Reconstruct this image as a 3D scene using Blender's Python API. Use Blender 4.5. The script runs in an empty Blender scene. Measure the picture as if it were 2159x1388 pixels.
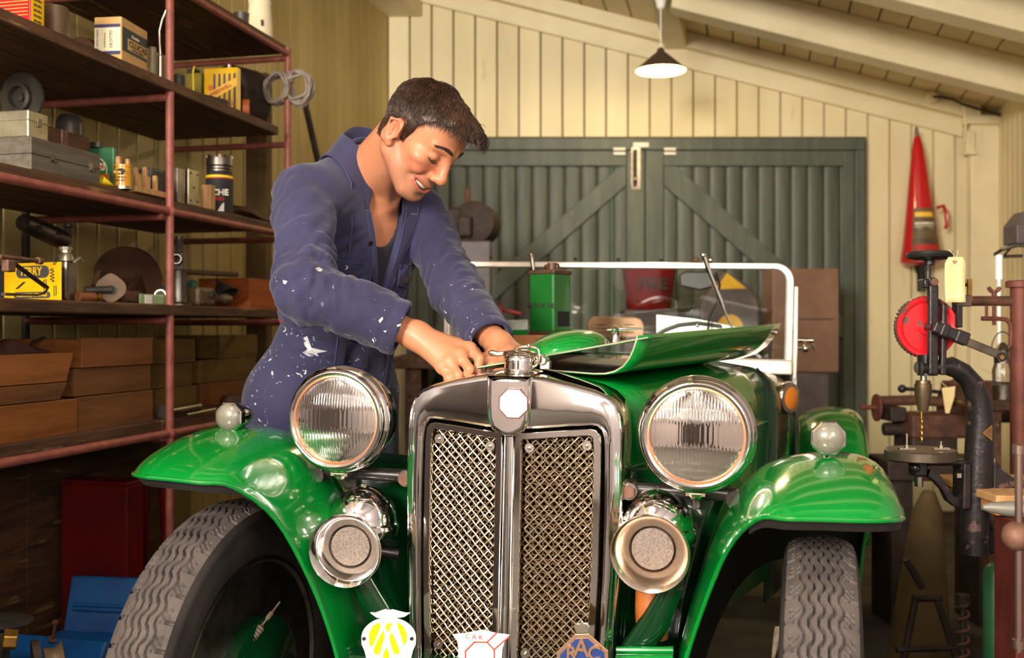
import bpy, bmesh, math, random
import numpy as np
from mathutils import Vector, Matrix
V = Vector
random.seed(7)
SC = bpy.context.scene
COL = SC.collection
# ------------------------------------------------------------------ camera
F = 2137.0; CX, CY = 1079.5, 694.0; CAMZ = 1.06
YAW = math.radians(13.2)                      # side walls, rack and car run this far off the lens axis
cam_d = bpy.data.cameras.new('camera'); cam = bpy.data.objects.new('camera', cam_d); COL.objects.link(cam)
cam.location = (0, 0, CAMZ); cam.rotation_euler = (math.pi/2, 0, 0)
cam_d.sensor_width = 36; cam_d.lens = 36*F/2159; cam_d.clip_start = .05
cam_d.dof.use_dof = True; cam_d.dof.focus_distance = 1.95; cam_d.dof.aperture_fstop = 4.0
SC.camera = cam
# ------------------------------------------------------------------ light
SC.view_settings.view_transform = 'Standard'; SC.view_settings.look = 'None'
SC.view_settings.gamma = 1; SC.view_settings.use_curve_mapping = False
SC.view_settings.exposure = 0.3
wd = bpy.data.worlds.new('sky'); SC.world = wd; wd.use_nodes = True
wd.node_tree.nodes['Background'].inputs[0].default_value = (.75, .95, .62, 1)
wd.node_tree.nodes['Background'].inputs[1].default_value = 1.0
def area(name, loc, target, sx, sy, power, col):
    l = bpy.data.lights.new(name, 'AREA'); l.shape = 'RECTANGLE'; l.size = sx; l.size_y = sy
    l.energy = power; l.color = col
    o = bpy.data.objects.new(name, l); COL.objects.link(o); o.location = loc
    o.rotation_euler = (V(target)-V(loc)).to_track_quat('-Z', 'Y').to_euler()
    return o
area('softbox_key_light', (-2.0, -2.36, 2.2), (.1, 3.2, 1.5), 1.0, 1.0, 400, (1, .925, .82))  # key light of a softbox, set in an added window
area('window_light_right', (1.06, -.75, 1.75), (-1.2, 2.2, 1.15), .8, .9, 34, (1, .95, .90))
area('reflection_light_centre', (.32, -2.30, 1.55), (0, 2.0, 1.0), .6, .8, 22, (1, .95, .90))  # added light, gives the lens flutes and chrome something bright to reflect
area('overhead_fill_light', (-.55, .55, 2.92), (-.25, 1.6, 0.5), .7, .5, 24, (1, .94, .88))  # added overhead fill; the ceiling has no skylight

def P(px, py, D):
    return V(((px-CX)*D/F, D, CAMZ-(py-CY)*D/F))
# ------------------------------------------------------------------ mesh builder
class MB:
    def __init__(s): s.v=[]; s.f=[]; s.m=[]; s.s=[]; s.M=Matrix()
    def add(s, vs, fs, smooth=False, mat=0):
        b=len(s.v); M=s.M
        s.v += [tuple(M@V(p)) for p in vs]
        s.f += [tuple(b+i for i in f) for f in fs]; s.m += [mat]*len(fs); s.s += [smooth]*len(fs)
        return s
    def box(s, c, size, R=None, mat=0, top=None):
        """top: (sx, sy) scale of the upper face"""
        hx,hy,hz=[a/2 for a in size]; tx,ty=top or (1,1)
        p=[(-hx,-hy,-hz),(hx,-hy,-hz),(hx,hy,-hz),(-hx,hy,-hz),(-hx*tx,-hy*ty,hz),(hx*tx,-hy*ty,hz),(hx*tx,hy*ty,hz),(-hx*tx,hy*ty,hz)]
        if R is not None: p=[R@V(q) for q in p]
        c=V(c)
        return s.add([V(q)+c for q in p],[(0,3,2,1),(4,5,6,7),(0,1,5,4),(1,2,6,5),(2,3,7,6),(3,0,4,7)],False,mat)
    def bx(s, x0,x1,y0,y1,z0,z1,mat=0):
        return s.box(((x0+x1)/2,(y0+y1)/2,(z0+z1)/2),(abs(x1-x0),abs(y1-y0),abs(z1-z0)),None,mat)
    def hexa(s, p8, mat=0):
        return s.add(p8,[(0,3,2,1),(4,5,6,7),(0,1,5,4),(1,2,6,5),(2,3,7,6),(3,0,4,7)],False,mat)
    def grid(s, G, cu=False, cv=False, smooth=True, mat=0, flip=False):
        n=len(G); m=len(G[0]); vs=[p for r in G for p in r]; fs=[]
        for i in range(n if cu else n-1):
            for j in range(m if cv else m-1):
                a=i*m+j; b=((i+1)%n)*m+j; c=((i+1)%n)*m+(j+1)%m; d=i*m+(j+1)%m
                fs.append((a,d,c,b) if flip else (a,b,c,d))
        return s.add(vs,fs,smooth,mat)
    def lathe(s, prof, o=(0,0,0), ax=(0,0,1), n=32, smooth=True, mat=0, cap=(True,True), ph=0, closed=False):
        ax=V(ax).normalized(); e1=ax.orthogonal().normalized()
        if abs(ax.z)<.99: e1=(V((0,0,1))-ax*ax.z).normalized()
        e2=ax.cross(e1); o=V(o)
        G=[[o+ax*h+(e1*math.cos(ph+2*math.pi*k/n)+e2*math.sin(ph+2*math.pi*k/n))*r for k in range(n)] for r,h in prof]
        if closed: G.append(G[0])
        s.grid(G,False,True,smooth,mat,flip=True)
        if not closed:
            b=len(s.v)-len(prof)*n
            if cap[0] and prof[0][0]>1e-6: s.f.append(tuple(b+k for k in range(n-1,-1,-1))); s.m.append(mat); s.s.append(False)
            if cap[1] and prof[-1][0]>1e-6: b2=len(s.v)-n; s.f.append(tuple(b2+k for k in range(n))); s.m.append(mat); s.s.append(False)
        return s
    def cyl(s, p0, p1, r0, r1=None, n=16, smooth=True, mat=0, ph=0):
        p0=V(p0); p1=V(p1); L=(p1-p0).length
        return s.lathe([(r0,0),(r0 if r1 is None else r1,L)],p0,p1-p0,n,smooth,mat,ph=ph)
    def tube(s, pts, r, n=8, closed=False, smooth=True, mat=0, flat=None):
        pts=[V(p) for p in pts]; N=len(pts); rs=r if isinstance(r,(list,tuple)) else [r]*N
        T=[]
        for i in range(N):
            a=pts[(i-1)%N] if closed or i>0 else pts[i]; b=pts[(i+1)%N] if closed or i<N-1 else pts[i]
            T.append((b-a).normalized())
        e=T[0].orthogonal().normalized() if flat is None else (V(flat[0])-T[0]*T[0].dot(V(flat[0]))).normalized()
        G=[]; 
        for i in range(N):
            e=(e-T[i]*e.dot(T[i])).normalized(); f=T[i].cross(e)
            k2=1 if flat is None else flat[1]
            G.append([pts[i]+(e*math.cos(2*math.pi*k/n)+f*(k2*math.sin(2*math.pi*k/n)))*rs[i] for k in range(n)])
        b0=len(s.v); s.grid(G,closed,True,smooth,mat,flip=True)
        if not closed:
            s.f.append(tuple(b0+k for k in range(n-1,-1,-1))); s.m.append(mat); s.s.append(False)
            b2=b0+(N-1)*n; s.f.append(tuple(b2+k for k in range(n))); s.m.append(mat); s.s.append(False)
        return s
    def prism(s, poly, o, ex, ey, d, mat=0, smooth=False):
        """poly in the ex/ey plane, pushed by vector d"""
        o=V(o); ex=V(ex); ey=V(ey); d=V(d); n=len(poly)
        A=[o+ex*x+ey*y for x,y in poly]; B=[p+d for p in A]
        ar=sum(poly[i][0]*poly[(i+1)%n][1]-poly[(i+1)%n][0]*poly[i][1] for i in range(n))
        sg = ar*ex.cross(ey).dot(d) < 0
        fr=tuple(range(n)); bk=tuple(range(2*n-1,n-1,-1))
        sd=[(i,n+i,n+(i+1)%n,(i+1)%n) for i in range(n)]
        if not sg: fr=fr[::-1]; bk=bk[::-1]; sd=[q[::-1] for q in sd]
        b=len(s.v); s.add(A+B,[fr,bk],False,mat); s.f += [tuple(b+i for i in q) for q in sd]; s.m += [mat]*n; s.s += [smooth]*n
        return s
    def ell(s, c, r, n=20, m=12, R=None, mat=0, lo=0, hi=1):
        c=V(c); G=[]
        for i in range(m+1):
            t=math.pi*(lo+(hi-lo)*i/m); row=[]
            for k in range(n):
                a=2*math.pi*k/n; p=V((r[0]*math.sin(t)*math.cos(a),r[1]*math.sin(t)*math.sin(a),r[2]*math.cos(t)))
                if R is not None: p=R@p
                row.append(c+p)
            G.append(row)
        return s.grid(G,False,True,True,mat)
    def build(s, name, mats, parent=None, bevel=0, seg=2, solid=0, sub=0, ang=40, off=-1):
        me=bpy.data.meshes.new(name); me.from_pydata(s.v,[],s.f)
        mats=mats if isinstance(mats,(list,tuple)) else [mats]
        for q in mats: me.materials.append(MT[q] if isinstance(q,str) else q)
        me.polygons.foreach_set('material_index',s.m); me.polygons.foreach_set('use_smooth',s.s)
        me.validate(); me.update()
        if any(s.s): me.set_sharp_from_angle(angle=math.radians(ang))
        o=bpy.data.objects.new(name,me); COL.objects.link(o)
        if parent is not None: o.parent=parent
        if solid: 
            md=o.modifiers.new('thick','SOLIDIFY'); md.thickness=solid; md.offset=off
        if bevel:
            md=o.modifiers.new('bevel','BEVEL'); md.width=bevel; md.segments=seg; md.limit_method='ANGLE'; md.angle_limit=math.radians(40)
        if sub:
            md=o.modifiers.new('sub','SUBSURF'); md.levels=sub; md.render_levels=sub
        return o
def tag(o, label=None, cat=None, group=None, kind=None):
    if label: o['label']=label
    if cat: o['category']=cat
    if group: o['group']=group
    if kind: o['kind']=kind
    return o
def thing(name, label, cat, loc=(0,0,0), rz=0, group=None):
    o=bpy.data.objects.new(name,None); COL.objects.link(o); o.empty_display_size=.05
    o.location=loc; o.rotation_euler=(0,0,rz); return tag(o,label,cat,group)
def copy_tree(o, parent=None):
    c=o.copy(); COL.objects.link(c); c.parent=parent
    for ch in list(o.children): copy_tree(ch,c)
    return c
def text(s, size, origin, ex, ey, mat, parent, name='lettering', ext=.0004, font_sx=1.0, align='CENTER', bold=0.0, shear=0.0):
    """flat lettering; ex = reading direction, ey = up"""
    cu=bpy.data.curves.new(name,'FONT'); cu.body=s; cu.size=size; cu.align_x=align; cu.align_y='CENTER'; cu.extrude=ext; cu.offset=bold; cu.shear=shear; cu.resolution_u=3
    t=bpy.data.objects.new(name,cu); COL.objects.link(t); bpy.context.view_layer.update()
    me=bpy.data.meshes.new_from_object(t.evaluated_get(bpy.context.evaluated_depsgraph_get()))
    bpy.data.objects.remove(t); me.name=name
    ex=V(ex).normalized(); ey=V(ey); ey=(ey-ex*ex.dot(ey)).normalized(); ez=ex.cross(ey)
    M=Matrix(((ex.x*font_sx,ey.x,ez.x,origin[0]),(ex.y*font_sx,ey.y,ez.y,origin[1]),(ex.z*font_sx,ey.z,ez.z,origin[2]),(0,0,0,1)))
    me.transform(M); me.materials.clear(); me.materials.append(MT[mat])
    o=bpy.data.objects.new(name,me); COL.objects.link(o); o.parent=parent
    return o
# ------------------------------------------------------------------ materials
MT={}
def lin(c):
    c=[x/255 for x in c]; return tuple((x/12.92 if x<=.04045 else ((x+.055)/1.055)**2.4) for x in c)+(1,)
def mat(name, c, rough=.5, metal=0, c2=None, sc=8, st=(1,1,1), bump=0, bsc=40, wear=None, coat=0, emit=0, spec=.5, lo=.35, hi=.65, rvar=0, trans=0, ior=1.45, sheen=0, sss=0, dist=.01, det=5, orand=0):
    m=bpy.data.materials.new(name); m.use_nodes=True; nt=m.node_tree; b=nt.nodes['Principled BSDF']; L=nt.links.new; N=nt.nodes.new
    I=b.inputs
    I['Base Color'].default_value=lin(c); I['Roughness'].default_value=rough; I['Metallic'].default_value=metal
    I['Specular IOR Level'].default_value=spec; I['IOR'].default_value=ior
    if coat: I['Coat Weight'].default_value=coat; I['Coat Roughness'].default_value=.04
    if trans: I['Transmission Weight'].default_value=trans
    if sheen: I['Sheen Weight'].default_value=sheen
    if sss: I['Subsurface Weight'].default_value=sss; I['Subsurface Radius'].default_value=(.012,.005,.003); I['Subsurface Scale'].default_value=1
    if emit: I['Emission Color'].default_value=lin(c); I['Emission Strength'].default_value=emit
    tc=N('ShaderNodeTexCoord'); mp=N('ShaderNodeMapping'); mp.inputs['Scale'].default_value=st; L(tc.outputs['Object'],mp.inputs[0])
    def nz(scale,detail=det,src=mp):
        n=N('ShaderNodeTexNoise'); n.inputs['Scale'].default_value=scale; n.inputs['Detail'].default_value=detail; n.inputs['Roughness'].default_value=.6
        L(src.outputs[0],n.inputs['Vector']); return n
    def ramp(n,a,bb,ca,cb):
        r=N('ShaderNodeValToRGB'); e=r.color_ramp.elements; e[0].position=a; e[1].position=bb; e[0].color=ca; e[1].color=cb
        L(n.outputs[0],r.inputs[0]); return r
    out=None
    if c2 is not None:
        n=nz(sc); out=ramp(n,lo,hi,lin(c),lin(c2))
    if wear:
        wc,wsc,th=wear[:3]; soft=wear[3] if len(wear)>3 else .04
        n=nz(wsc,6); r=ramp(n,th,th+soft,(0,0,0,1),(1,1,1,1)); mx=N('ShaderNodeMixRGB')
        L(r.outputs[0],mx.inputs[0]); mx.inputs[1].default_value=lin(c); mx.inputs[2].default_value=lin(wc)
        if out: L(out.outputs[0],mx.inputs[1])
        out=mx
        if len(wear)>4:
            rr=N('ShaderNodeMapRange'); rr.inputs[3].default_value=rough; rr.inputs[4].default_value=wear[4]; L(r.outputs[0],rr.inputs[0]); L(rr.outputs[0],I['Roughness'])
    if orand:
        oi=N('ShaderNodeObjectInfo'); mr=N('ShaderNodeMapRange'); mr.inputs[3].default_value=1-orand; mr.inputs[4].default_value=1+orand; L(oi.outputs['Random'],mr.inputs[0])
        mx=N('ShaderNodeMixRGB'); mx.blend_type='MULTIPLY'; mx.inputs[0].default_value=1; mx.inputs[1].default_value=lin(c)
        if out: L(out.outputs[0],mx.inputs[1])
        L(mr.outputs[0],mx.inputs[2]); out=mx
    if out: L(out.outputs[0],I['Base Color'])
    if rvar:
        n=nz(bsc*.5); rr=N('ShaderNodeMapRange'); rr.inputs[1].default_value=.3; rr.inputs[2].default_value=.7; rr.inputs[3].default_value=rough-rvar; rr.inputs[4].default_value=rough+rvar
        L(n.outputs[0],rr.inputs[0]); L(rr.outputs[0],I['Roughness'])
    if bump:
        n=nz(bsc); bp=N('ShaderNodeBump'); bp.inputs['Strength'].default_value=bump; bp.inputs['Distance'].default_value=dist
        L(n.outputs[0],bp.inputs['Height']); L(bp.outputs[0],I['Normal'])
    MT[name]=m; return m
def clearglass(name, tint=(1,1,1), mixf=1.0, rough=.02, min_refl=0.0):
    m=bpy.data.materials.new(name); m.use_nodes=True; nt=m.node_tree; nt.nodes.clear(); N=nt.nodes.new; L=nt.links.new
    o=N('ShaderNodeOutputMaterial'); t=N('ShaderNodeBsdfTransparent'); t.inputs[0].default_value=tint+(1,)
    g=N('ShaderNodeBsdfGlossy'); g.inputs['Roughness'].default_value=rough
    f=N('ShaderNodeFresnel'); f.inputs[0].default_value=1.5
    a=N('ShaderNodeMath'); a.operation='MULTIPLY_ADD'; a.inputs[1].default_value=mixf; a.inputs[2].default_value=min_refl
    x=N('ShaderNodeMixShader'); L(f.outputs[0],a.inputs[0]); L(a.outputs[0],x.inputs[0]); L(t.outputs[0],x.inputs[1]); L(g.outputs[0],x.inputs[2]); L(x.outputs[0],o.inputs[0])
    MT[name]=m; return m
mat('cream_paint',(226,212,172),.55,c2=(215,199,154),sc=3,st=(1,1,.25),bump=.05,bsc=30,wear=((196,168,110),9,.66,.1),orand=.035)
mat('cream_trim',(229,215,178),.5,c2=(219,204,164),sc=4,bump=.04,bsc=30)
mat('cream_ceiling',(220,204,164),.6,c2=(205,187,144),sc=3)
mat('wall_gap',(158,132,82),.8)
mat('cream_paint_shaded',(186,164,106),.55,c2=(164,140,82),sc=3,st=(1,1,.25))  # darker cream for the left wall, its dim grazing light put into the colour
mat('white_wall',(232,226,226),.6)
mat('dark_door',(58,44,36),.6)
mat('white_wash',(164,155,158),.6)
mat('door_green',(84,90,78),.5,c2=(68,74,64),sc=6,st=(3,3,.4),bump=.12,bsc=25,wear=((104,108,92),14,.64,.08),orand=.10)
mat('door_dark',(40,46,42),.7)
mat('concrete',(78,70,60),.85,c2=(52,46,40),sc=5,bump=.2)
mat('white_metal',(225,218,200),.4)
mat('black_iron',(22,20,20),.45,c2=(38,32,28),sc=30,bump=.1,bsc=60)
mat('chrome',(226,222,216),.07,1,rvar=.04,bsc=20)
mat('chrome_dull',(206,196,182),.2,1,c2=(176,162,146),sc=14,rvar=.08,bsc=30)
mat('steel',(150,142,132),.38,1,c2=(110,98,88),sc=20)
mat('nickel',(214,200,176),.24,1)
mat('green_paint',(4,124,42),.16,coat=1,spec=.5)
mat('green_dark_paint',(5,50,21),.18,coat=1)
mat('green_inner',(14,20,12),.5)
mat('rubber',(92,82,76),.75,c2=(74,66,62),sc=25,bump=.1,bsc=80,wear=((120,100,72),22,.66,.12))
mat('rubber_wall',(46,42,40),.6,c2=(58,52,48),sc=14)
mat('black_gap',(10,8,8),.8)
mat('red_oxide_pipe',(150,82,68),.5,c2=(124,66,54),sc=30,wear=((88,52,40),18,.64,.08),bump=.15,bsc=80)
mat('white_enamel',(250,246,236),.25,coat=.5)
mat('amber',(214,120,16),.2,coat=.6,spec=.6)
clearglass('pane_glass',(.90,.93,.88),1.0,.015,.02)
mat('fluted_glass',(255,252,246),.01,trans=1,ior=1.42)
clearglass('lens_glass',(.98,.97,.95),.9,.03,.02)
# ------------------------------------------------------------------ frames
UX=V((math.cos(YAW),-math.sin(YAW),0)); WY=V((math.sin(YAW),math.cos(YAW),0))
# ================================================================== the room
DW=5.9                                        # back wall distance
def wx(px): return (px-CX)*DW/F
def wz(py): return CAMZ-(py-CY)*DW/F
XL,XR=wx(818),wx(2100)
def ceil_z(x): return wz(26)+.25*(wx(1250)-x)
def lx(y): return XL-(DW-y)*math.tan(YAW)     # left wall line
def rx(y): return XR-(DW-y)*math.tan(YAW)
YF=-2.5
b=MB(); b.add([(lx(YF)-.1,YF-.1,0),(rx(YF)+.1,YF-.1,0),(XR+.1,DW+.1,0),(XL-.1,DW+.1,0),(lx(YF)-.1,YF-.1,-.1),(rx(YF)+.1,YF-.1,-.1),(XR+.1,DW+.1,-.1),(XL-.1,DW+.1,-.1)],[(0,1,2,3),(4,7,6,5),(0,4,5,1),(1,5,6,2),(2,6,7,3),(3,7,4,0)])
tag(b.build('floor','concrete'),'grey concrete workshop floor',kind='structure')
# back wall: battens behind separate boards
DX0,DX1=wx(858),wx(1822); DZ=wz(292)
wb=thing('wall_back',None,None); tag(wb,'cream painted tongue and groove board wall behind the car',kind='structure')
b=MB()
b.add([(DX0-.02,DW+.03,DZ-.02),(XR+.02,DW+.03,DZ-.02),(XR+.02,DW+.03,ceil_z(XR)+.05),(DX0-.02,DW+.03,ceil_z(DX0)+.05)],[(0,1,2,3)])
b.bx(DX1-.01,XR+.05,DW+.028,DW+.04,0,DZ); b.bx(XL-.1,DX0+.01,DW+.028,DW+.04,0,ceil_z(XL)+.1)
b.build('backing','wall_gap',wb)
x=XL; k=0; pw=46*DW/F
edges=[]
while x<XR-.01:
    x1=min(x+pw,XR)
    if XR-x1<.04: x1=XR
    edges.append((x,x1)); x=x1
for x0,x1 in edges:
    g=.0025; a,c=x0+g,x1-g
    zb=DZ+.01 if (x0>DX0-.03 and x1<DX1+.06) else 0
    yy=DW+random.uniform(-.002,.002); d=.02; e=.004
    p=[(a+e,yy,zb),(c-e,yy,zb),(c,yy+d,zb),(a,yy+d,zb),(a+e,yy,ceil_z(a)),(c-e,yy,ceil_z(c)),(c,yy+d,ceil_z(c)),(a,yy+d,ceil_z(a))]
    m=MB().hexa(p); m.add([(a,yy+e,zb),(a,yy+e,ceil_z(a)),(c,yy+e,zb),(c,yy+e,ceil_z(c))],[])
    m.build('board','cream_paint',wb)
def sloped(n,name,x0,x1,y0,y1,dz0,dz1,m,parent=None,bev=.006):
    """bar running down with the roof, dz below the ceiling"""
    b=MB().hexa([(x0,y0,ceil_z(x0)-dz1),(x1,y0,ceil_z(x1)-dz1),(x1,y1,ceil_z(x1)-dz1),(x0,y1,ceil_z(x0)-dz1),(x0,y0,ceil_z(x0)-dz0),(x1,y0,ceil_z(x1)-dz0),(x1,y1,ceil_z(x1)-dz0),(x0,y1,ceil_z(x0)-dz0)])
    return b.build(name,m,parent,bevel=bev)
tag(sloped(0,'trim_1',XL,wx(2028),DW-.03,DW,.085,.195,'cream_trim'),'lower sloping cream cornice board on the back wall',kind='structure')
tag(sloped(0,'trim_2',XL,wx(2055),DW-.085,DW,0,.09,'cream_trim'),'upper sloping cream cornice board under the ceiling',kind='structure')
b=MB(); b.bx(wx(2038),XR,DW-.06,DW,0,wz(262)); b.bx(wx(2020),XR,DW-.10,DW,wz(268),wz(250))
tag(b.build('trim_3','cream_trim',bevel=.006),'cream corner post at the right end of the back wall',kind='structure')
# side walls
def side_wall(name,label,fx,sgn,ym,pw,m):
    w=thing(name,None,None); tag(w,label,kind='structure')
    y0,y1=YF,DW; t=.03*sgn
    b=MB(); b.hexa([(fx(y0)+t,y0,0),(fx(y0)+2*t,y0,0),(fx(y1)+2*t,y1,0),(fx(y1)+t,y1,0),(fx(y0)+t,y0,ceil_z(fx(y0))+.05),(fx(y0)+2*t,y0,ceil_z(fx(y0))+.05),(fx(y1)+2*t,y1,ceil_z(fx(y1))+.05),(fx(y1)+t,y1,ceil_z(fx(y1))+.05)])
    b.build('backing','wall_gap',w)
    y=y1
    while y>ym:
        a,c=y-pw+.004,y-.004
        if a<y0: break
        b=MB().hexa([(fx(a),a,0),(fx(a)+t,a,0),(fx(c)+t,c,0),(fx(c),c,0),(fx(a),a,ceil_z(fx(a))),(fx(a)+t,a,ceil_z(fx(a))),(fx(c)+t,c,ceil_z(fx(c))),(fx(c),c,ceil_z(fx(c)))])
        b.build('board',m,w,bevel=.004); y-=pw
    if y>y0: # beyond what the camera sees one flush panel
        b=MB().hexa([(fx(y0),y0,0),(fx(y0)+t,y0,0),(fx(y)+t,y,0),(fx(y),y,0),(fx(y0),y0,ceil_z(fx(y0))),(fx(y0)+t,y0,ceil_z(fx(y0))),(fx(y)+t,y,ceil_z(fx(y))),(fx(y),y,ceil_z(fx(y)))])
        b.build('panel','white_wash',w)
    return w
side_wall('wall_left','cream board wall behind the storage rack',lx,-1,1.9,.105,'cream_paint_shaded')
side_wall('wall_right','cream board wall at the far right',rx,1,3.4,.105,'cream_paint')
# front wall behind the camera; its window is added in place of a softbox
wf=thing('wall_front',None,None); tag(wf,'cream wall behind the viewer with an added window opening',kind='structure')
X0,X1=lx(YF),rx(YF); WX0,WX1,WZ0,WZ1=-2.5,-1.5,1.7,2.7
b=MB(); b.bx(X0,WX0,YF-.06,YF,0,3.6); b.bx(WX1,X1,YF-.06,YF,0,3.6); b.bx(WX0,WX1,YF-.06,YF,0,WZ0); b.bx(WX0,WX1,YF-.06,YF,WZ1,3.8)
b.build('panel','white_wall',wf)
wn=thing('added_window_1',None,None); tag(wn,'white window bars added behind the viewer in place of a softbox',kind='structure')  # bars put in front of the key light for pane-shaped reflections
for i in range(4): xx=WX0+(WX1-WX0)*i/3; MB().bx(xx-.018,xx+.018,YF+.18,YF+.22,WZ0,WZ1).build('window_bar','white_metal',wn)
for i in range(3): zz=WZ0+(WZ1-WZ0)*i/2; MB().bx(WX0,WX1,YF+.18,YF+.22,zz-.016,zz+.016).build('window_bar','white_metal',wn)
w3=thing('added_window_3',None,None); tag(w3,'small white window frame added behind the viewer for reflections',kind='structure')  # added window, only there to show up in the lamps and chrome
for i in range(3): xx=.02+.3*i; MB().bx(xx-.014,xx+.014,YF+.23,YF+.26,1.15,1.95).build('window_bar','white_metal',w3)
for i in range(4): zz=1.15+.8*i/3; MB().bx(.02,.62,YF+.23,YF+.26,zz-.013,zz+.013).build('window_bar','white_metal',w3)
d3=thing('door_3',None,None); tag(d3,'dark plank door added behind the viewer for the chrome to reflect',kind='structure')  # added unseen door, a dark shape for the headlamp lens to reflect
for i in range(6): MB().bx(-1.38+.135*i,-1.25+.135*i,YF,YF+.03,0,2.0).build('plank','dark_door',d3,bevel=.004)
for z in (.25,1.7): MB().bx(-1.38,-.575,YF+.03,YF+.05,z,z+.12).build('rail','dark_door',d3,bevel=.004)
w2=thing('window_2',None,None,(1.0,-.72,1.75),math.atan2(-2.92,2.2)*0+math.radians(37.4)); tag(w2,'white framed side window on the right, near the viewer',kind='structure')
for i in range(3): xx=-.4+.4*i; MB().bx(xx-.015,xx+.015,-.012,.012,-.45,.45).build('window_bar','white_metal',w2)
for i in range(4): zz=-.45+.3*i; MB().bx(-.4,.4,-.012,.012,zz-.014,zz+.014).build('window_bar','white_metal',w2)
# ceiling boards run with the depth of the room
ce=thing('ceiling',None,None); tag(ce,'sloping cream boarded ceiling with heavy beams',kind='structure')
b=MB(); 
b.hexa([(lx(YF)-.1,YF,ceil_z(lx(YF))+.03),(rx(YF)+.1,YF,ceil_z(rx(YF))+.03),(XR+.1,DW+.05,ceil_z(XR)+.03),(XL-.1,DW+.05,ceil_z(XL)+.03),(lx(YF)-.1,YF,ceil_z(lx(YF))+.07),(rx(YF)+.1,YF,ceil_z(rx(YF))+.07),(XR+.1,DW+.05,ceil_z(XR)+.07),(XL-.1,DW+.05,ceil_z(XL)+.07)])
b.build('roof_deck','wall_gap',ce)
t=XL-.02; bw=.145
while t<XR+.02:
    ya=2.6 if t>.2 else 4.2
    def q(s,y,up): 
        xx=s-(DW-y)*math.tan(YAW); return (xx,y,ceil_z(xx)+up)
    a,c=t+.004,t+bw-.004
    MB().hexa([q(a,ya,0),q(c,ya,0),q(c,DW,0),q(a,DW,0),q(a,ya,.025),q(c,ya,.025),q(c,DW,.025),q(a,DW,.025)]).build('board','cream_ceiling',ce,bevel=.003)
    t+=bw
def q(s,y,up):
    xx=s-(DW-y)*math.tan(YAW); return (xx,y,ceil_z(xx)+up)
MB().hexa([q(XL,YF,.0),q(XR,YF,.0),q(XR,4.2,.0),q(XL,4.2,.0),q(XL,YF,.02),q(XR,YF,.02),q(XR,4.2,.02),q(XL,4.2,.02)]).build('panel','white_wash',ce)
PX0,PX1=wx(1402),wx(1449)
for yb in (4.97,4.23,3.5,2.77,1.9,1.0):
    xs=PX1-(DW-yb)*math.tan(YAW)
    sloped(0,'beam',xs-.02 if yb>4 else lx(yb),rx(yb)+.02,yb,yb+.13,0,.186,'cream_trim',ce,.008)
# purlins in the depth direction
def purlin(x0,x1,zb,y0,h):
    f=lambda s,y:(s-(DW-y)*math.tan(YAW))
    b=MB().hexa([(f(x0,y0),y0,zb),(f(x1,y0),y0,zb),(x1,DW,zb),(x0,DW,zb),(f(x0,y0),y0,zb+h),(f(x1,y0),y0,zb+h),(x1,DW,zb+h),(x0,DW,zb+h)])
    return b.build('beam','cream_trim',ce,bevel=.008)
purlin(PX0,PX1,wz(107),-1,.5); purlin(XL-.02,wx(891),wz(36),-1,.4)
# ------------------------------------------------------------------ barn doors
dm=MB(); dm.bx(DX0,DX1,DW-.03,DW+.02,wz(318),DZ); dm.bx(wx(1800),DX1,DW-.03,DW+.02,0,wz(318)-.001); dm.bx(DX0,wx(880),DW-.03,DW+.02,0,wz(318)-.001)
tag(dm.build('trim_4','door_green',bevel=.006),'green painted frame around the barn doors',kind='structure')
def door(n,x0,x1,side):
    d=thing('door_%d'%n,None,None); tag(d,'green barn door leaf with diagonal brace, '+('left' if side<0 else 'right')+' of the pair',kind='structure')
    zt=wz(319); pw=34.5*DW/F; x=x0; k=0
    yb=DW+.012
    while x<x1-.01:
        xx=min(x+pw,x1); g=.0025; G=[]
        gap=.006 if (n==1 and abs(wx(1287)-xx)<pw*.6) or (n==1 and abs(wx(960)-xx)<pw*.6) else 0
        for i in range(9):
            t=i/8; bul=.010*(1-(2*t-1)**2)**.6
            G.append([(x+g+(xx-x-2*g-gap)*t,yb-bul,0),(x+g+(xx-x-2*g-gap)*t,yb-bul,zt)])
        b=MB().grid(G,flip=True); b.bx(x+g,xx-g-gap,yb,yb+.012,0,zt); b.build('plank','door_green',d); x=xx
    y0,y1=yb-.034,yb-.008
    st0,st1=(wx(1320),wx(1358)) if side<0 else (wx(1359),wx(1398))
    MB().bx(st0+.001,st1-.001,y0-.008,y1,0,zt).build('stile','door_green',d,bevel=.004)
    so0,so1=(wx(880),wx(905)) if side<0 else (wx(1776),wx(1799))
    MB().bx(so0,so1,y0,y1,0,zt).build('stile','door_green',d,bevel=.004)
    MB().bx(*( (so1,st0) if side<0 else (st1,so0)),y0,y1,wz(351),zt).build('rail','door_green',d,bevel=.004)
    MB().bx(*( (so1,st0) if side<0 else (st1,so0)),y0,y1,.25,.40).build('rail','door_green',d,bevel=.004)
    pts=[(1095,540),(1320,350),(1320,383),(1146,532)] if side<0 else [(1399,350),(1425,355),(1655,560),(1590,560),(1399,388)]
    pts=[(wx(a),wz(c)) for a,c in pts]
    if side<0: pts=[(wx(880),wz(722)),(wx(1306),wz(351)),(wx(1320),wz(351)),(wx(1320),wz(392)),(wx(900),wz(758))]
    else: pts=[(wx(1399),wz(392)),(wx(1399),wz(351)),(wx(1425),wz(351)),(wx(1776),wz(668)),(wx(1776),wz(716))]
    MB().prism(pts,(0,y0+.003,0),(1,0,0),(0,0,1),(0,.022,0)).build('brace','door_green',d,bevel=.004)
    return d
d1=door(1,wx(880),wx(1358.5),-1); d2=door(2,wx(1358.5),wx(1800),1)
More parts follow.
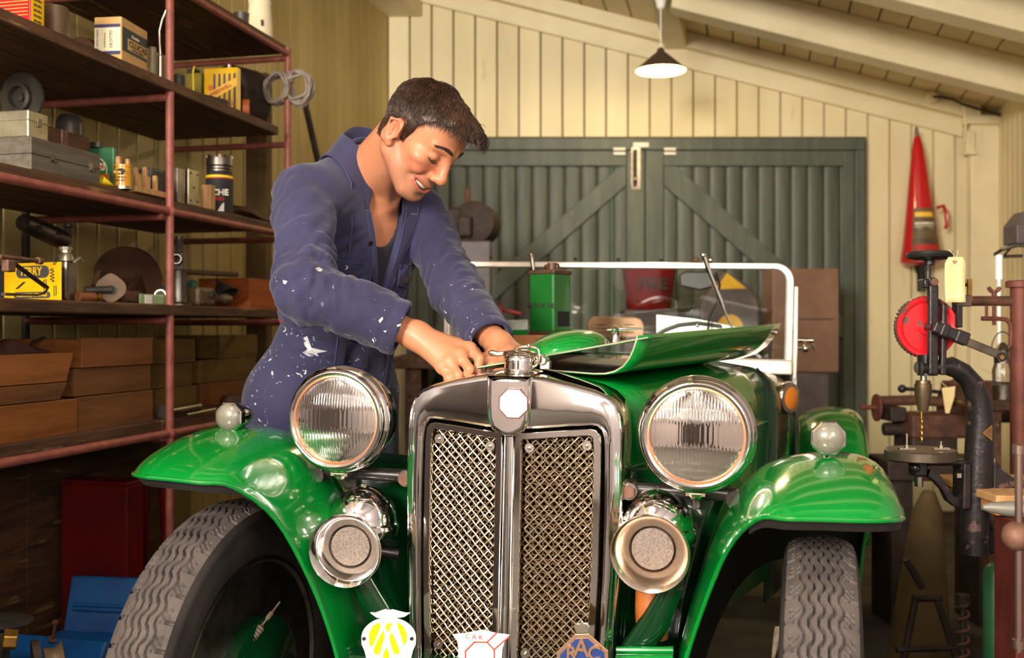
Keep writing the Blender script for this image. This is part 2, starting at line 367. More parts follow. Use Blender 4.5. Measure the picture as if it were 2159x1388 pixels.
# everything beyond the slits: daylight; a dark lining keeps the rest closed
for (a,c) in ((858,953),(968,1281),(1293,1830)):
    b=MB(); b.bx(wx(a),wx(c),DW+.05,DW+.06,0,DZ+.02); o=b.build('backing','door_dark',d1 if a<1290 else d2)
# door furniture
def plate(px0,px1,py0,py1,m,parent,name,y=DW-.035,d=.006):
    return MB().bx(wx(px0),wx(px1),y-d,y,wz(py1),wz(py0)).build(name,m,parent,bevel=.0015)
for p,(a,c) in ((d1,(1292,1317)),(d2,(1398,1423))):
    plate(a,c,314,319.5,'white_metal',p,'hinge_leaf'); plate(a,c,323,329,'white_metal',p,'hinge_leaf')
plate(1333,1366,303,313,'white_metal',d1,'catch_plate')
plate(1329,1349,313,402,'steel',d1,'bolt_plate',DW-.034)
MB().cyl(P(1339,316,DW-.05),P(1339,392,DW-.05),.012,n=12).build('bolt','black_iron',d1)
MB().ell(P(1340,377,DW-.065),(.013,.013,.013)).build('bolt_knob','nickel',d1)
# ================================================================== the car
ROLL=math.radians(1.2)
CARM=Matrix.Translation((-.0165,1.864,0))@Matrix.Rotation(-YAW,4,'Z')@Matrix.Rotation(ROLL,4,'Y')
CINV=CARM.inverted()
def C(px,py,w):
    o=CINV@V((0,0,CAMZ)); d=(CINV.to_3x3()@V(((px-CX)/F,1,-(py-CY)/F)))
    return o+d*((w-o.y)/d.y)
car=thing('vintage_car','green vintage open sports car with chrome grille and headlamps','car')
car.matrix_world=CARM
def interp(t,xs,ys): return float(np.interp(t,xs,ys))
def prof_ring(loops, closed=False, smooth=True, flip=False, m=None):
    b=m or MB(); b.grid(loops,False,closed,smooth,0,flip); return b
# ---------------- radiator shell
def vw(u): return -.03*max(0,1-abs(u)/.19)
half_o=[(.176,.28),(.184,.45),(.194,.62),(.198,.78),(.1975,.87),(.194,.905),(.186,.925),(.172,.938),(.15,.947),(.11,.957),(.06,.967),(.02,.973)]
half_i=[(.158,.28),(.163,.45),(.169,.62),(.170,.78),(.1685,.85),(.167,.868),(.163,.880),(.156,.887),(.146,.888),(.10,.8845),(.055,.880),(.018,.877)]
def mir(h): return [(-u,z) for u,z in h]+[(u,z) for u,z in h[::-1]]
O,I=mir(half_o),mir(half_i)
def nrm(pts):
    out=[]
    for i in range(len(pts)):
        a=V(pts[max(0,i-1)]); c=V(pts[min(len(pts)-1,i+1)]); t=(c-a).normalized(); out.append(V((-t.y,t.x)))
    return out
No=nrm(O)
loops=[]
def L(f): loops.append([f(k) for k in range(len(O))])
L(lambda k:(I[k][0],vw(I[k][0])+.02,I[k][1]))
L(lambda k:(I[k][0],vw(I[k][0])+.002,I[k][1]))
L(lambda k:(I[k][0]+.0035*No[k].x,vw(I[k][0])-.003,I[k][1]+.0035*No[k].y))
L(lambda k:(I[k][0]+.007*No[k].x,vw(I[k][0])-.0005,I[k][1]+.007*No[k].y))
for f in (.3,.55,.8): L(lambda k,f=f:(I[k][0]*(1-f)+O[k][0]*f,vw(I[k][0])*(1-f)+vw(O[k][0])*f-.001-.007*4*f*(1-f),I[k][1]*(1-f)+O[k][1]*f))
L(lambda k:(O[k][0]-.003*No[k].x,vw(O[k][0])-.004,O[k][1]-.003*No[k].y))
L(lambda k:(O[k][0]+.002*No[k].x,vw(O[k][0])-.003,O[k][1]+.002*No[k].y))
L(lambda k:(O[k][0]+.006*No[k].x,vw(O[k][0])+.004,O[k][1]+.006*No[k].y))
L(lambda k:(O[k][0]+.0075*No[k].x,vw(O[k][0])+.012,O[k][1]+.0075*No[k].y))
L(lambda k:(O[k][0]+.009*No[k].x,.05,O[k][1]+.011*No[k].y))
L(lambda k:(O[k][0]+.009*No[k].x,.105,O[k][1]+.012*No[k].y))
L(lambda k:(O[k][0]-.004*No[k].x,.112,O[k][1]-.0*No[k].y))
rad=prof_ring(loops,False,True,True).build('radiator_shell','chrome',car,ang=50)
# centre bar
b=MB()
for s in (-1,1): pass
G=[]
for z in (.28,.5,.7,.866): G.append([(-.012,-.012,z),(-.009,-.031,z),(-.004,-.037,z),(.004,-.037,z),(.009,-.031,z),(.012,-.012,z)])
b.grid(G,flip=True); b.build('centre_bar','chrome',rad,ang=70)
# badge pad under the cap
pad=[(-.040,.975),(-.040,.93),(-.038,.895),(-.030,.878),(-.012,.868),(0,.866),(.012,.868),(.030,.878),(.038,.895),(.040,.93),(.040,.975)]
b=MB(); R=[]
for off,w in ((0,-.016),(.000,-.036),(.003,-.042),(.009,-.043)):
    R.append([(u*(1-off/.04),w,.922+(z-.922)*(1-off/.055)) for u,z in pad])
b.grid(R,False,False,True,0,True); b.add(R[-1],[tuple(range(len(pad)))],False)
b.add([R[0][0],R[0][-1],R[1][-1],R[1][0]],[(0,1,2,3)])
G=[[(x,y,z) for (x,y,z) in ((-.040,-.043,.968),(-.02,-.044,.971),(.02,-.044,.971),(.040,-.043,.968))],[(-.044,-.01,.980),(-.02,-.01,.984),(.02,-.01,.984),(.044,-.01,.980)],[(-.05,.06,.984),(-.02,.06,.988),(.02,.06,.988),(.05,.06,.984)]]
b.grid(G,flip=False); b.build('badge_pad','chrome',rad,ang=60)
oc=C(1083,851,-.043)
def octa(r,ph=math.pi/8): return [(r*math.cos(ph+k*math.pi/4),r*math.sin(ph+k*math.pi/4)) for k in range(8)]
mat('maroon',(96,22,18),.3)
MB().prism(octa(.0292),(oc.x,-.0425,oc.z),(1,0,0),(0,0,1),(0,-.0022,0)).build('badge_rim','maroon',rad)
MB().prism(octa(.0268),(oc.x,-.0440,oc.z),(1,0,0),(0,0,1),(0,-.0018,0)).build('octagon_badge','white_enamel',rad)
# grilles
mat('wire',(206,188,158),.44,1); mat('core',(120,92,66),.55,.6,c2=(84,62,44),sc=60); mat('core_dark',(16,11,9),.8)
def grille(sg):
    g=bpy.data.objects.new('grille',None); COL.objects.link(g); g.parent=car
    out=[(.0115,.28),(.0115,.868),(.0165,.8735),(.055,.8765),(.10,.881),(.145,.8845),(.156,.882),(.163,.873),(.1655,.85),(.166,.78),(.165,.62),(.159,.45),(.154,.28)]
    inn=[(.0245,.30),(.0245,.858),(.0265,.861),(.055,.8635),(.10,.868),(.140,.8715),(.145,.871),(.1495,.867),(.151,.85),(.1515,.78),(.1505,.62),(.145,.45),(.141,.30)]
    R=[]
    for k,(f,w) in enumerate(((0,.01),(0,-.003),(.12,-.0065),(.88,-.0065),(1,-.003),(1,.012))):
        R.append([(sg*(a[0]*(1-f)+c[0]*f),vw(a[0]*(1-f)+c[0]*f)+w,a[1]*(1-f)+c[1]*f) for a,c in zip(out,inn)])
    prof_ring(R,True,True,sg<0).build('grille_frame','chrome',g,ang=50)
    # woven wire
    poly=[V(p) for p in inn]
    def inside(u,z):
        n=len(poly); c=False
        for i in range(n):
            a,d=poly[i],poly[(i+1)%n]
            if (a.y>z)!=(d.y>z) and u<(d.x-a.x)*(z-a.y)/(d.y-a.y)+a.x: c=not c
        return c
    b=MB(); st=.0174; dx=st/4; slope=1.03
    for dr in (1,-1):
        k=-80
        while k<80:
            # line z = z0 + dr*slope*(u)
            z0=.60+k*st*slope; k+=1; run=[]
            nseg=int(.16/(st/4))
            for i in range(nseg+1):
                u=.02+i*st/4; z=z0+dr*slope*(u-.02)
                ph=i%4   # crossing every second sample
                if inside(u,z) or (run and len(run)<0): 
                    wv=.0011*math.cos(math.pi*i/2.0+(math.pi/2 if False else 0)+math.pi*(k%2))*dr
                    run.append((sg*u,vw(u)+.010+wv,z))
                else:
                    if len(run)>1: b.tube(run,.0014,5)
                    run=[]
            if len(run)>1: b.tube(run,.0014,5)
    tag(b.build('wire_mesh','wire',g),kind='stuff')
    # honeycomb core
    b=MB(); p=.0093; row=0; z=.30
    while z<.875:
        u=.02+(p/2 if row%2 else 0)
        while u<.16:
            if inside(min(max(u,.027),.15),z):
                for i in range(6):
                    a0=math.pi/6+i*math.pi/3; a1=a0+math.pi/3
                    q=[]
                    for (r,w) in ((p*.575,0),(p*.46,0),(p*.44,.02)):
                        q+= [(sg*(u+r*math.cos(a0)),.016+vw(u)+w,z+r*math.sin(a0)),(sg*(u+r*math.cos(a1)),.016+vw(u)+w,z+r*math.sin(a1))]
                    b.add(q,[(0,1,3,2),(2,3,5,4)])
            u+=p
        z+=p*.866; row+=1
    tag(b.build('honeycomb_core','core',g),kind='stuff')
    b=MB(); b.add([(sg*.005,.012,.28),(sg*.165,.045,.28),(sg*.170,.045,.89),(sg*.005,.012,.89)],[(0,1,2,3)]); b.build('core_back','core_dark',g)
    # washers with studs
    for (u,z) in ((.0365,.846),(.139,.853),(.0365,.474),(.133,.470)):
        b=MB(); w=vw(u)+.004; b.lathe([(.0008,-.002),(.0085,-.002),(.0092,0),(.0092,.002)],(sg*u,w,z),(0,1,0),20); b.lathe([(.001,-.0085),(.0022,-.008),(.0022,0)],(sg*u,w,z),(0,1,0),10)
        b.build('washer','chrome_dull',g)
    return g
grille(-1); grille(1)
b=MB(); b.bx(-.16,.16,.05,.10,.3,.93); b.build('radiator_core_block','core_dark',car)
# ---------------- filler cap
cap=bpy.data.objects.new('filler_cap',None); COL.objects.link(cap); cap.parent=car
cc=C(1095,795,.045); cx,cw,cz=cc.x,.045,cc.z
b=MB(); b.lathe([(.034,-.004),(.034,.004),(.0295,.006),(.0285,.028),(.0305,.029),(.0305,.036),(.029,.038)],(cx,cw,cz),(0,0,1),40); b.build('neck','chrome',cap)
b=MB(); b.lathe([(.0315,.038),(.0325,.040),(.0325,.0445),(.030,.047),(.016,.0505),(.0005,.0515)],(cx,cw,cz),(0,0,1),40); b.build('lid','chrome_dull',cap)
b=MB(); z=cz+.053
pts=[C(1030,744,cw),C(1036,744.5,cw),C(1050,746.5,cw),C(1068,743.5,cw),C(1090,740,cw),C(1110,739.5,cw),C(1128,747,cw),C(1134,758,cw)]
b.tube(pts,[.003,.0065,.0045,.0036,.0038,.004,.0035,.003],10); b.build('lever','nickel',cap)
b=MB(); pts=[C(1088,741,cw-.02),C(1094,733,cw-.02),C(1112,731,cw-.02),C(1128,732.5,cw-.015),C(1135,738,cw-.015),C(1137,752,cw-.015),C(1136,763,cw-.015),C(1130,771,cw-.015),C(1124,774,cw-.015)]
b.tube(pts,.0027,8); b.ell(C(1115,729,cw-.02),(.004,.004,.004)); b.build('bail_wire','nickel',cap)
b=MB(); p=C(1146,760,cw+.01); b.cyl(p+V((0,-.018,0)),p+V((0,.018,0)),.0085,n=16); b.cyl(p+V((-.02,0,-.004)),p+V((.0,0,.003)),.0075,n=12); b.box(p+V((.004,0,-.009)),(.02,.02,.016)); b.box(p+V((-.006,0,.008)),(.016,.018,.008)); b.build('hinge','chrome_dull',cap,bevel=.002)
# ---------------- headlamps
mat('reflector',(235,230,222),.14,1,bump=.15,bsc=30); mat('lens_ring',(190,132,96),.35,.7)
def headlamp(cu,cz,label):
    h=bpy.data.objects.new('headlamp',None); COL.objects.link(h); h.parent=car; h.location=(cu,-.02,cz); h['label']=label
    ax=(0,1,0)
    b=MB(); b.lathe([(.0845,-.001),(.0855,-.006),(.089,-.008),(.0935,-.006),(.0965,.002),(.0955,.008),(.0985,.010),(.1025,.014),(.1045,.024),(.1035,.034),(.101,.037),(.099,.05),(.092,.085),(.080,.115),(.060,.140),(.035,.155),(.012,.16),(.0005,.1605)],(0,0,0),ax,64); b.build('lamp_shell','chrome',h,ang=60)
    b=MB(); b.lathe([(.0805,-.0005),(.0815,-.0035),(.0850,-.003),(.0855,.0)],(0,0,0),ax,64); b.build('lens_ring','lens_ring',h)
    b=MB(); b.lathe([(.084,.004),(.078,.02),(.066,.045),(.050,.066),(.032,.080),(.015,.087),(.0005,.088)],(0,0,0),ax,48); b.build('reflector','reflector',h)
    b=MB(); b.ell((.01,.045,.0),(.017,.017,.017)); b.cyl((.01,.05,0),(.01,.085,0),.010,n=14); b.build('bulb','lens_glass',h)
    b=MB(); b.lathe([(.0195,0),(.021,.004),(.0195,.008)],(.01,.04,0),ax,32); b.cyl((.01,.046,.02),(.01,.06,.05),.003,n=8);b.build('bulb_shield','chrome_dull',h)
    # fluted glass
    n=150; m=60; r0=.0825; vs=[];idx={}
    b=MB(); G=[]
    for i in range(m+1):
        v=-1+2*i/m; row=[]
        half=math.sqrt(max(0,1-v*v))
        for j in range(n+1):
            u=(-1+2*j/n)*half; rr=u*u+v*v; dome=-.016*(1-rr)
            x=u*r0; 
            if v>.25: f=.0012*abs(math.sin(u*math.pi*15))
            elif v>-.20: f=.0004*abs(math.sin(u*math.pi*9))
            elif v>-.62: f=.0011*abs(math.sin(u*math.pi*13))
            else: f=.0010*abs(math.sin(u*math.pi*20))*(1 if int((v+2)*14)%2 else .5)
            row.append((x,-.002+dome-f*(1 if rr<.93 else 0),v*r0))
        G.append(row)
    b.grid(G,flip=False); b.build('lens','fluted_glass',h,ang=180)
    b=MB(); b.box((0,.03,-.106),(.034,.02,.006)); b.lathe([(.0005,-.014),(.010,-.010),(.0145,-.002),(.015,.0)],(0,.03,-.105),(0,0,1),20); b.build('clip','nickel',h)
    return h
pl=C(708,886,-.02); pr=C(1467.5,919,-.02)
headlamp(pl.x,pl.z,'chrome headlamp on the left of the grille'); headlamp(pr.x,pr.z,'chrome headlamp on the right of the grille')
# lamp brackets
mat('oily_black',(28,24,22),.3,c2=(46,38,32),sc=25,coat=.3); mat('rust_bolt',(120,84,66),.6,.3,c2=(90,60,46),sc=40)
for s in (-1,1):
    g=bpy.data.objects.new('lamp_bracket',None); COL.objects.link(g); g.parent=car
    b=MB(); b.tube([(s*.40,.055,.770),(s*.36,.05,.774),(s*.30,.05,.772),(s*.21,.05,.771)],[.013,.015,.013,.013],12); b.cyl((s*.335,.05,.765),(s*.335,.01,.79),.012,n=12); b.build('bracket_bar','oily_black',g)
    b=MB(); b.cyl((s*.212,.075,.771),(s*.212,.020,.771),.016,n=18); b.build('boss','chrome_dull',g)
    b=MB(); b.cyl((s*.212,.02,.771),(s*.212,.010,.771),.0125,n=6,smooth=False); b.build('bolt','rust_bolt',g)
    b=MB(); b.cyl((s*.335,.05,.745),(s*.335,.05,.76),.013,n=6,smooth=False); b.build('nut','oily_black',g); b=MB(); b.cyl((s*.40,.06,.765),(s*.40,.03,.765),.016,n=14); b.build('end_boss','oily_black',g)
# ---------------- horns
mat('horn_gauze',(150,136,124),.5,.5,c2=(112,98,88),sc=300,bump=.6,bsc=700,dist=.002)
mat('horn_satin',(214,196,176),.2,1,rvar=.06,bsc=14)
def horn(px,py,dome,m,label,du):
    h=bpy.data.objects.new('horn',None); COL.objects.link(h); h.parent=car; h['label']=label
    q=C(px,py,-.10); DWK=.045; d=C(dome[0],dome[1],DWK)
    ax=V((du,1,.03)).normalized()
    b=MB(); b.lathe([(.0645,.006),(.067,.004),(.0675,.0),(.0655,-.003),(.062,-.0005),(.055,.008),(.047,.019),(.041,.03),(.0375,.042),(.036,.055)],q,ax,56,cap=(False,False)); b.lathe([(.0645,.006),(.052,.02),(.042,.045),(.036,.08),(.030,.10)],q,ax,40,cap=(False,False)); b.build('trumpet',m,h,ang=60)
    b=MB(); b.lathe([(.0005,.033),(.02,.0335),(.036,.036),(.037,.045)],q,ax,40); b.build('gauze','horn_gauze',h)
    b=MB(); r=.066
    b.lathe([(r+.003,-.028),(r+.005,-.026),(r+.005,-.006),(r+.002,-.003),(r,0)]+[(r*math.cos(t),.066*math.sin(t)) for t in [k*math.pi/24 for k in range(1,12)]]+[(.0005,.066)],(d.x,DWK,d.z),(0,0,1),56); b.build('dome','chrome',h,ang=50)
    b=MB(); b.cyl((d.x,DWK,d.z+.062),(d.x,DWK,d.z+.070),.006,n=6); b.build('dome_nut','nickel',h)
    b=MB(); b.cyl((d.x,DWK,d.z-.028),(d.x,DWK,d.z-.07),.03,n=24); b.tube([(d.x,DWK,d.z-.05),(d.x*.98,.06,d.z-.06),(d.x*.8,.08,d.z-.07)],.012,10); b.build('mount','oily_black',h)
    return h
horn(727,1163,(766,1096),'chrome','chrome horn with bright flared trumpet left of the grille',-.12)
horn(1370.5,1169,(1385,1106),'horn_satin','satin chrome horn with flared trumpet right of the grille',.02)
# ---------------- front wings
def wing(s):
    us=[.655,.650,.630,.588,.53,.480,.436,.392,.350,.318,.292,.276]
    dz=[-.062,-.030,-.010,0,-.004,-.016,-.042,-.10,-.20,-.32,-.45,-.56]
    dwf=[.11,.075,.035,.006,0,.0,.03,.105,.165,.20,.22,.23]
    wsn=[-.262,-.255,-.235,-.19,-.13,-.06,0,.06,.12,.17,.22,.27,.32,.37,.41,.44]
    zc=[.793,.800,.812,.828,.842,.852,.857,.856,.848,.834,.812,.782,.742,.69,.635,.59]
    G=[]
    for i,w in enumerate(wsn):
        t=i/(len(wsn)-1); f=max(0,1-(w+.262)/.30); row=[]
        for j in range(len(us)):
            kz=1-.8*f**2 if j<=5 else (1-.72*f**2 if j==6 else (1-.22*f**2 if j==7 else 1))
            z=zc[i]+dz[j]*kz
            if j<=2: z=max(z,.3)
            z=max(z,.26)
            row.append((s*us[j],w+dwf[j]*f,z))
        G.append(row)
    # refine
    A=np.array(G); from_i=np.linspace(0,A.shape[0]-1,46); from_j=np.linspace(0,A.shape[1]-1,45)
    def cr(A,x,axis):
        out=[]; n=A.shape[axis]
        for t in x:
            i=min(int(t),n-2); f=t-i
            g=lambda k:np.take(A,min(max(k,0),n-1),axis)
            p0,p1,p2,p3=g(i-1),g(i),g(i+1),g(i+2)
            out.append(.5*((2*p1)+(-p0+p2)*f+(2*p0-5*p1+4*p2-p3)*f*f+(-p0+3*p1-3*p2+p3)*f**3))
        return np.stack(out,axis)
    A=cr(cr(A,from_i,0),from_j,1)
    b=MB(); b.grid(A.tolist(),smooth=True,flip=(s<0))
    o=b.build('front_wing',['green_paint','green_inner'],car,ang=180)
    md=o.modifiers.new('thick','SOLIDIFY'); md.thickness=.003; md.offset=-1; md.material_offset=1; md.material_offset_rim=0
    # rolled lip along the leading edge
    lip=[tuple(p) for p in A[0]]+[]
    MB().tube(lip,.0042,8).build('wing_lip','green_paint',o)
    lip2=[tuple(p) for p in A[:,0]]
    MB().tube(lip2,.0038,8).build('wing_lip','green_paint',o)
    # turned-under flange seen below the lip
    R=[[ (p[0],p[1]+.004,p[2]-.002) for p in A[0][2:26]],[(p[0],p[1]+.03,p[2]-.022) for p in A[0][2:26]]]
    MB().grid(R,flip=True).build('wing_flange','rubber_wall',o)
    return o
wl=wing(-1); wl['label']='glossy green front wing over the left tyre'; wr=wing(1); wr['label']='glossy green front wing over the right tyre'
# side lamps
mat('frost_lens',(128,122,106),.3,coat=.5,c2=(100,95,82),sc=20)
def sidelamp(px,py,label,s):
    h=bpy.data.objects.new('side_lamp',None); COL.objects.link(h); h.parent=car; h['label']=label
    q=C(px,py,-.03); ax=V((0,1,0))
    b=MB(); b.lathe([(.0275,.0),(.0305,.002),(.0315,.008),(.0315,.016),(.0285,.019)],q,ax,8,smooth=False,ph=math.pi/8); b.build('octagon_rim','chrome',h,bevel=.0012)
    b=MB(); b.lathe([(.0262,.018),(.0262,.03),(.025,.05),(.019,.07),(.010,.082),(.0005,.085)],q,ax,28); b.cyl(q+V((0,.035,-.02)),q+V((0,.035,-.05)),.008,n=12); b.build('lamp_body','chrome',h)
    b=MB(); b.lathe([(.0005,-.010),(.012,-.0085),(.020,-.005),(.0255,0),(.027,.004)],q,ax,28); b.build('lens','frost_lens',h)
sidelamp(480,880,'octagonal chrome side lamp on the left wing',-1); sidelamp(1747,926,'octagonal chrome side lamp on the right wing',1)
# ---------------- wheels
def wheel(cu,cw,cz,steer,label):
    w=bpy.data.objects.new('wheel',None); COL.objects.link(w); w.parent=car; w.location=(cu,cw,cz); w.rotation_euler=(0,0,steer); w['label']=label
    R=.357; hw=.054; nper=46; nt=nper*16; b=MB()
    S=[]   # across: sidewall .. tread .. sidewall
    tread=np.linspace(-1,1,67)
    th=np.arange(nt)*2*math.pi/nt
    def tri(x): x=x%1; return 1-abs(2*x-1)*2       # -1..1
    rows=[]
    for t in tread:
        base=R-.010*t*t-.004*abs(t)**6
        r=np.full(nt,base); ph=th*nper/(2*math.pi)
        zig=1-np.abs(2*((ph)%1)-1)*2; zig=np.clip(zig*1.9,-1,1)
        for c in (-.27,0.0,.27):
            d=np.abs(t-(c+.070*zig)); r=r-.009*np.clip(1-(d/.038)**4,0,1)
        for sg in (-1,1):
            d=np.abs(t-(sg*.53+.070*zig)); r=r-.006*np.clip(1-(d/.034)**4,0,1)
            if sg*t>.58:
                # herringbone sipes and shoulder notches
                q=(ph*4+ (abs(t)-.58)*5)%1; r=r-.003*(q<.38)*(((ph*1.0)%1)<.55)*(abs(t)<.86)
                q2=(ph*1.0+.05)%1; r=r-.006*(q2<.17)*(abs(t)>.74)
        rows.append([(t*hw,r[k]*math.sin(th[k]),r[k]*math.cos(th[k])) for k in range(nt)])
    b.grid(rows,False,True,True,0,True)
    for sg in (-1,1):
        prof=[(hw,R-.014),(hw+.003,R-.022),(hw+.0045,R-.026),(hw+.006,R-.034),(hw+.0055,R-.036),(hw+.008,R-.055),(hw+.006,R-.08),(hw-.004,R-.10),(hw-.014,R-.112)]
        rr=[[(sg*x,r*math.sin(a),r*math.cos(a)) for a in th[::4]] for x,r in prof]
        b.grid(rr,False,True,True,1,sg>0)
    b.build('tyre',['rubber','rubber_wall'],w,ang=35)
    b=MB()
    for sg in (-1,1):
        b.lathe([(R-.112,.040),(R-.108,.046),(R-.115,.047),(R-.125,.035),(R-.135,.02),(R-.137,0)],(0,0,0),(sg,0,0),72)
    b.build('rim','steel',w)
    sg=-1 if cu>0 else 1
    b=MB(); b.lathe([(.13,.02),(.135,.03),(.135,.065),(.120,.072),(.06,.078),(.05,.09),(.0005,.092)],(0,0,0),(sg,0,0),48); b.build('brake_drum','green_dark_paint',w,ang=50)
    b=MB()
    for k in range(24):
        a=k*2*math.pi/24; b.cyl((.012*(-1)**k,.05*math.sin(a+.5*(-1)**k),.05*math.cos(a+.5*(-1)**k)),(0,(R-.135)*math.sin(a),(R-.135)*math.cos(a)),.0025,n=6)
    b.lathe([(.05,-.05),(.05,.03)],(0,0,0),(-sg,0,0),20); b.build('spokes','steel',w)
    return w
wheel(-.545,-.01,.357,math.radians(-3),'front wheel with ribbed zigzag tyre on the left'); wheel(.545,-.01,.357,math.radians(-3),'front wheel with ribbed zigzag tyre on the right')
# brake cable inside the left wheel
mat('cable',(120,106,84),.7,c2=(84,74,58),sc=60)
b=MB(); a=C(590,1270,.02); c=C(500,1388,-.10); pts=[a.lerp(c,t) for t in np.linspace(0,1,40)]
b.tube(pts,[.0022 if t<8 or 12<t<18 else (.005 if 8<=t<=12 else .0075+.0018*(t%2)) for t in range(40)],10); b.build('brake_cable','cable',car)
b=MB(); a=C(1643,1325,.0); c=C(1630,1388,-.03); b.tube([a,a.lerp(c,.4),c],[.008,.007,.003],10); b.build('brake_cable','cable',car)
# ---------------- inner panels between wing and radiator
for s in (-1,1):
    b=MB(); G=[]
    for z in np.linspace(.26,.80,10):
        row=[]
        for t in np.linspace(0,1,8):
            u=interp(z,[.26,.4,.55,.7,.8],[.280,.298,.322,.362,.40])*(1-t)+.19*t
            row.append((s*u,.10+.02*math.sin(t*3.1)+.05*(1-t)-.0,z))
        G.append(row)
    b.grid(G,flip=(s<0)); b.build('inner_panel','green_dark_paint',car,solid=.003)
    b=MB(); b.tube([(s*.30,-.02,.62),(s*.27,.0,.55),(s*.205,.03,.44)],[.018,.026,.028],16); b.build('lamp_stay','green_dark_paint',car)
b=MB(); b.lathe([(.03,-.03),(.034,-.028),(.034,.028),(.03,.03)],(.262,.03,.56),(0,.2,1),20); 
mat('tan_leather',(168,92,34),.5,c2=(140,70,24),sc=20)
b=MB(); b.tube([C(1372,1240,.06),C(1374,1290,.03),C(1376,1345,.03)],[.028,.03,.028],18); b.build('spring_gaiter','tan_leather',car)
b=MB(); a=C(1300,1372,-.02); c=C(1420,1372,-.02); b.tube([a,c],.007,10); a=C(1300,1395,-.04); c=C(1420,1395,-.04); b.tube([a,c],.012,10); b.build('front_apron_bar','green_paint',car)
b=MB(); b.box((0,.0,.40),(.62,.12,.10)); b.build('front_apron','green_dark_paint',car,bevel=.02,seg=4)
# ---------------- bonnet, scuttle, body
def section(hw,zt,zb,n=1):
    pts=[(hw,zb),(hw,zt-.30),(hw*1.0,zt-.16),(hw*.992,zt-.10),(hw*.972,zt-.064),(hw*.93,zt-.040),(hw*.86,zt-.026),(hw*.7,zt-.015),(hw*.45,zt-.006),(hw*.2,zt-.001),(0,zt)]
    return pts
G=[]
for w,hw,zt in ((.108,.194,.968),(.25,.240,.972),(.45,.305,.978),(.65,.368,.984),(.85,.432,.99),(.975,.47,.993)):
    G.append([(u,w,z) for u,z in section(hw,zt,.40)])
bon=MB().grid(G,flip=True).build('bonnet_half','green_paint',car,solid=.003,ang=60); bon['label']='closed green bonnet half on the right'
# hinge lines on the bonnet side
mat('seam',(10,16,8),.6)
b=MB(); b.tube([(.197,.11,.80),(.25,.26,.803),(.378,.66,.815),(.4725,.975,.825)],.0022,6); b.build('bonnet_hinge','green_paint',bon)
b=MB(); b.tube([(.4735,.978,.42),(.4745,.978,.82),(.468,.978,.93),(.44,.978,.965)],.003,6); b.build('bonnet_seam','seam',bon)
# left flank below the lifted half, engine
G=[[(-.194,.108,z),(-.305,.45,z),(-.47,.975,z)] for z in (.35,.62)]
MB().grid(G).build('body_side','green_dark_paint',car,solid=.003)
b=MB(); b.box((-.02,.5,.66),(.20,.62,.46)); b.box((-.02,.48,.91),(.13,.52,.06)); b.cyl((-.13,.3,.75),(-.13,.7,.75),.035,n=16); 
for k in range(4): b.cyl((-.02,.3+.12*k,.93),(-.02,.3+.12*k,.96),.012,n=10)
b.build('engine','oily_black',car,bevel=.012)
# scuttle
G=[]
for w,hw,zt in ((.975,.470,.993),(1.08,.50,.985),(1.2,.53,.972),(1.32,.552,.958)):
    p=section(hw,zt,.34); G.append([(u,w,z) for u,z in p]+[(-u,w,z) for u,z in p[::-1][1:]])
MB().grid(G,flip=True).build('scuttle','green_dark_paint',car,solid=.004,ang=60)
# cockpit tub
G=[]
for w,hw,zt in ((1.32,.552,.90),(1.6,.58,.78),(1.9,.59,.80),(2.2,.56,.86),(2.45,.50,.84),(2.5,.46,.6)):
    p=[(hw,.32),(hw+.01,.5),(hw,zt-.03),(hw-.015,zt),(hw-.04,zt-.01),(hw-.05,.5)]; G.append([(u,w,z) for u,z in p])
MB().grid(G,flip=True).build('body_tub','green_dark_paint',car,solid=.004)
MB().grid([[(-u,w,z) for u,w,z in r] for r in G]).build('body_tub','green_dark_paint',car,solid=.004)
b=MB(); b.bx(-.5,.5,2.40,2.46,.35,.86); b.build('rear_panel','green_dark_paint',car,bevel=.01)
# rear wing
for s in (-1,1):
    G=[]; 
    for a in np.linspace(-.2,math.pi*.9,16):
        cw=2.12-.40*math.cos(a); z=.42+.37*math.sin(a)
        n=(-math.cos(a),math.sin(a)); row=[]
        for du,dr in ((.83,-.07),(.826,-.03),(.80,-.008),(.75,0),(.70,0),(.64,-.012),(.59,-.05),(.56,-.09)):
            row.append((s*du,cw+n[0]*dr,z+n[1]*dr))
        G.append(row)
    MB().grid(G,flip=(s<0)).build('rear_wing','green_paint',car,solid=.004,sub=1)
# amber indicator on the scuttle side
ic=C(1669,840,1.15); ax=V((.80,-.6,0)).normalized()
b=MB(); b.lathe([(.034,0),(.043,.002),(.047,.010),(.047,.016),(.043,.022),(.043,.03)],ic+ax*-.0,-ax,32); b.build('indicator_rim','chrome_dull',car)
b=MB(); b.lathe([(.0005,-.008),(.02,-.006),(.034,.001),(.035,.006)],ic,-ax,28); b.build('indicator_lens','amber',car)
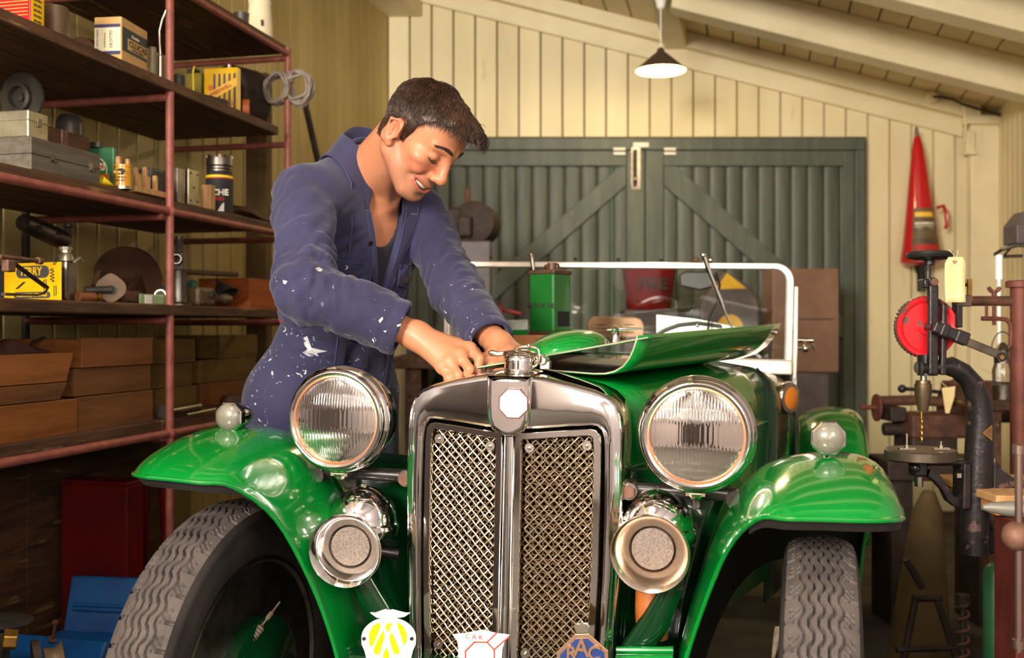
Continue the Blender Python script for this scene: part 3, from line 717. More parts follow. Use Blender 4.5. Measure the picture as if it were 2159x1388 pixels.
# ---------------- lifted bonnet half folded over to the right
mat('bonnet_edge',(196,186,160),.35,.6)
def fold(w):
    t=(w-.12)/.83
    a=C(1160,781,.12); 
    k=1+1.02*t               # widens toward the scuttle
    zr=.0*t
    prof=[(-.01,.983),(.04,.981),(.09,.979),(.13,.977),(.152,.978),(.17,.983),(.186,.993),(.197,1.008),(.204,1.024),(.209,1.040),(.2115,1.052)]
    out=[]
    for u,z in prof:
        zz=z+.018*t if True else z
        uu=u*(1+1.35*t) if u>0 else u
        zz=.983+(z-.983)*(1+.34*t)+.010*t
        out.append((uu,w,zz))
    return out
G=[fold(w) for w in np.linspace(.12,.95,14)]
o=MB().grid(G,flip=False).build('bonnet_top_lifted',['green_paint','green_inner'],car,ang=60)
md=o.modifiers.new('thick','SOLIDIFY'); md.thickness=.0025; md.offset=1; md.material_offset=1; md.material_offset_rim=0
o['label']='lifted bonnet half folded over to the right'
MB().tube(G[0],.0016,6).build('panel_edge','bonnet_edge',o)
# its side panel lying on top, outer face up
A0,B0=C(1000,776,.10),C(1366,712,.12)
def side(t,s): # t across 0..1, s depth 0..1
    a=A0.lerp(B0,t); w=.12+.42*s
    return V((a.x*(1+.35*s),w,a.z+.012*s*(1-t)+.01*s))
G=[[side(t,s) for t in np.linspace(0,1,20)] for s in np.linspace(0,1,8)]
sp=MB().grid(G,flip=True).build('bonnet_side_panel',['green_paint','green_inner'],car,ang=60)
md=sp.modifiers.new('thick','SOLIDIFY'); md.thickness=.0025; md.offset=-1; md.material_offset=1; md.material_offset_rim=0
MB().tube(G[0],.0016,6).build('panel_edge','bonnet_edge',sp)
# blister
bc=side(.435,.30); b=MB(); Gb=[]
for i in range(13):
    th=math.pi/2*i/12; row=[]
    for k in range(32):
        a=2*math.pi*k/32
        p=side(.435+.23*math.cos(a)*math.cos(th),.34+.30*math.sin(a)*math.cos(th)); row.append(p+V((-.05,0,1)).normalized()*(.042*math.sin(th)**1.0))
    Gb.append(row)
b.grid(Gb,False,True,True); b.build('blister','green_paint',sp,ang=180)
# T handle
hc=C(1297,722,.16); b=MB(); b.lathe([(.0105,0),(.0095,.004),(.0075,.010),(.008,.022),(.0095,.026),(.006,.029),(.0005,.03)],hc,(0,0,1),20); top=hc+V((0,0,.0245))
b.tube([top+V((-.016,0,-.001)),top+V((-.008,0,0)),top,top+V((.02,0,.002)),top+V((.052,.002,.0035))],[.0022,.0032,.0048,.0032,.0018],10); b.build('latch_handle','chrome',sp)
# ---------------- windscreen
ws=bpy.data.objects.new('windscreen',None); COL.objects.link(ws); ws.parent=car
mat('screen_frame',(232,222,206),.3,.55,c2=(214,200,180),sc=14)
WW=1.30
tl=C(950,545,WW); tr=C(1688,553,WW); U0,U1=-.536,.545; Z1=1.267; Z0=.958
def rrect(u0,u1,z0,z1,r,n=8):
    p=[(u0,z0)]
    for k in range(n+1): a=math.pi-k*math.pi/2/n; p.append((u0+r+r*math.cos(a),z1-r+r*math.sin(a)))
    for k in range(n+1): a=math.pi/2-k*math.pi/2/n; p.append((u1-r+r*math.cos(a),z1-r+r*math.sin(a)))
    p.append((u1,z0)); return p
oo=rrect(U0,U1,Z0,Z1,.055); ii=rrect(U0+.024,U1-.024,Z0,Z1-.020,.035)
R=[[(a[0]*(1-f)+c[0]*f,WW+w,a[1]*(1-f)+c[1]*f) for a,c in zip(oo,ii)] for f,w in ((0,.018),(0,.004),(.15,-.002),(.8,-.003),(1,.002),(1,.018))]
prof_ring(R,False,True,True).build('screen_frame','screen_frame',ws,ang=50)
b=MB(); b.hexa([(U0,WW-.02,Z0-.022),(U1,WW-.02,Z0-.022),(U1,WW+.02,Z0-.022),(U0,WW+.02,Z0-.022),(U0,WW-.008,Z0+.022),(U1,WW-.008,Z0+.022),(U1,WW+.02,Z0+.022),(U0,WW+.02,Z0+.022)]); b.build('bottom_rail','screen_frame',ws,bevel=.005)
b=MB(); b.add([(p[0],WW+.018-.065*(p[1]-Z0),p[1]) for p in ii],[tuple(range(len(ii)))]); b.build('pane','pane_glass',ws)
for px,py in ((1035,543),(1213,546),(1304,547),(1394,548.5),(1578,550)):
    q=C(px,py,WW-.003); b=MB(); b.lathe([(.006,0),(.005,.004),(.0005,.006)],q,(0,-1,0),12); b.build('screw','black_iron',ws)
for px,py in ((1468,548),(1498,549)):
    q=C(px,py,WW-.003); b=MB(); b.lathe([(.009,0),(.009,.004),(.006,.006),(.004,.010),(.0005,.011)],q,(0,-1,0),14); b.build('screw','rust_bolt' if px<1480 else 'chrome_dull',ws)
q=C(1120,538,WW-.01); b=MB(); b.tube([q,q+V((.006,-.004,-.03)),q+V((.012,-.004,-.07))],[.008,.006,.004],10); b.ell(q,(.009,.009,.009)); b.build('wiper_spindle','chrome_dull',ws)
b=MB(); pts=[C(1483,538,WW-.02),C(1491,562,WW-.02),C(1500,585,WW-.02),C(1520,635,WW-.02),C(1527,655,WW-.018),C(1546,697,WW-.012)]
b.tube(pts,[.008,.007,.0055,.006,.004,.0025],8); b.ell(pts[0],(.010,.010,.010)); b.build('wiper_arm','chrome',ws)
b=MB(); b.tube([C(1497,590,WW-.016),C(1522,645,WW-.016)],.003,6); b.build('wiper_rod','nickel',ws)
# pillar bracket with wing nut
b=MB(); b.prism([(0,.0),(.012,.0),(.014,.12),(.012,.30),(.0,.30)],(U1,WW-.0,Z0-.06),(1,0,0),(0,0,1),(0,.03,0)); b.build('pillar_bracket','screen_frame',ws,bevel=.003)
q=C(1703,718,WW+.01); b=MB(); b.cyl(q+V((-.03,0,0)),q+V((.016,0,0)),.008,n=12)
for a in (1,-1): b.tube([q+V((.006,0,0)),q+V((.016,0,.016*a)),q+V((.022,0,.030*a))],[.004,.006,.004],8,flat=((0,1,0),.6))
b.ell(q+V((-.006,0,-.024)),(.012,.012,.012)); b.cyl(q+V((-.03,0,-.024)),q+V((0,0,-.024)),.005,n=8); b.build('wing_nut','chrome_dull',ws)
b=MB(); b.prism([(-.006,0),(.016,.01),(.016,.11),(.004,.115)],(U1-.002,WW,Z0-.14),(1,0,0),(0,0,1),(0,.02,0)); b.build('pillar_foot','chrome',ws,bevel=.003)
# motor with cable on the screen
mat('dark_plastic',(48,44,44),.4)
b=MB(); p=[C(a,c,WW+.05) for a,c in ((1432,580),(1445,572),(1500,572),(1512,590),(1500,606),(1475,612),(1434,603))]
b.add(p+[q+V((0,.03,0)) for q in p],[tuple(range(6,-1,-1)),tuple(range(7,14))]+[(i,(i+1)%7,7+(i+1)%7,7+i) for i in range(7)]); b.build('wiper_motor','dark_plastic',ws,bevel=.004)
b=MB(); b.tube([C(1509,575,WW+.06),C(1518,600,WW+.06),C(1510,640,WW+.06),C(1495,670,WW+.06),C(1492,705,WW+.06)],.0035,8); b.build('motor_cable','dark_plastic',ws)
# dash pieces behind the screen
mat('aluminium',(196,196,192),.32,.8,c2=(170,170,166),sc=8); mat('brown_enamel',(164,124,92),.4,.3,c2=(140,100,72),sc=18,coat=.3)
def slab(px,w,d,name,m,parent,bev=.002):
    p=[C(a,c,w) for a,c in px]; n=len(p); b=MB()
    b.add(p+[q+V((0,d,0)) for q in p],[tuple(range(n-1,-1,-1)),tuple(range(n,2*n))]+[(i,(i+1)%n,n+(i+1)%n,n+i) for i in range(n)])
    return b.build(name,m,parent,bevel=bev)
slab([(1383,663),(1470,672),(1560,690),(1560,720),(1383,720)],WW+.10,.01,'dash_panel','aluminium',car)
slab([(1030,745),(1030,682),(1060,676),(1112,674),(1112,745)],WW+.10,.01,'dash_panel','aluminium',car)
slab([(1020,745),(1040,705),(1070,696),(1112,695),(1112,745)],WW+.09,.008,'dash_insert','green_paint',car)
b=MB()
G=[]
for (px,py) in ((1383,703),(1400,692),(1430,681),(1470,677),(1520,684)): G.append([C(px,py,WW+.098),C(px+2,py+4,WW+.092),C(px+3,py+9,WW+.098)])
b.grid(G); b.build('dash_bead','aluminium',car)
bp=slab([(1237,712),(1237,682),(1241,673),(1250,667),(1340,669),(1352,673),(1358,684),(1358,712)],WW+.05,.012,'instrument_plate','brown_enamel',car,.004)
q=C(1296,700,WW+.05); b=MB(); b.lathe([(.026,0),(.025,-.006),(.016,-.008),(.012,-.014),(.0005,-.015)],q,(0,1,0),28); b.build('boss','brown_enamel',bp)
for yy in (685,693,701):
    for (x0,x1) in ((1257,1276),(1316,1336)):
        b=MB(); a,c=C(x0,yy,WW+.0495),C(x1,yy,WW+.0495); b.tube([a,c],.0012,6); b.build('slot','seam',bp)
b=MB(); q=C(1297,674,WW+.049); b.ell(q,(.003,.003,.003)); b.build('rivet','nickel',bp)
q=C(1056,690,WW+.098); b=MB(); b.ell(q,(.005,.003,.005)); b.build('rivet','nickel',car)
q=C(1470,687,WW+.094); b=MB(); b.ell(q,(.005,.003,.005)); b.build('rivet','nickel',car)
# ---------------- badges on the badge bar
bar=MB().tube([(-.36,-.10,.40),(.36,-.10,.40)],.009,12).build('badge_bar','chrome',car)
WBA=-.115
mat('badge_yellow',(232,222,0),.35); mat('badge_blue',(34,56,110),.3,coat=.5); mat('badge_red_line',(190,60,44),.4); mat('bronze',(170,130,100),.35,.7)
# winged oval badge
wbg=bpy.data.objects.new('winged_badge',None); COL.objects.link(wbg); wbg.parent=car; wbg['label']='winged chrome badge with yellow interlaced letters'
def z2(x,y): return C(740+x*560/2159,1260+y*128/493,WBA)      # pixel of the enlarged crop
def flat(pts,name,m,parent,d=.003,off=0,bev=.0008):
    p=[z2(*q)+V((0,-off,0)) for q in pts]; n=len(p); b=MB()
    b.add(p+[q+V((0,d,0)) for q in p],[tuple(range(n)),tuple(range(2*n-1,n-1,-1))]+[(i,n+i,n+(i+1)%n,(i+1)%n) for i in range(n)])
    o=b.build(name,m,parent,bevel=bev); bm=bmesh.new(); bm.from_mesh(o.data); bmesh.ops.recalc_face_normals(bm,faces=bm.faces); bm.to_mesh(o.data); bm.free(); return o
ov=[(305+222*math.sin(a)*(1 if math.cos(a)>-.2 else .93),330-165*math.cos(a)*(1.0 if math.cos(a)>0 else 2.1)) for a in np.linspace(0,2*math.pi,40,endpoint=False)]
flat(ov,'badge_plate','white_enamel',wbg)
flat([(155,122),(200,124),(240,108),(280,96),(300,102),(316,102),(340,98),(390,112),(440,124),(486,124),(460,142),(440,156),(400,164),(340,168),(318,182),(306,182),(290,170),(215,165),(190,150)],'wings','white_enamel',wbg,.004,.002)
for poly in ([(148,360),(150,290),(178,235),(215,208),(240,212),(236,250),(190,360),(172,396),(150,388)],[(280,240),(295,212),(322,206),(332,218),(318,250),(304,282),(290,270)],[(372,212),(392,208),(430,240),(455,300),(452,360),(430,390),(418,350),(400,290)],[(262,262),(274,320),(262,360),(236,450),(214,466),(188,456),(186,420),(210,360)],[(330,276),(342,300),(372,370),(398,440),(380,462),(350,458),(330,400),(312,330)],[(288,400),(312,460),(312,520),(258,520),(262,468)]):
    flat(poly,'yellow_inlay','badge_yellow',wbg,.003,.0012,0)
for px in (109,497): q=z2(px,333); MB().cyl(q+V((0,-.004,0)),q,.0032,n=12).build('screw','black_iron',wbg)
# white club badge
cbg=bpy.data.objects.new('club_badge',None); COL.objects.link(cbg); cbg.parent=car; cbg['label']='white enamel club badge with red octagon outline'
flat([(832,302),(940,290),(1062,266),(1180,292),(1290,306),(1252,350),(1230,420),(1224,520),(872,520),(870,400),(862,350)],'badge_plate','white_enamel',cbg,.003,.0)
def line(pts,wd,name,m,parent,off=.0014):
    b=MB(); p=[z2(*q)+V((0,-off,0)) for q in pts]
    for a,c in zip(p[:-1],p[1:]):
        d=(c-a).normalized(); nn=V((-d.z,0,d.x))*wd; e=d*wd*.6; b.add([a-nn-e,c-nn+e,c+nn+e,a+nn-e],[(0,1,2,3)])
    return b.build(name,m,parent)
line([(932,520),(932,435),(1005,362),(1108,364),(1166,425),(1166,520)],.0013,'red_outline','badge_red_line',cbg)
line([(1112,358),(1184,288)],.0012,'red_outline','badge_red_line',cbg); line([(1170,418),(1285,318)],.0012,'red_outline','badge_red_line',cbg)
q=z2(1000,322); text('C A R',.0125,q+V((0,-.0014,0)),(1,0,0),(0,0,1),'badge_red_line',cbg,ext=.0001)
# crowned badge
rbg=bpy.data.objects.new('crowned_badge',None); COL.objects.link(rbg); rbg.parent=car; rbg['label']='bronze crowned badge with blue enamel and letters'
flat([(1668,520),(1672,452),(1820,300),(1930,296),(2090,435),(2092,520)],'badge_plate','bronze',rbg,.004,0)
flat([(1700,520),(1702,462),(1830,336),(1920,332),(2058,446),(2060,520)],'blue_enamel','badge_blue',rbg,.003,.0012,0)
flat([(1812,240),(1835,212),(1862,210),(1872,192),(1884,192),(1894,208),(1925,214),(1944,238),(1926,292),(1834,292)],'crown','nickel',rbg,.005,.002)
q=z2(1880,420); text('A',.043,q+V((-.001,-.003,.002)),(1,0,0),(0,0,1),'bronze',rbg,ext=.0015,bold=.0006,font_sx=.9)
q=z2(1795,440); text('R',.034,q+V((0,-.003,-.003)),(1,0,0),(0,0,1),'bronze',rbg,ext=.0015,bold=.0006,font_sx=.95)
q=z2(1980,440); text('C',.034,q+V((0,-.003,-.003)),(1,0,0),(0,0,1),'bronze',rbg,ext=.0015,bold=.0006,font_sx=.95)
# ================================================================== storage rack on the left
mat('shelf_wood',(96,62,36),.7,c2=(58,36,20),sc=9,st=(5,.6,5),bump=.2,bsc=18,wear=((136,104,60),7,.60,.08))
mat('drawer_wood',(146,88,40),.5,c2=(112,62,24),sc=5,st=(4,.8,9),bump=.06,bsc=20,lo=.3,hi=.7,orand=.22)
mat('drawer_wood_dark',(112,70,34),.5,c2=(84,52,26),sc=5,st=(4,.8,9),bump=.06,bsc=20,orand=.22)
mat('drawer_wood_olive',(122,92,36),.55,c2=(96,70,26),sc=5,st=(4,.8,9),bump=.06,bsc=20,orand=.22)
mat('grey_wood',(100,90,76),.6,c2=(72,64,54),sc=6,st=(6,.7,9),bump=.12,bsc=20)
mat('pale_wood',(196,150,98),.6,c2=(168,124,76),sc=8,st=(6,6,1),bump=.05)
mat('tin_plate',(196,188,160),.3,.85,c2=(150,140,112),sc=10); mat('dark_tin',(62,58,54),.4,.4,c2=(84,76,66),sc=16)
mat('tin_red',(196,26,34),.28,coat=.5); mat('tin_yellow',(232,184,10),.35,c2=(206,154,8),sc=10); mat('tin_green',(46,104,64),.4,c2=(66,120,80),sc=8,wear=((140,130,90),14,.66,.08))
mat('cardboard',(206,166,104),.75,c2=(182,140,82),sc=7); mat('label_paper',(238,224,184),.7); mat('label_dark',(62,62,62),.7); mat('ink',(40,36,36),.7); mat('ink_blue',(62,60,96),.7)
mat('ink_red',(176,36,30),.6); mat('ink_yellow',(240,206,30),.5); mat('ink_white',(240,234,212),.5); mat('ink_orange',(214,110,34),.6); mat('ink_gold',(238,190,70),.5)
mat('brown_tin',(116,92,66),.5,.2,c2=(90,70,48),sc=12); mat('glassy',(150,140,110),.15,0,trans=.6); mat('brass',(186,140,62),.35,.85,c2=(140,104,48),sc=20)
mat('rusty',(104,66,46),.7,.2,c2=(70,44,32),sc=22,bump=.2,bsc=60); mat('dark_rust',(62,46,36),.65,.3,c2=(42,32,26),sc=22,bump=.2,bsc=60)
mat('teal_paint',(66,124,110),.45); mat('mint_tin',(150,178,128),.4); mat('rope',(150,136,122),.8,c2=(120,106,94),sc=30,bump=.4,bsc=90)
mat('leather_brown',(84,50,28),.6,c2=(60,36,20),sc=14); mat('blue_box',(20,84,144),.4,c2=(14,62,112),sc=7,wear=((120,72,40),13,.68,.05),coat=.2); mat('red_box',(112,10,10),.45,c2=(88,8,8),sc=6)
mat('orange_wood',(190,100,40),.55,c2=(160,78,28),sc=6,st=(6,.8,9)); mat('amber_tin',(206,146,30),.3,coat=.5,c2=(180,118,20),sc=14); mat('olive_tin',(150,134,40),.5,c2=(120,104,30),sc=9)
mat('old_post',(106,84,40),.75,c2=(72,54,24),sc=5,st=(3,3,.6),bump=.2); mat('copper',(170,110,70),.35,.7)
RO=P(358,694,2.8); RO.z=0
RM=Matrix.Translation(RO)@Matrix.Rotation(-YAW,4,'Z')
Z1,Z2,Z3,Z4,Z5=2.05,1.744,1.421,1.127,.808
def RS(px,lat):
    """along-rack position and distance of the ray through image column px on the plane lat"""
    k=(px-CX)/F; o=RO+UX*lat       # solve o + y*WY = t*(k,1)
    # o.x + y*WY.x = k*(o.y + y*WY.y)
    y=(k*o.y-o.x)/(WY.x-k*WY.y); D=o.y+y*WY.y
    return y,D
def item(name,label,cat,px,lat,z,rot=0,group=None):
    y,D=RS(px,lat); p=RM@V((lat,y,z)); t=thing(name,label,cat,p,-YAW+rot,group); t['_s']=D/F; return t,D/F
rack=thing('storage_rack','tall storage rack of red pipe posts and worn wooden shelves','rack'); rack.matrix_world=RM
yfar=RS(607,0)[0]; DEP=.46
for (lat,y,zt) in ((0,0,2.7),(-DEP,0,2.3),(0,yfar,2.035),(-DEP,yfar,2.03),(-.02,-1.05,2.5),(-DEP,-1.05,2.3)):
    MB().cyl((lat,y,0),(lat,y,zt),.0113,n=16).build('post','red_oxide_pipe' if lat>-.1 else 'dark_rust',rack)  # rear posts get a darker material for the shade behind the shelves
for z,y1,rail in ((Z1,yfar+.02,1),(Z2,.64,0),(Z3,.64,1),(Z4,.66,0),(Z5,.66,1)):
    th=.030
    b=MB(); lat1=.012 if rail==0 else -.016
    y=-1.2; 
    for y0,yy in ((-1.2,-.012),(-.010,y1)):
        for (l0,l1) in ((lat1,-.15),(-.152,-.30),(-.302,-DEP+.016)):
            lo=min(l0,-.013) if rail==0 and False else l0
            MB().bx(l1,lo,y0,yy,z-th,z).build('plank','shelf_wood',rack,bevel=.004)
    if rail: MB().cyl((0,-1.15,z-.036),(0,yfar,z-.036),.0113,n=14).build('rail','red_oxide_pipe',rack)
    for y in (0,yfar,-1.05): 
        zz=z-.044 if not rail else z-.05
        MB().cyl((0 if y>-1 else -.02,y,zz),(-DEP,y,zz),.0108,n=14).build('cross_rail','red_oxide_pipe',rack)
for y,zz in ((0,Z3-.036),(0,Z5-.036)):
    b=MB(); b.ell((0,y,zz),(.016,.018,.018)); b.build('weld','red_oxide_pipe',rack)
def boxitem(name,label,cat,x0,xm,x1,h,lat,z,m,bev=.002,rot=0,group=None,lidline=0):
    t,s=item(name,label,cat,xm,lat,z,rot,group)
    a=math.atan2(xm-CX,F); ny=V((-WY.x,-WY.y)); r=V((-math.sin(a),-math.cos(a)))
    cy=max(.3,ny.dot(r)); cxx=max(.25,V((UX.x,UX.y)).dot(r))
    wl=(xm-x0)*s/cy; dp=(x1-xm)*s/cxx; h=h*s
    b=MB(); b.bx(-wl,0,0,dp,0,h); b.build('body',m,t,bevel=bev)
    return t,wl,dp,h
def cylitem(name,label,cat,px,r,prof,lat,z,m,n=28,group=None):
    """prof: (r fraction, height px)"""
    t,s=item(name,label,cat,px,lat,z,0,group); s2=s
    b=MB(); b.lathe([(r*s*a,h*s) for a,h in prof],(0,0,0),(0,0,1),n); b.build('body',m,t,ang=35)
    return t,r*s,s
# ---- top shelf
t,r,s=cylitem('enamel_jug','cream enamel jug on the topmost shelf','jug',548,27,[(.8,0),(1,4),(.95,40),(.85,70),(.9,80)],-.07,Z1,'cream_trim')
b=MB(); b.box((r*.5,-r*.78,.045),(.018,.004,.02)); b.build('strap','leather_brown',t)
t,r,s=cylitem('paint_pot','dull grey pot behind the cream jug on the topmost shelf','pot',510,18,[(.9,0),(1,50)],-.12,Z1,'dark_tin')
# ---- second shelf
t,wl,dp,h=boxitem('oil_tin','red and yellow square tin at the left end of the upper shelf','tin',-60,64,91,130,-.03,Z2,'tin_red')
MB().bx(-.002,.001,.004,dp-.002,.008,h-.004).build('side_label','tin_yellow',t)
for k in range(5): MB().bx(-wl+.004,-.006,-.0012,0,.030+.007*k+(.001*k),.0312+.008*k).build('stripe','ink_gold',t)
text('CONTENTS',.008,(-.05,-.0008,.022),(1,0,0),(0,0,1),'ink_gold',t); text('PLATE',.009,(-.03,-.0008,.011),(1,0,0),(0,0,1),'ink_gold',t)
for k in range(7): text('MIX WELL',.0075,(.0014,dp*.5,.02+.012*k),(0,1,0),(0,0,1),'ink',t,font_sx=.8)
cylitem('canister','brown textured cylindrical canister beside the red tin','canister',119,27,[(1,0),(.98,20),(.94,75),(.88,85),(.86,88),(.80,89)],-.09,Z2,'brown_tin')
cylitem('dark_cup','small black tapered cup between the canister and carton','cup',166,18,[(.7,0),(.8,4),(1,33),(.9,33),(.7,8)],-.10,Z2,'dark_tin')
t,s=item('coil_spring','small steel coil spring lying beside the carton','spring',190,-.07,Z2); pts=[(-.02+.012*math.sin(a),-.02+.0035*a,.014+.012*math.cos(a)) for a in np.linspace(0,12*math.pi/2.2,70)]
MB().tube(pts,.0018,6).build('coil','steel',t)
t,s=item('headlight_bowl','brown bowl leaning on the wall behind the carton','bowl',172,-.30,Z2); b=MB(); b.lathe([(.075,0),(.07,.03),(.04,.05),(.0005,.055)],(0,0,.075),(.25,1,.2),28); b.build('bowl','leather_brown',t)
t,wl,dp,h=boxitem('parts_carton','cardboard parts carton with white label and dark printed side','carton',205,256,320,100,-.015,Z2,'cardboard',.003,rot=.10)
MB().bx(-wl+.002,-.003,-.001,0,h*.20,h*.84).build('label','label_paper',t)
for z0,z1 in ((.77,.84),(.20,.27)): MB().bx(-wl+.002,-.003,-.0016,0,h*z0,h*z1).build('label_band','ink_blue',t)
text('GLUCAS',.012,(-wl*.38,-.0014,h*.52),(0,0,-1),(1,0,0),'ink',t,font_sx=1.0); text('JOSEPH LUCAS LTD',.0065,(-wl*.87,-.0014,h*.5),(0,0,-1),(1,0,0),'ink_blue',t)
text('MOTOR SERVICE',.005,(-wl*.6,-.0014,h*.5),(0,0,-1),(1,0,0),'ink',t)
MB().bx(0,.001,.004,dp-.004,h*.30,h*.80).build('side_print','label_dark',t); MB().bx(0,.0016,dp*.22,dp-.005,h*.36,h*.60).build('side_panel','cardboard',t)
text('CLUCAS',.021,(.0018,dp*.60,h*.50),(0,1,0),(0,0,1),'ink',t,bold=.0004,font_sx=1.2); text('MOTOR SERVICE',.008,(.0018,dp*.60,h*.395),(0,1,0),(0,0,1),'ink',t); text('Genuine',.012,(.0016,dp*.5,h*.68),(0,1,0),(0,0,1),'label_paper',t,shear=.3)
cylitem('glass_tube','tall dusty glass tube to the right of the carton','bottle',322,8,[(1,0),(1,66),(.8,67)],-.03,Z2,'glassy',16)
t,r,s=cylitem('oil_syringe','slim oil can with a long curved spout beside the front post','oil can',339,6,[(1,0),(1,52),(.4,55)],-.02,Z2,'steel',16)
MB().tube([(0,0,50*s),(-.003,0,80*s),(-.004,0,105*s),(.004,0,128*s),(.012,0,140*s),(.016,0,148*s)],[.0035,.003,.003,.003,.004,.0035],8).build('spout','steel',t)
cylitem('zinc_pot','grey zinc pot just right of the front post','pot',377,15,[(1,0),(.95,32),(.9,36),(.8,36)],-.05,Z2,'dark_tin')
t,wl,dp,h=boxitem('fuel_can','large yellow fuel can with black stains at the back','fuel can',372,424,442,120,-.27,Z2,'olive_tin')
b=MB(); b.bx(-wl*.6,-wl*.3,dp*.2,dp*.8,h,h+.02); b.build('handle','dark_tin',t)
t,r,s=cylitem('spout_oiler','small oiler with a bent yellow spout','oil can',408,10,[(1,0),(1,8),(.5,14)],-.04,Z2,'dark_tin'); MB().tube([(0,0,10*s),(-.001,0,35*s),(-.002,0,55*s),(.003,0,66*s)],[.004,.003,.0026,.002],8).build('spout','ink_yellow',t)
t,wl,dp,h=boxitem('striped_tin','yellow and blue striped tin with a red lettered diagonal band','tin',434,501,508,103,-.04,Z2,'tin_yellow',.0015,rot=.05)
for k in range(5): MB().bx(-wl*.72+k*wl*.15,-wl*.66+k*wl*.15,-.0006,0,h*.03,h*.88).build('stripe','ink_blue',t)
band=[(-wl+.004,h*.28),(-.002,h*.62),(-.002,h*.80),(-wl+.004,h*.46)]
MB().prism(band,(0,-.0004,0),(1,0,0),(0,0,1),(0,-.0006,0)).build('band','ink_gold',t)
text('SPEEDWELL',.0165,(-wl*.5,-.0012,h*.54),(1,0,.33*h/wl*1.02),(0,0,1),'ink_red',t,bold=.0005,font_sx=.95)
text('MOTOR OIL',.009,(-wl*.32,-.0012,h*.25),(1,0,0),(0,0,1),'ink_red',t); MB().cyl((-wl*.8,-.0008,h*.6),(-wl*.8,0,h*.6),.010,n=20).build('round_mark','ink_orange',t)
MB().cyl((-wl*.3,dp*.5,h),(-wl*.3,dp*.5,h+.012),.007,n=12).build('cap','tin_plate',t)
t,s=item('brass_torch','dull metal tube lying in front of the striped tin','tube',462,-.012,Z2); MB().cyl((-.04,-.085,.012),(.0,.04,.012),.011,n=16).build('body','dark_tin',t)
t,s=item('orange_disc','orange wooden disc standing at the right of the striped tin','disc',516,-.05,Z2); MB().cyl((-.008,0,.035),(.012,.01,.035),.034,n=28).build('body','orange_wood',t,bevel=.003)
t,s=item('iron_drum','big dark iron wheel standing at the end of the upper shelf','wheel',560,-.22,Z2+.0); b=MB(); b.lathe([(.03,-.06),(.105,-.06),(.115,-.05),(.115,.05),(.105,.06),(.03,.06)],(0,.06,.125),(.45,1,0),36); b.build('drum','dark_rust',t); 
t.location=RM@V((-.2,.70,Z2))
# rope coil on the far post
t,s=item('rope_coil','tangled grey rope coil hanging on the far rack post','rope',607,.02,1.62)
t.location=RM@V((0,yfar,1.785))
for k in range(13):
    b=MB(); cx=-.035 if k<4 else .040; r=.044+.006*random.uniform(-1,1.6); ph=random.uniform(0,6); tilt=random.uniform(-.5,.5)
    pts=[(cx+random.uniform(-.002,.002)+r*math.cos(a),(.02 if k%2 else -.022)+tilt*.02*math.sin(a+ph)+.004*k*(-1)**k*.4,.11+r*1.1*math.sin(a)+.006*math.sin(3*a+ph)) for a in np.linspace(0,2*math.pi,28,endpoint=False)]
    b.tube(pts,.0052,7,closed=True); b.build('loop','rope',t)
# ---- third shelf
t,wl,dp,h=boxitem('long_wooden_box','long dusty grey wooden tool box with metal catches','box',-60,66,211,70,-.02,Z3,'grey_wood',.002)
hb=h
MB().bx(-wl-.001,.001,-.001,dp+.001,h*.48,h*.50).build('lid_seam','seam',t)
for y in (dp*.28,dp*.85):
    MB().bx(0,.003,y-.006,y+.006,h*.38,h*.62).build('catch','steel',t); MB().tube([(.004,y,h*.42),(.006,y+.006,h*.33),(.006,y+.012,h*.40)],.0015,6).build('hook','steel',t)
t,wl,dp,h=boxitem('silver_tin_box','shiny silver tin box stacked on the long wooden box','tin box',-60,60,99,58,-.035,Z3+hb+.001,'tin_plate',.003)
MB().bx(-wl-.002,.002,-.002,dp+.002,h*.62,h*.66).build('lid_rim','tin_plate',t); MB().bx(.001,.004,dp*.4,dp*.6,h*.45,h*.75).build('catch','steel',t)
t,wl,dp,h=boxitem('latched_wooden_box','dark wooden box with a rusty hasp behind the silver tin','box',70,101,186,62,-.16,Z3+hb*.0+.07,'shelf_wood',.002)
t.location.z=Z3+hb+.002
MB().bx(0,.005,dp*.30,dp*.42,h*.3,h).build('hasp','rust_bolt',t); MB().cyl((.005,dp*.36,h*.5),(.012,dp*.36,h*.5),.007,n=12).build('staple','rust_bolt',t)
zt=t.location.z+h
t,s=item('black_dome','black metal dome cover on the latched wooden box','dome',146,-.20,zt); b=MB(); b.lathe([(.034,0),(.034,.030),(.031,.045),(.022,.056),(.0005,.060)],(0,0,0),(0,0,1),28); b.build('body','dark_tin',t)
t,s=item('brake_drum','grey iron hub drum standing behind the silver tin','drum',44,-.20,Z3+hb); b=MB(); b.lathe([(.062,0),(.064,.006),(.060,.012),(.035,.014),(.034,-.012),(.026,-.014),(.024,.008),(.010,.01),(.010,-.006),(.0005,-.007)],(0,0,.118),(.05,1,.05),44); b.build('body','dark_tin',t); 
for k in range(4): a=k*math.pi/2+.6; MB().cyl((.049*math.cos(a),.008,.118+.049*math.sin(a)),(.049*math.cos(a),.016,.118+.049*math.sin(a)),.004,n=10).build('bolt_hole','seam',t)
t.location.z=Z3+hb+.02
t,wl,dp,h=boxitem('green_oil_can','green oil can with a round white ring and red lettering','oil can',168,240,247,104,-.12,Z3,'tin_green',.004)
MB().cyl((-wl*.5,dp*.5,h),(-wl*.5,dp*.5,h+.014),.020,n=20).build('cap','dark_tin',t)
b=MB(); b.lathe([(.036,-.0006),(.0385,-.0006),(.0385,0),(.036,0)],(-wl*.52,0,h*.52),(0,1,0),40,closed=True); b.build('ring','label_paper',t)
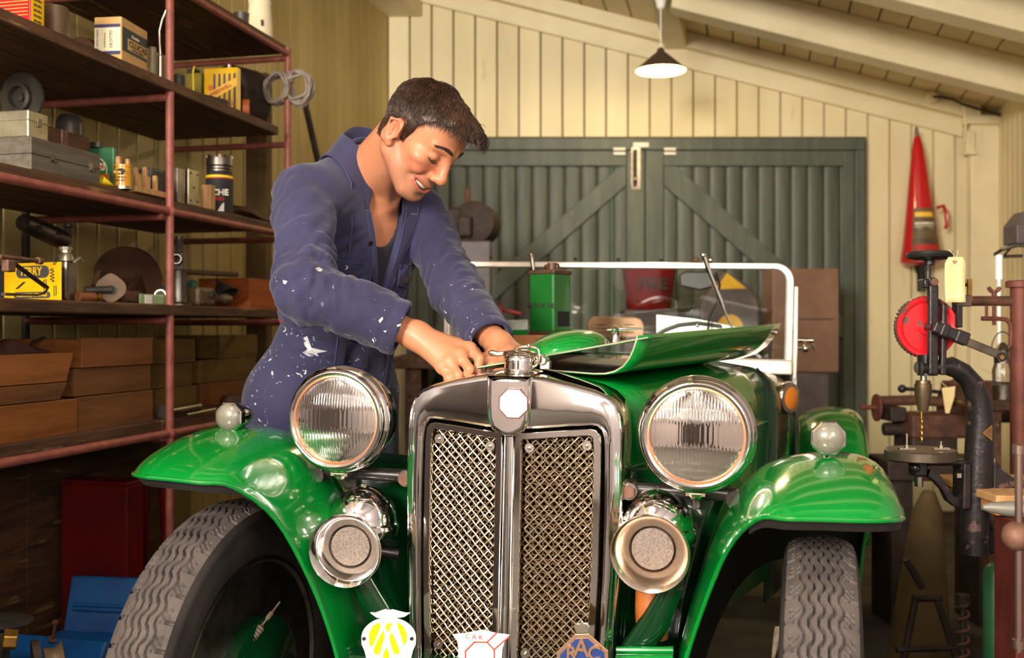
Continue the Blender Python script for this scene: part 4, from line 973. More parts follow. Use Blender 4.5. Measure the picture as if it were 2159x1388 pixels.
MB().bx(-wl*.7,-wl*.25,-.0008,0,h*.53,h*.68).build('flash','label_paper',t); text('trol',.02,(-wl*.40,-.0012,h*.60),(1,0,.15),(0,0,1),'ink_red',t,bold=.0006); MB().bx(-wl*.62,-wl*.12,-.0008,0,h*.06,h*.45).build('flash','ink_orange',t)
t,s=item('yellow_funnel','small yellow paper scoop lying beside the long box','scoop',226,-.03,Z3); b=MB(); b.lathe([(.011,-.018),(.003,.018)],(0,0,.011),(.4,.9,-.35),16,cap=(False,False)); b.build('body','ink_yellow',t,solid=.001)
t,r,s=cylitem('grinding_paste_tin','amber tin with black lettering holding wooden pegs','tin',259,18.5,[(1,0),(1,6),(.95,7),(.95,46),(1,47),(1,51),(.9,51),(.88,30)],-.02,Z3,'amber_tin')
b=MB(); b.lathe([(r*1.005,0),(r*1.005,.008)],(0,0,0),(0,0,1),28); b.build('base_band','tin_plate',t)
b=MB(); b.ell((r*.30,-r*.86,.044),(.0135,.004,.0085)); b.build('oval_mark','ink',t)
a=V((.95,.32,0)); text('ROMAC',.0085,(r*.30,-r*.86-.0042,.0415),a,(0,0,1),'ink_gold',t,bold=.0002); text('VALVE GRINDING',.0062,(r*.12,-r*1.0,.029),(1,.1,0),(0,0,1),'ink',t); text('COMPOUND',.0062,(r*.12,-r*1.0,.021),(1,.1,0),(0,0,1),'ink',t)
PEG=['wooden peg sticking out of the left side of the amber tin','wooden peg sticking out of the right side of the amber tin','tall wooden peg standing just right of the amber tin','shorter peg in front of the tall one by the amber tin','tall wooden peg in the middle of the peg row','shorter peg in front of the middle tall one','lone short peg nearest the front post']
for k,(px,h,lat) in enumerate(((250,66,-.03),(269,64,-.024),(286,52,-.035),(291,36,-.02),(306,56,-.03),(311,34,-.015),(327,40,-.015))):
    t,s=item('wooden_peg',PEG[k],'peg',px,lat,Z3 if k>1 else Z3+.012,.0,'wooden pegs by the amber tin')
    hh=h*s if k>1 else h*s-.012
    b=MB(); b.box((0,0,hh/2),(.012,.010,hh)); b.box((0,0,hh+.002),(.011,.009,.004)); b.build('body','pale_wood',t,bevel=.001)
t,s=item('peg_board','pale wooden batten lying in front of the pegs','batten',316,-.012,Z3); MB().bx(-.01,.006,-.07,.09,0,.016).build('body','pale_wood',t,bevel=.002)
t,wl,dp,h=boxitem('finned_cooler','black finned oil cooler with square fins','cooler',300,318,368,66,-.05,Z3,'dark_tin',.001)
for k in range(13):
    y=dp*(k+.7)/14; MB().bx(0,.004,y-.0016,y+.0016,.01,h-.008).build('fin','dark_tin',t)
for k in range(11): zz=h*(k+.8)/12; MB().bx(0,.0025,.004,dp-.004,zz-.001,zz+.001).build('fin','black_iron',t)
t,wl,dp,h=boxitem('cooler_end_plate','dull grey slotted metal plate standing behind the front post','plate',366,374,396,74,-.03,Z3,'steel',.001)
t,wl,dp,h=boxitem('silver_gasket_plate','bright silver plate with bolt holes on the third shelf','plate',394,398,419,76,-.02,Z3,'tin_plate',.002)
for y,z in ((.2,.12),(.85,.12),(.5,.5),(.2,.88),(.85,.88)): MB().cyl((.0,dp*y,h*z),(.0012,dp*y,h*z),.0035,n=10).build('hole','seam',t)
for px0,xm,x1,hh,l in ((262,304,319,50,'nearest the peg tin'),(318,343,356,46,'behind the finned cooler')):
    t,wl,dp,h=boxitem('spirit_tin','plain yellow tin at the back of the shelf '+l,'tin',px0,xm,x1,hh+38,-.30,Z3,'olive_tin',.002); MB().bx(-wl-.002,.002,-.002,dp+.002,h,h+.012).build('lid','dark_tin',t)
t,wl,dp,h=boxitem('wood_block','small square block of raw wood beside the black tin','block',424,443,454,52,-.02,Z3,'pale_wood',.002)
t,r,s=cylitem('black_lettered_tin','black tin with yellow stripe and grey castellated cap','tin',463,29,[(1,0),(1,3),(.97,4),(.97,78),(.9,84),(.88,88)],-.06,Z3,'ink')
zs=s
for z0,z1,m in ((74,79,'ink_yellow'),(71.5,74,'ink_red'),(0,3.5,'ink_red')): b=MB(); b.lathe([(r*.975,z0*s),(r*.985,z0*s+.0002),(r*.985,z1*s),(r*.97,z1*s)],(0,0,0),(0,0,1),32); b.build('stripe',m,t)
b=MB(); b.lathe([(r*.86,86*s),(r*.92,88*s),(r*.92,91*s),(r*.86,92*s),(r*.92,94*s),(r*.92,97*s),(r*.86,98*s),(r*.95,101*s),(r*.95,116*s),(r*.7,116*s),(r*.7,104*s)],(0,0,0),(0,0,1),36); b.build('cap','steel',t)
for k in range(12):
    a=k*math.pi/6; MB().box((r*.84*math.cos(a),r*.84*math.sin(a),119*s),(.008,.009,.008),Matrix.Rotation(a,3,'Z')).build('cap_tooth','steel',t)
a=V((.93,.37,0)); text('CHE',.026,(r*.52,-r*.86,.062),a,(0,0,1),'ink_white',t,bold=.0008); text('RED',.014,(r*.50,-r*.87,.042),a,(0,0,1),'ink_red',t,bold=.0009,font_sx=1.1)
b=MB(); b.prism([(0,.0),(.02,.0),(.02,.028),(.012,.02)],(r*.35,-r*.93,.004),a,(0,0,1),(.2*.0005,-.0006,0)); b.build('pale_corner','ink_white',t)
b=MB(); b.prism([(0,0),(.022,0),(.022,.006),(.0,.008)],(-r*.55,-r*.86,.07),(.9,-.4,0),(0,0,1),(0,-.0006,0)); b.build('yellow_patch','ink_yellow',t)
t,s=item('paper_scrap','torn piece of brown paper hanging behind the black tin','paper',428,-.28,Z3); b=MB(); b.grid([[(x+.006*math.sin(z*40),.01*math.sin(x*60+z*20),z) for x in (-.02,-.008,.004,.016)] for z in (.0,.03,.06,.09,.11)]); b.build('sheet','cardboard',t,solid=.001)
t,s=item('leather_gloves','worn brown leather strap bundle at the end of the third shelf','strap',525,-.06,Z3); 
b=MB(); b.tube([(-.05,-.10,.012),(-.02,-.06,.03),(0,0,.028),(.0,.05,.014),(.0,.09,.012)],[.008,.014,.017,.012,.004],10,flat=((0,0,1),1.6)); b.build('bundle','leather_brown',t); MB().tube([(.0,-.07,.03),(.02,-.02,.022),(.03,.05,.008),(.032,.10,.006)],.005,8).build('handle','leather_brown',t)
# ---- fourth shelf
t,wl,dp,h=boxitem('spring_assortment_box','yellow carton printed with springs and grey lettered panels','carton',-8,128.5,130,82,-.02,Z4,'tin_yellow',.001,rot=-.20)
def pill(x0,x1,z0,z1,n=8):
    r=(z1-z0)/2; c=(z0+z1)/2
    return [(x0+r-r*math.sin(a),c+r*math.cos(a)) for a in np.linspace(0,math.pi,n)]+[(x1-r+r*math.sin(a),c-r*math.cos(a)) for a in np.linspace(0,math.pi,n)]
MB().prism(pill(-wl*.78,-wl*.20,h*.60,h*.92),(0,-.0002,0),(1,0,0),(0,0,1),(0,-.0006,0)).build('panel','label_dark',t); MB().prism(pill(-wl*.82,-wl*.18,h*.07,h*.24),(0,-.0002,0),(1,0,0),(0,0,1),(0,-.0006,0)).build('panel','label_dark',t)
text('TERRY',.027,(-wl*.52,-.001,h*.765),(1,0,0),(0,0,1),'tin_yellow',t,bold=.0008,font_sx=.95); text('ASSORTED SPRINGS',.0115,(-wl*.5,-.001,h*.155),(1,0,0),(0,0,1),'tin_yellow',t,bold=.0003)
for x0,z0,x1,z1 in ((-.055,.022,-.055,.05),(-.022,.012,-.022,.034),(-.15,.03,-.125,.045),(-.025,.085,-.015,.10)):
    b=MB(); b.tube([(x0,-.0004,z0),(x0+.007,-.0004,z0+.001),(x1+.007,-.0004,z1+.001),(x1,-.0004,z1)],.0012,6,closed=True); b.build('spring_print','ink',t)
b=MB(); b.tube([(-.028+.006*math.sin(a),-.0006,.045+a*.0012) for a in np.linspace(0,26,60)],.0011,5); b.build('spring_print','ink',t)
t,s=item('perforated_tool','steel handle with a perforated arm leaning on the yellow carton','hand tool',40,.012,Z4)
Q=lambda px,py,l=.012:(l, RS(px,l)[0]-RS(40,.012)[0], (RM.inverted()@(P(px,py,RS(px,l)[1]))).z-Z4)
b=MB(); b.tube([Q(-10,541),Q(70,550)],.0045,10); b.cyl(Q(69,549.8),Q(77,551),.008,n=14); b.build('handle','rust_bolt',t); b=MB(); b.tube([Q(22,558),Q(88,606)],.0075,10,flat=((1,0,0),.5)); b.build('arm','steel',t)
for k in range(6):
    p=V(Q(30+k*9.2,564+k*6.6)); MB().cyl(p+V((-.002,-.002,0)),p+V((.0075,-.004,0)),.0028,n=10).build('hole','seam',t)
b=MB(); b.tube([Q(0,621),Q(70,622),Q(85,618),Q(92,606)],.0025,8); b.box(Q(8,621),(.012,.03,.006)); b.build('rod','steel',t); b=MB(); b.box(Q(8,561),(.018,.024,.026)); b.build('head','rust_bolt',t,bevel=.003)
t,s=item('blow_lamp','old blow lamp with a slotted burner tube tilted over a brass tank','blow lamp',135,-.22,Z4)
b=MB(); b.lathe([(.045,0),(.047,.01),(.047,.06),(.03,.08),(.012,.085)],(-.03,.0,0),(0,0,1),28); b.build('tank','brass',t)
def Q2(px,py,l=-.20): return V((l+.22, RS(px,l)[0]-RS(135,-.22)[0], (RM.inverted()@P(px,py,RS(px,l)[1])).z-Z4))
b=MB(); b.tube([Q2(48,468),Q2(60,474),Q2(132,506)],[.021,.024,.025],20); b.build('burner_tube','steel',t)
for px,py in ((74,470),(68,482),(110,495)):
    p=Q2(px,py); b=MB(); b.box(p+V((.023,-.006,.002)),(.006,.02,.008)); b.build('slot','seam',t)
p=Q2(143,482); b=MB(); b.lathe([(.010,-.04),(.012,-.01),(.006,0),(.013,.004),(.013,.010),(.008,.012)],p,(0,.1,1),16); b.build('valve','dark_tin',t)
t,s=item('black_stand','black cast bracket behind the yellow carton','bracket',34,-.33,Z4); b=MB(); b.box((0,0,.05),(.05,.09,.10)); b.tube([(0,-.04,.09),(0,.03,.06),(0,.09,.02)],.014,10); b.build('body','black_iron',t,bevel=.006)
t,wl,dp,h=boxitem('zinc_oil_flask','flat grey zinc flask with a round stopper','flask',118,141,162,88,-.05,Z4,'steel',.006)
b=MB(); b.lathe([(wl*.62,0),(wl*.5,.016),(.013,.02),(.013,.026),(.016,.026),(.017,.034),(.012,.036)],(-wl*.5,dp*.45,h-.002),(0,0,1),24); b.build('stopper','tin_plate',t); MB().tube([(0,dp*.6,h-.005),(.012,dp*.85,h+.006),(.012,dp*1.1,h-.002)],.004,8).build('handle','tin_plate',t); MB().bx(-wl-.002,.002,-.002,dp+.002,0,.008).build('foot_rim','steel',t)
t,s=item('copper_cylinder','tan cylinder with a brass end lying by the flask','cylinder',186,-.02,Z4); b=MB(); b.cyl((-.01,-.025,.012),(.0,.02,.012),.012,n=18); b.build('barrel','copper',t); b=MB(); b.cyl((.0,.02,.012),(.003,.035,.012),.008,n=14); b.cyl((.003,.035,.012),(.005,.04,.012),.010,n=14); b.build('end','brass',t)
t,s=item('bearing_flange','grey metal flange plate with bolt holes standing on edge','flange',234,-.035,Z4); 
b=MB(); b.prism([(.034*math.cos(a)*(1+.10*math.cos(2*a)),.038+.036*math.sin(a)*(1+.06*math.cos(4*a))) for k,a in enumerate(np.linspace(0,2*math.pi,28,endpoint=False))],(0,0,0),V((.75,.66,0)),(0,0,1),V((-.5,.6,0))*.008); b.build('plate','brown_tin',t,bevel=.001)
b=MB(); b.cyl((-.04,-.05,.030),(.002,-.002,.034),.010,n=14); b.build('spindle','dark_tin',t); MB().cyl((.004,-.006,.034),(.001,-.001,.034),.011,n=16).build('bore','seam',t)
t,s=item('carburettor_body','small steel and rust coloured carburettor piece on the fourth shelf','carburettor',275,-.05,Z4); b=MB(); b.cyl((-.02,-.04,.022),(.0,.02,.022),.014,n=16); b.cyl((0,-.03,.012),(0,.045,.010),.010,n=14); b.box((.0,.03,.02),(.02,.02,.03)); b.build('body','rusty',t,bevel=.002); MB().cyl((.012,.03,.008),(.018,.034,.008),.006,n=12).build('jet','brass',t)
t,s=item('headlamp_shell_brown','large rusty brown shell propped up at the back of the fourth shelf','shell',270,-.26,Z4)
b=MB(); b.lathe([(.10,.0),(.098,.012),(.085,.045),(.055,.075),(.02,.09),(.0005,.092)],(0,0,.085),(-.35,1,.5),36); b.build('bowl','leather_brown',t,solid=.003); b=MB(); b.prism([(-.09,0),(.085,-.03),(.075,.01),(-.02,.055)],(.02,.03,.045),(0,1,0),(0,0,1),(.02,0,0)); b.build('peak','leather_brown',t,bevel=.006)
t,s=item('wooden_wedges','dark wooden strips leaning against the brown shell','strips',205,-.24,Z4)
for k in range(3): MB().tube([(0,-.03+.03*k,0),(-.02,.03+.035*k,.10-.012*k)],.010,6,flat=((1,0,0),.4)).build('strip','shelf_wood',t)
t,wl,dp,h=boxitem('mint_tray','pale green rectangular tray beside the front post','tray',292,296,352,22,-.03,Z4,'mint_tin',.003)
MB().bx(.0,.002,dp*.16,dp*.40,.002,h-.003).build('painted_glint','white_enamel',t)  # white plate standing in for a highlight on the tray
t,s=item('gauge_ring','round glass gauge standing behind the pale green tray','gauge',338,-.09,Z4); b=MB(); b.lathe([(.014,0),(.017,.0),(.017,.01),(.014,.01)],(0,0,.03),(-.3,1,0),28,closed=True); b.build('rim','nickel',t); b=MB(); b.lathe([(.0005,.004),(.014,.004)],(0,0,.03),(-.3,1,0),24); b.build('dial','glassy',t)
b=MB(); b.box((0,.005,.008),(.012,.012,.016)); b.build('foot','dark_tin',t)
t,wl,dp,h=boxitem('teal_tin','small teal tin half hidden by the front post','tin',330,342,362,48,-.18,Z4,'teal_paint',.002)
t,s=item('bottle_jack','grey bottle jack with ring shaped head beside the front post','jack',378,-.06,Z4)
b=MB(); b.lathe([(.034,0),(.034,.006),(.022,.012),(.021,.10),(.023,.105)],(0,0,0),(0,0,1),24); b.build('cylinder','steel',t); b=MB(); b.lathe([(.010,0),(.016,0),(.016,.022),(.010,.022)],(.006,-.014,.135),(.3,-1,0),24,closed=True); b.box((0,.004,.13),(.03,.03,.05)); b.build('ring_head','steel',t,bevel=.002)
b=MB(); b.lathe([(.010,.15),(.010,.155)]+[(.0095+.0015*(k%2),.155+.004*k) for k in range(10)]+[(.012,.197),(.012,.203),(.0005,.203)],(0,0,0),(0,0,1),18); b.build('screw','dark_tin',t)
t,s=item('teal_ornament','round teal knob behind the bottle jack','knob',403,-.20,Z4); b=MB(); b.lathe([(.0005,-.006),(.012,-.005),(.017,0),(.017,.012)],(0,0,.075),(.2,1,0),24); b.cyl((0,.01,.075),(0,.04,.0),.008,n=10); b.build('body','teal_paint',t)
t,s=item('air_drill','old brown electric drill lying on its side','drill',436,-.04,Z4)
b=MB(); b.box((-.02,-.005,.030),(.055,.10,.058)); b.build('housing','brown_tin',t,bevel=.014,seg=4); b=MB(); b.lathe([(.008,0),(.010,0),(.010,.01),(.006,.01)],(.008,.012,.035),(1,0,0),16,closed=True); b.build('port','dark_tin',t)
for y,z in ((-.04,.048),(-.04,.012),(.02,.048),(.02,.012)): MB().ell((.008,y,z),(.003,.004,.004)).build('rivet','dark_tin',t)
b=MB(); b.lathe([(.022,.045),(.022,.06),(.014,.065),(.014,.085),(.012,.086)],(-.02,0,.026),(.1,1,0),20); b.build('neck','rusty',t); b=MB(); b.lathe([(.012,.086),(.012,.10),(.014,.101),(.014,.106),(.017,.108),(.018,.125),(.014,.145),(.006,.148)],(-.02,0,.026),(.1,1,0),20); b.build('chuck','brown_tin',t)
t,s=item('dark_funnel','dark grey funnel lying behind the drill','funnel',475,-.17,Z4); b=MB(); b.lathe([(.046,0),(.044,.004),(.012,.05),(.006,.055),(.005,.07)],(0,0,.046),(-.5,.1,.8),26,cap=(False,True)); b.build('cone','dark_tin',t)
t,wl,dp,h=boxitem('orange_wooden_crate','orange wooden crate at the back of the fourth shelf','crate',420,526,600,68,-.16,Z4,'orange_wood',.002)
t,s=item('brown_pipe','thin brown pipe lying on the orange crate','pipe',470,-.2,Z4+h+.001); MB().cyl((-.1,-.12,.010),(.0,.10,.010),.009,n=12).build('body','brown_tin',t)
# ---- fifth shelf: drawers
def drawer(x0,xm,x1,y0,y1,lat,z,m,label,taper=0):
    t,s=item('wooden_tray_crate',label,'crate',xm,lat,z,0,'loose wooden drawers on the rack')
    a=math.atan2(xm-CX,F); r=V((-math.sin(a),-math.cos(a))); cxx=V((UX.x,UX.y)).dot(r); y_a=RS(xm,lat)[0]; y_b=RS(x1,lat)[0]
    dp=y_b-y_a; h=(y1-y0)*s; wl=.24; th=.012
    y0b=dp-taper*s*2
    b=MB(); b.hexa([(-th,0,0),(0,0,0),(0,y0b,0),(-th,y0b,0),(-th,0,h),(0,0,h),(0,dp,h),(-th,dp,h)]); b.build('front_board',m,t,bevel=.0015)
    MB().bx(-wl,-th,0,th,0,h*.97).build('side_board',m,t); MB().bx(-wl,-th,y0b-th,y0b,0,h*.97).build('side_board',m,t); MB().bx(-wl,-wl+th,th,y0b-th,0,h*.97).build('back_board',m,t); MB().bx(-wl+th,-th,th,y0b-th,.002,.01).build('bottom_board',m,t)
    return t,h
LT=-.03; z=Z5
_,h3=drawer(0,-70,164,846,930,LT,z,'drawer_wood','bottom drawer of the nearest stack, with knotty grain')
_,h2=drawer(0,-70,143,806,846,LT,z+h3+.002,'drawer_wood_dark','middle shallow drawer of the nearest stack',14)
_,h1=drawer(0,-70,156,735,804,LT,z+h3+h2+.004,'drawer_wood','top open drawer of the nearest stack with odd parts inside',14)
_,a3=drawer(0,167,323,842,914,LT-.01,z,'drawer_wood_dark','dark greenish bottom drawer of the second stack')
_,a2=drawer(0,157,318,782,841,LT-.02,z+a3+.002,'drawer_wood_dark','middle drawer of the second stack')
_,a1=drawer(0,173,322,714,776,LT-.01,z+a3+a2+.004,'drawer_wood','pale top drawer of the second stack, turned to show its corner')
_,c3=drawer(0,326,415,822,872,LT-.14,z,'drawer_wood_olive','bottom drawer just right of the front post')
_,c2=drawer(0,320,405,770,821,LT-.14,z+c3+.002,'drawer_wood_olive','middle drawer just right of the front post')
_,c1=drawer(0,322,412,716,769,LT-.14,z+c3+c2+.004,'drawer_wood_olive','top drawer just right of the front post')
_,e3=drawer(0,424,532,814,862,LT-.14,z,'drawer_wood','bottom drawer of the far stack behind the mechanic')
_,e2=drawer(0,419,541,764,813,LT-.14,z+e3+.002,'drawer_wood_olive','middle drawer of the far stack behind the mechanic')
_,e1=drawer(0,464,543,713,763,LT-.14,z+e3+e2+.004,'drawer_wood_olive','top drawer of the far stack behind the mechanic')
t,s=item('parts_heap','rusty red odd part lying in the open top drawer','part',30,-.12,z+h1+h2+h3-.03); b=MB(); b.tube([(0,-.1,.02),(.0,-.02,.045),(0,.06,.03),(0,.12,.03)],[.01,.025,.02,.008],10); b.build('body','rusty',t); MB().tube([(-.02,.06,.03),(-.02,.09,.06),(-.02,.13,.07)],.004,8).build('stalk','dark_rust',t)
t,s=item('pump_tube','ribbed grey hand pump lying on the lowest shelf','pump',380,-.03,Z5); b=MB(); b.lathe([(.020,-.09),(.018,-.07),(.011,-.055)],(0,0,.022),(0,1,0),18); b.build('mouth','dark_tin',t); b=MB(); b.lathe([(.011+.0008*(k%2),-.05+.006*k) for k in range(26)],(0,0,.020),(0,1,.02),14); b.build('barrel','steel',t); MB().cyl((.02,.0,.006),(.02,.16,.010),.004,n=10).build('rod','chrome_dull',t)
t,s=item('dark_beret','dark brown cap on the lowest shelf beside the pump','cap',470,-.10,Z5); b=MB(); b.lathe([(.035,0),(.035,.02),(.025,.035),(.0005,.04)],(0,.05,0),(0,0,1),20); b.build('body','leather_brown',t)
# ---- below the rack
for k in range(8): MB().bx(-DEP+.012,-DEP+.024,-1.2+.235*k,-.968+.235*k,0,.74).build('back_board','shelf_wood',rack,bevel=.002)  # dark boards added to stand for the shade on the wall under the rack
t,wl,dp,h=boxitem('red_cabinet','dark red metal cabinet standing under the rack','cabinet',130,268,300,196,-.13,0,'red_box',.004,rot=-.05)
for ch in list(t.children): bpy.data.objects.remove(ch)
zt=.361+h; MB().bx(-wl,0,0,dp,0,zt).build('body','red_box',t,bevel=.004); MB().bx(-wl-.002,.002,-.002,dp+.002,zt,zt+.012).build('lid','red_box',t,bevel=.003)
t,s=item('red_iron_stand','red iron machine leg behind the left tyre','stand',322,-.16,0); b=MB(); b.tube([(-.02,0,.62),(.03,.0,.61),(.06,.02,.0)],.012,8); b.build('leg','red_box',t); b=MB(); b.tube([(-.02,0,.60),(-.04,0,0)],.012,8); b.build('leg','red_box',t); b=MB(); b.box((.0,.0,.62),(.10,.05,.02)); b.build('top_plate','red_box',t,bevel=.003)
def LP(px,py,D): return P(px,py,D)
q=LP(190,1388,2.42); t=thing('blue_toolbox','open blue metal toolbox on the floor beside the left tyre','toolbox',(q.x,q.y,0),math.radians(-8)); zt=LP(0,1340,2.42).z
W=.33; b=MB(); b.bx(-W/2-.01,W/2,-.02,.16,0,zt-.04); b.build('body','blue_box',t,bevel=.006)
hz=LP(0,1222,2.6).z-zt; b=MB(); b.hexa([(-W/2,.15,zt-.05),(W/2,.15,zt-.05),(W/2,.165,zt-.05),(-W/2,.165,zt-.05),(-W/2,.19,zt+hz),(W/2,.19,zt+hz),(W/2,.205,zt+hz),(-W/2,.205,zt+hz)]); b.build('lid','blue_box',t,bevel=.005)
for f in (.45,.52): MB().tube([(-W/2+.02,.148+.04*f,zt-.05+(hz+.05)*f),(W/2-.02,.148+.04*f,zt-.05+(hz+.05)*f)],.006,8).build('lid_rib','blue_box',t)
MB().tube([(W/2-.14,.19,zt+hz),(W/2-.13,.17,zt+hz+.012),(W/2-.06,.17,zt+hz+.012),(W/2-.05,.19,zt+hz)],.004,8).build('lid_handle','blue_box',t)
b=MB(); b.hexa([(-W/2-.03,-.10,zt-.035),(W/2-.09,-.10,zt-.045),(W/2-.09,-.02,zt-.045),(-W/2-.03,-.02,zt-.035),(-W/2-.01,-.03,zt+.004),(W/2-.11,-.03,zt-.006),(W/2-.11,-.02,zt-.006),(-W/2-.01,-.02,zt+.004)]); b.build('tray_flap','blue_box',t,bevel=.004)
for px in (-.13,.01):
    b=MB(); b.tube([(px-.012,-.11,zt-.035),(px+.01,-.115,zt-.036),(px+.02,-.12,zt-.05),(px+.026,-.12,zt-.12)],.005,8); b.build('carry_hook','blue_box',t)
b=MB(); b.cyl((-.07,-.04,zt+.002),(-.058,-.05,zt+.040),.0035,n=10); b.cyl((-.059,-.05,zt+.040),(-.057,-.05,zt+.046),.007,n=6); b.cyl((-.072,-.04,zt-.002),(-.070,-.04,zt+.001),.011,n=14); b.build('bolt','rust_bolt',t)
q=LP(20,1310,2.2); t=thing('scale_pan','shallow dark metal pan at the lower left','pan',(q.x-.02,q.y,0)); b=MB(); b.lathe([(.0005,-.03),(.02,-.03),(.055,-.006),(.066,0),(.064,.001)],(0,0,q.z),(.05,0,1),28); b.cyl((0,0,0),(0,0,q.z-.02),.02,n=12); b.build('pan','dark_tin',t)
q=LP(22,1345,2.12); t=thing('brass_nut','large brass hexagon nut on a dark pipe at the lower left','nut',(q.x,q.y,0)); b=MB(); b.cyl((-.01,-.012,q.z),(.014,.0,q.z-.004),.022,n=6,smooth=False); b.build('nut','brass',t,bevel=.002); b=MB(); b.tube([(-.03,0,0),(-.03,0,q.z-.03),(-.01,-.006,q.z)],.016,12); b.build('pipe','dark_tin',t)
q=LP(118,1400,2.15); t=thing('iron_pulley','dusty iron pulley wheel at the bottom left corner','pulley',(q.x,q.y,0)); b=MB(); b.lathe([(.012,-.02),(.035,-.018),(.028,-.004),(.028,.004),(.038,.018),(.02,.02)],(0,0,q.z+.006),(1,.5,.2),28); b.cyl((-.02,0,0),(-.02,0,q.z),.012,n=10); b.build('wheel','brown_tin',t); b=MB(); b.lathe([(.02,-.01),(.04,-.008),(.04,.008),(.02,.01)],(-.05,.02,q.z+.004),(1,.6,.1),24); b.build('wheel','dark_rust',t)
# timber post and leaning pole behind the rack
y,D=RS(546,-.30); p=RM@V((-.30,RS(546,-.30)[0],0)); 
t=thing('timber_post','rough olive timber post behind the rack','post',(P(546,694,3.9).x,3.9,0),-YAW); MB().box((0,0,1.02),(.09,.05,2.04)).build('post','old_post',t,bevel=.006)
t=thing('leaning_pole','dark thin pole leaning on the left wall above the mechanic','pole',(P(668,310,4.4).x,4.4,0)); a=P(640,205,4.4); c=P(720,560,4.35); b=MB(); b.tube([V((a.x,a.y,a.z))-t.location,V((c.x,c.y,c.z))-t.location,V((c.x+.06,c.y,0))-t.location],.014,8); b.build('pole','dark_rust',t)

# unseen cupboard added by the left wall, outside the frame; it keeps the low left corner in shade
t=thing('shade_cupboard','unseen grey cupboard added on the left to shade the low corner','cupboard',(-1.62,.15,0),-YAW)
b=MB(); b.bx(-.28,.30,-.45,.45,0,1.42); b.build('body','white_wash',t,bevel=.006)
for y in (-.225,.225): MB().bx(.30,.315,y-.21,y+.21,.06,1.38).build('door','white_wash',t,bevel=.003)
# ================================================================== oil can on the scuttle
mat('can_green',(16,92,30),.35,coat=.3,c2=(26,92,30),sc=10,wear=((92,62,40),16,.67,.05)); mat('can_rust',(96,66,50),.5,.3,c2=(70,48,38),sc=24); mat('block_wood',(196,128,72),.6,c2=(170,104,54),sc=8,st=(1,4,4))
DC=2.66
base=P(1168,706,DC)
blk=thing('wooden_plank_block','pale wooden block lying on the car scuttle under the oil can','block',P(1150,736,DC),-YAW)
h=30*DC/F; b=MB(); b.bx(-.077,.085,-.045,.10,-.0,h-.001); b.build('block','block_wood',blk,bevel=.002)
ca=math.radians(-35); can=thing('motor_oil_can','square green motor oil can with rusty rims and black lettering','oil can',(base.x,base.y,blk.location.z+h),ca)
wl=.079; dp=.088; H=.172
b=MB(); b.bx(-wl,0,0,dp,.006,H-.010); b.build('body','can_green',can,bevel=.006,seg=3)
for z0,z1 in ((0,.008),(H-.012,H)): b=MB(); b.bx(-wl-.0015,.0015,-.0015,dp+.0015,z0,z1); b.build('rim','can_rust',can,bevel=.003)
text('MOTOR OIL',.0185,(-wl*.5,-.0008,H*.44),(1,0,0),(0,0,1),'ink',can,font_sx=.86,bold=.0003)
MB().bx(0,.0012,dp*.2,dp*.85,.022,.062).build('print_panel','seam',can)
b=MB(); b.tube([(-wl*.75,dp*.5,H),(-wl*.70,dp*.5,H+.014),(-wl*.2,dp*.5,H+.016),(-wl*.12,dp*.5,H)],.005,8,flat=((0,1,0),.5)); b.build('handle','can_rust',can); b=MB(); b.cyl((-wl*.25,dp*.25,H),(-wl*.25,dp*.25,H+.018),.013,n=18); b.build('cap','can_rust',can)
# ================================================================== pendant lamp
lp=P(1393,150,4.9); mat('shade_out',(92,70,54),.45,.3); mat('shade_in',(250,228,150),.5); mat('bulb_glow',(255,228,160),.5,emit=30)
pen=thing('pendant_lamp','small brown conical pendant lamp glowing under the ceiling beam','lamp',lp)
s=4.9/F; zc=wz(107)-lp.z
b=MB(); b.lathe([(.036,zc-.0),(.036,zc-.02),(.024,zc-.035),(.02,zc-.065),(.010,zc-.075),(.0005,zc-.076)],(0,0,0),(0,0,1),24); b.build('ceiling_rose','white_enamel',pen)
MB().cyl((0,0,48*s),(0,0,zc-.07),.003,n=8).build('cord','white_enamel',pen)
b=MB(); b.lathe([(53*s,0),(53*s,2*s),(18*s,33*s),(9*s,40*s),(7*s,47*s),(2*s,50*s)],(0,0,0),(0,0,1),40,cap=(False,True)); b.build('shade','shade_out',pen,ang=30)
b=MB(); b.lathe([(52.5*s,.001),(17*s,32*s),(.0005,36*s)],(0,0,0),(0,0,1),40,cap=(False,False)); b.build('shade_lining','shade_in',pen)
b=MB(); b.ell((0,0,12*s),(.028,.028,.034)); b.build('bulb','bulb_glow',pen)
l=bpy.data.lights.new('pendant_light','POINT'); l.energy=22; l.color=(1,.80,.46); l.shadow_soft_size=.03; o=bpy.data.objects.new('pendant_light',l); COL.objects.link(o); o.location=lp+V((0,0,-.012))
# ================================================================== wiring on the cornice
DD=DW-.10
jb=thing('junction_box','round cream junction box with cable on the sloping cornice','junction box',P(1964,206,DD))
b=MB(); b.lathe([(.036,.0),(.036,.03),(.03,.036),(.0005,.037)],(0,.02,0),(0,-1,0),24); b.build('box','cream_trim',jb); O_=jb.location
b=MB(); b.tube([P(a,c,DD-.02)-O_ for a,c in ((1968,204),(1985,205),(2010,210),(2030,220),(2070,232),(2120,246))],.007,8); b.build('cable','black_iron',jb)
b=MB(); b.tube([P(a,c,DD-.015)-O_ for a,c in ((2010,208),(2028,216),(2034,232),(2036,262),(2034,300))],.006,8); b.build('cable','cream_trim',jb); 
b=MB(); b.box(P(2045,300,DD+.02)-O_,(.05,.03,.13)); b.box(P(2045,323,DD+.02)-O_,(.07,.04,.02)); b.build('switch_box','cream_trim',jb,bevel=.006)
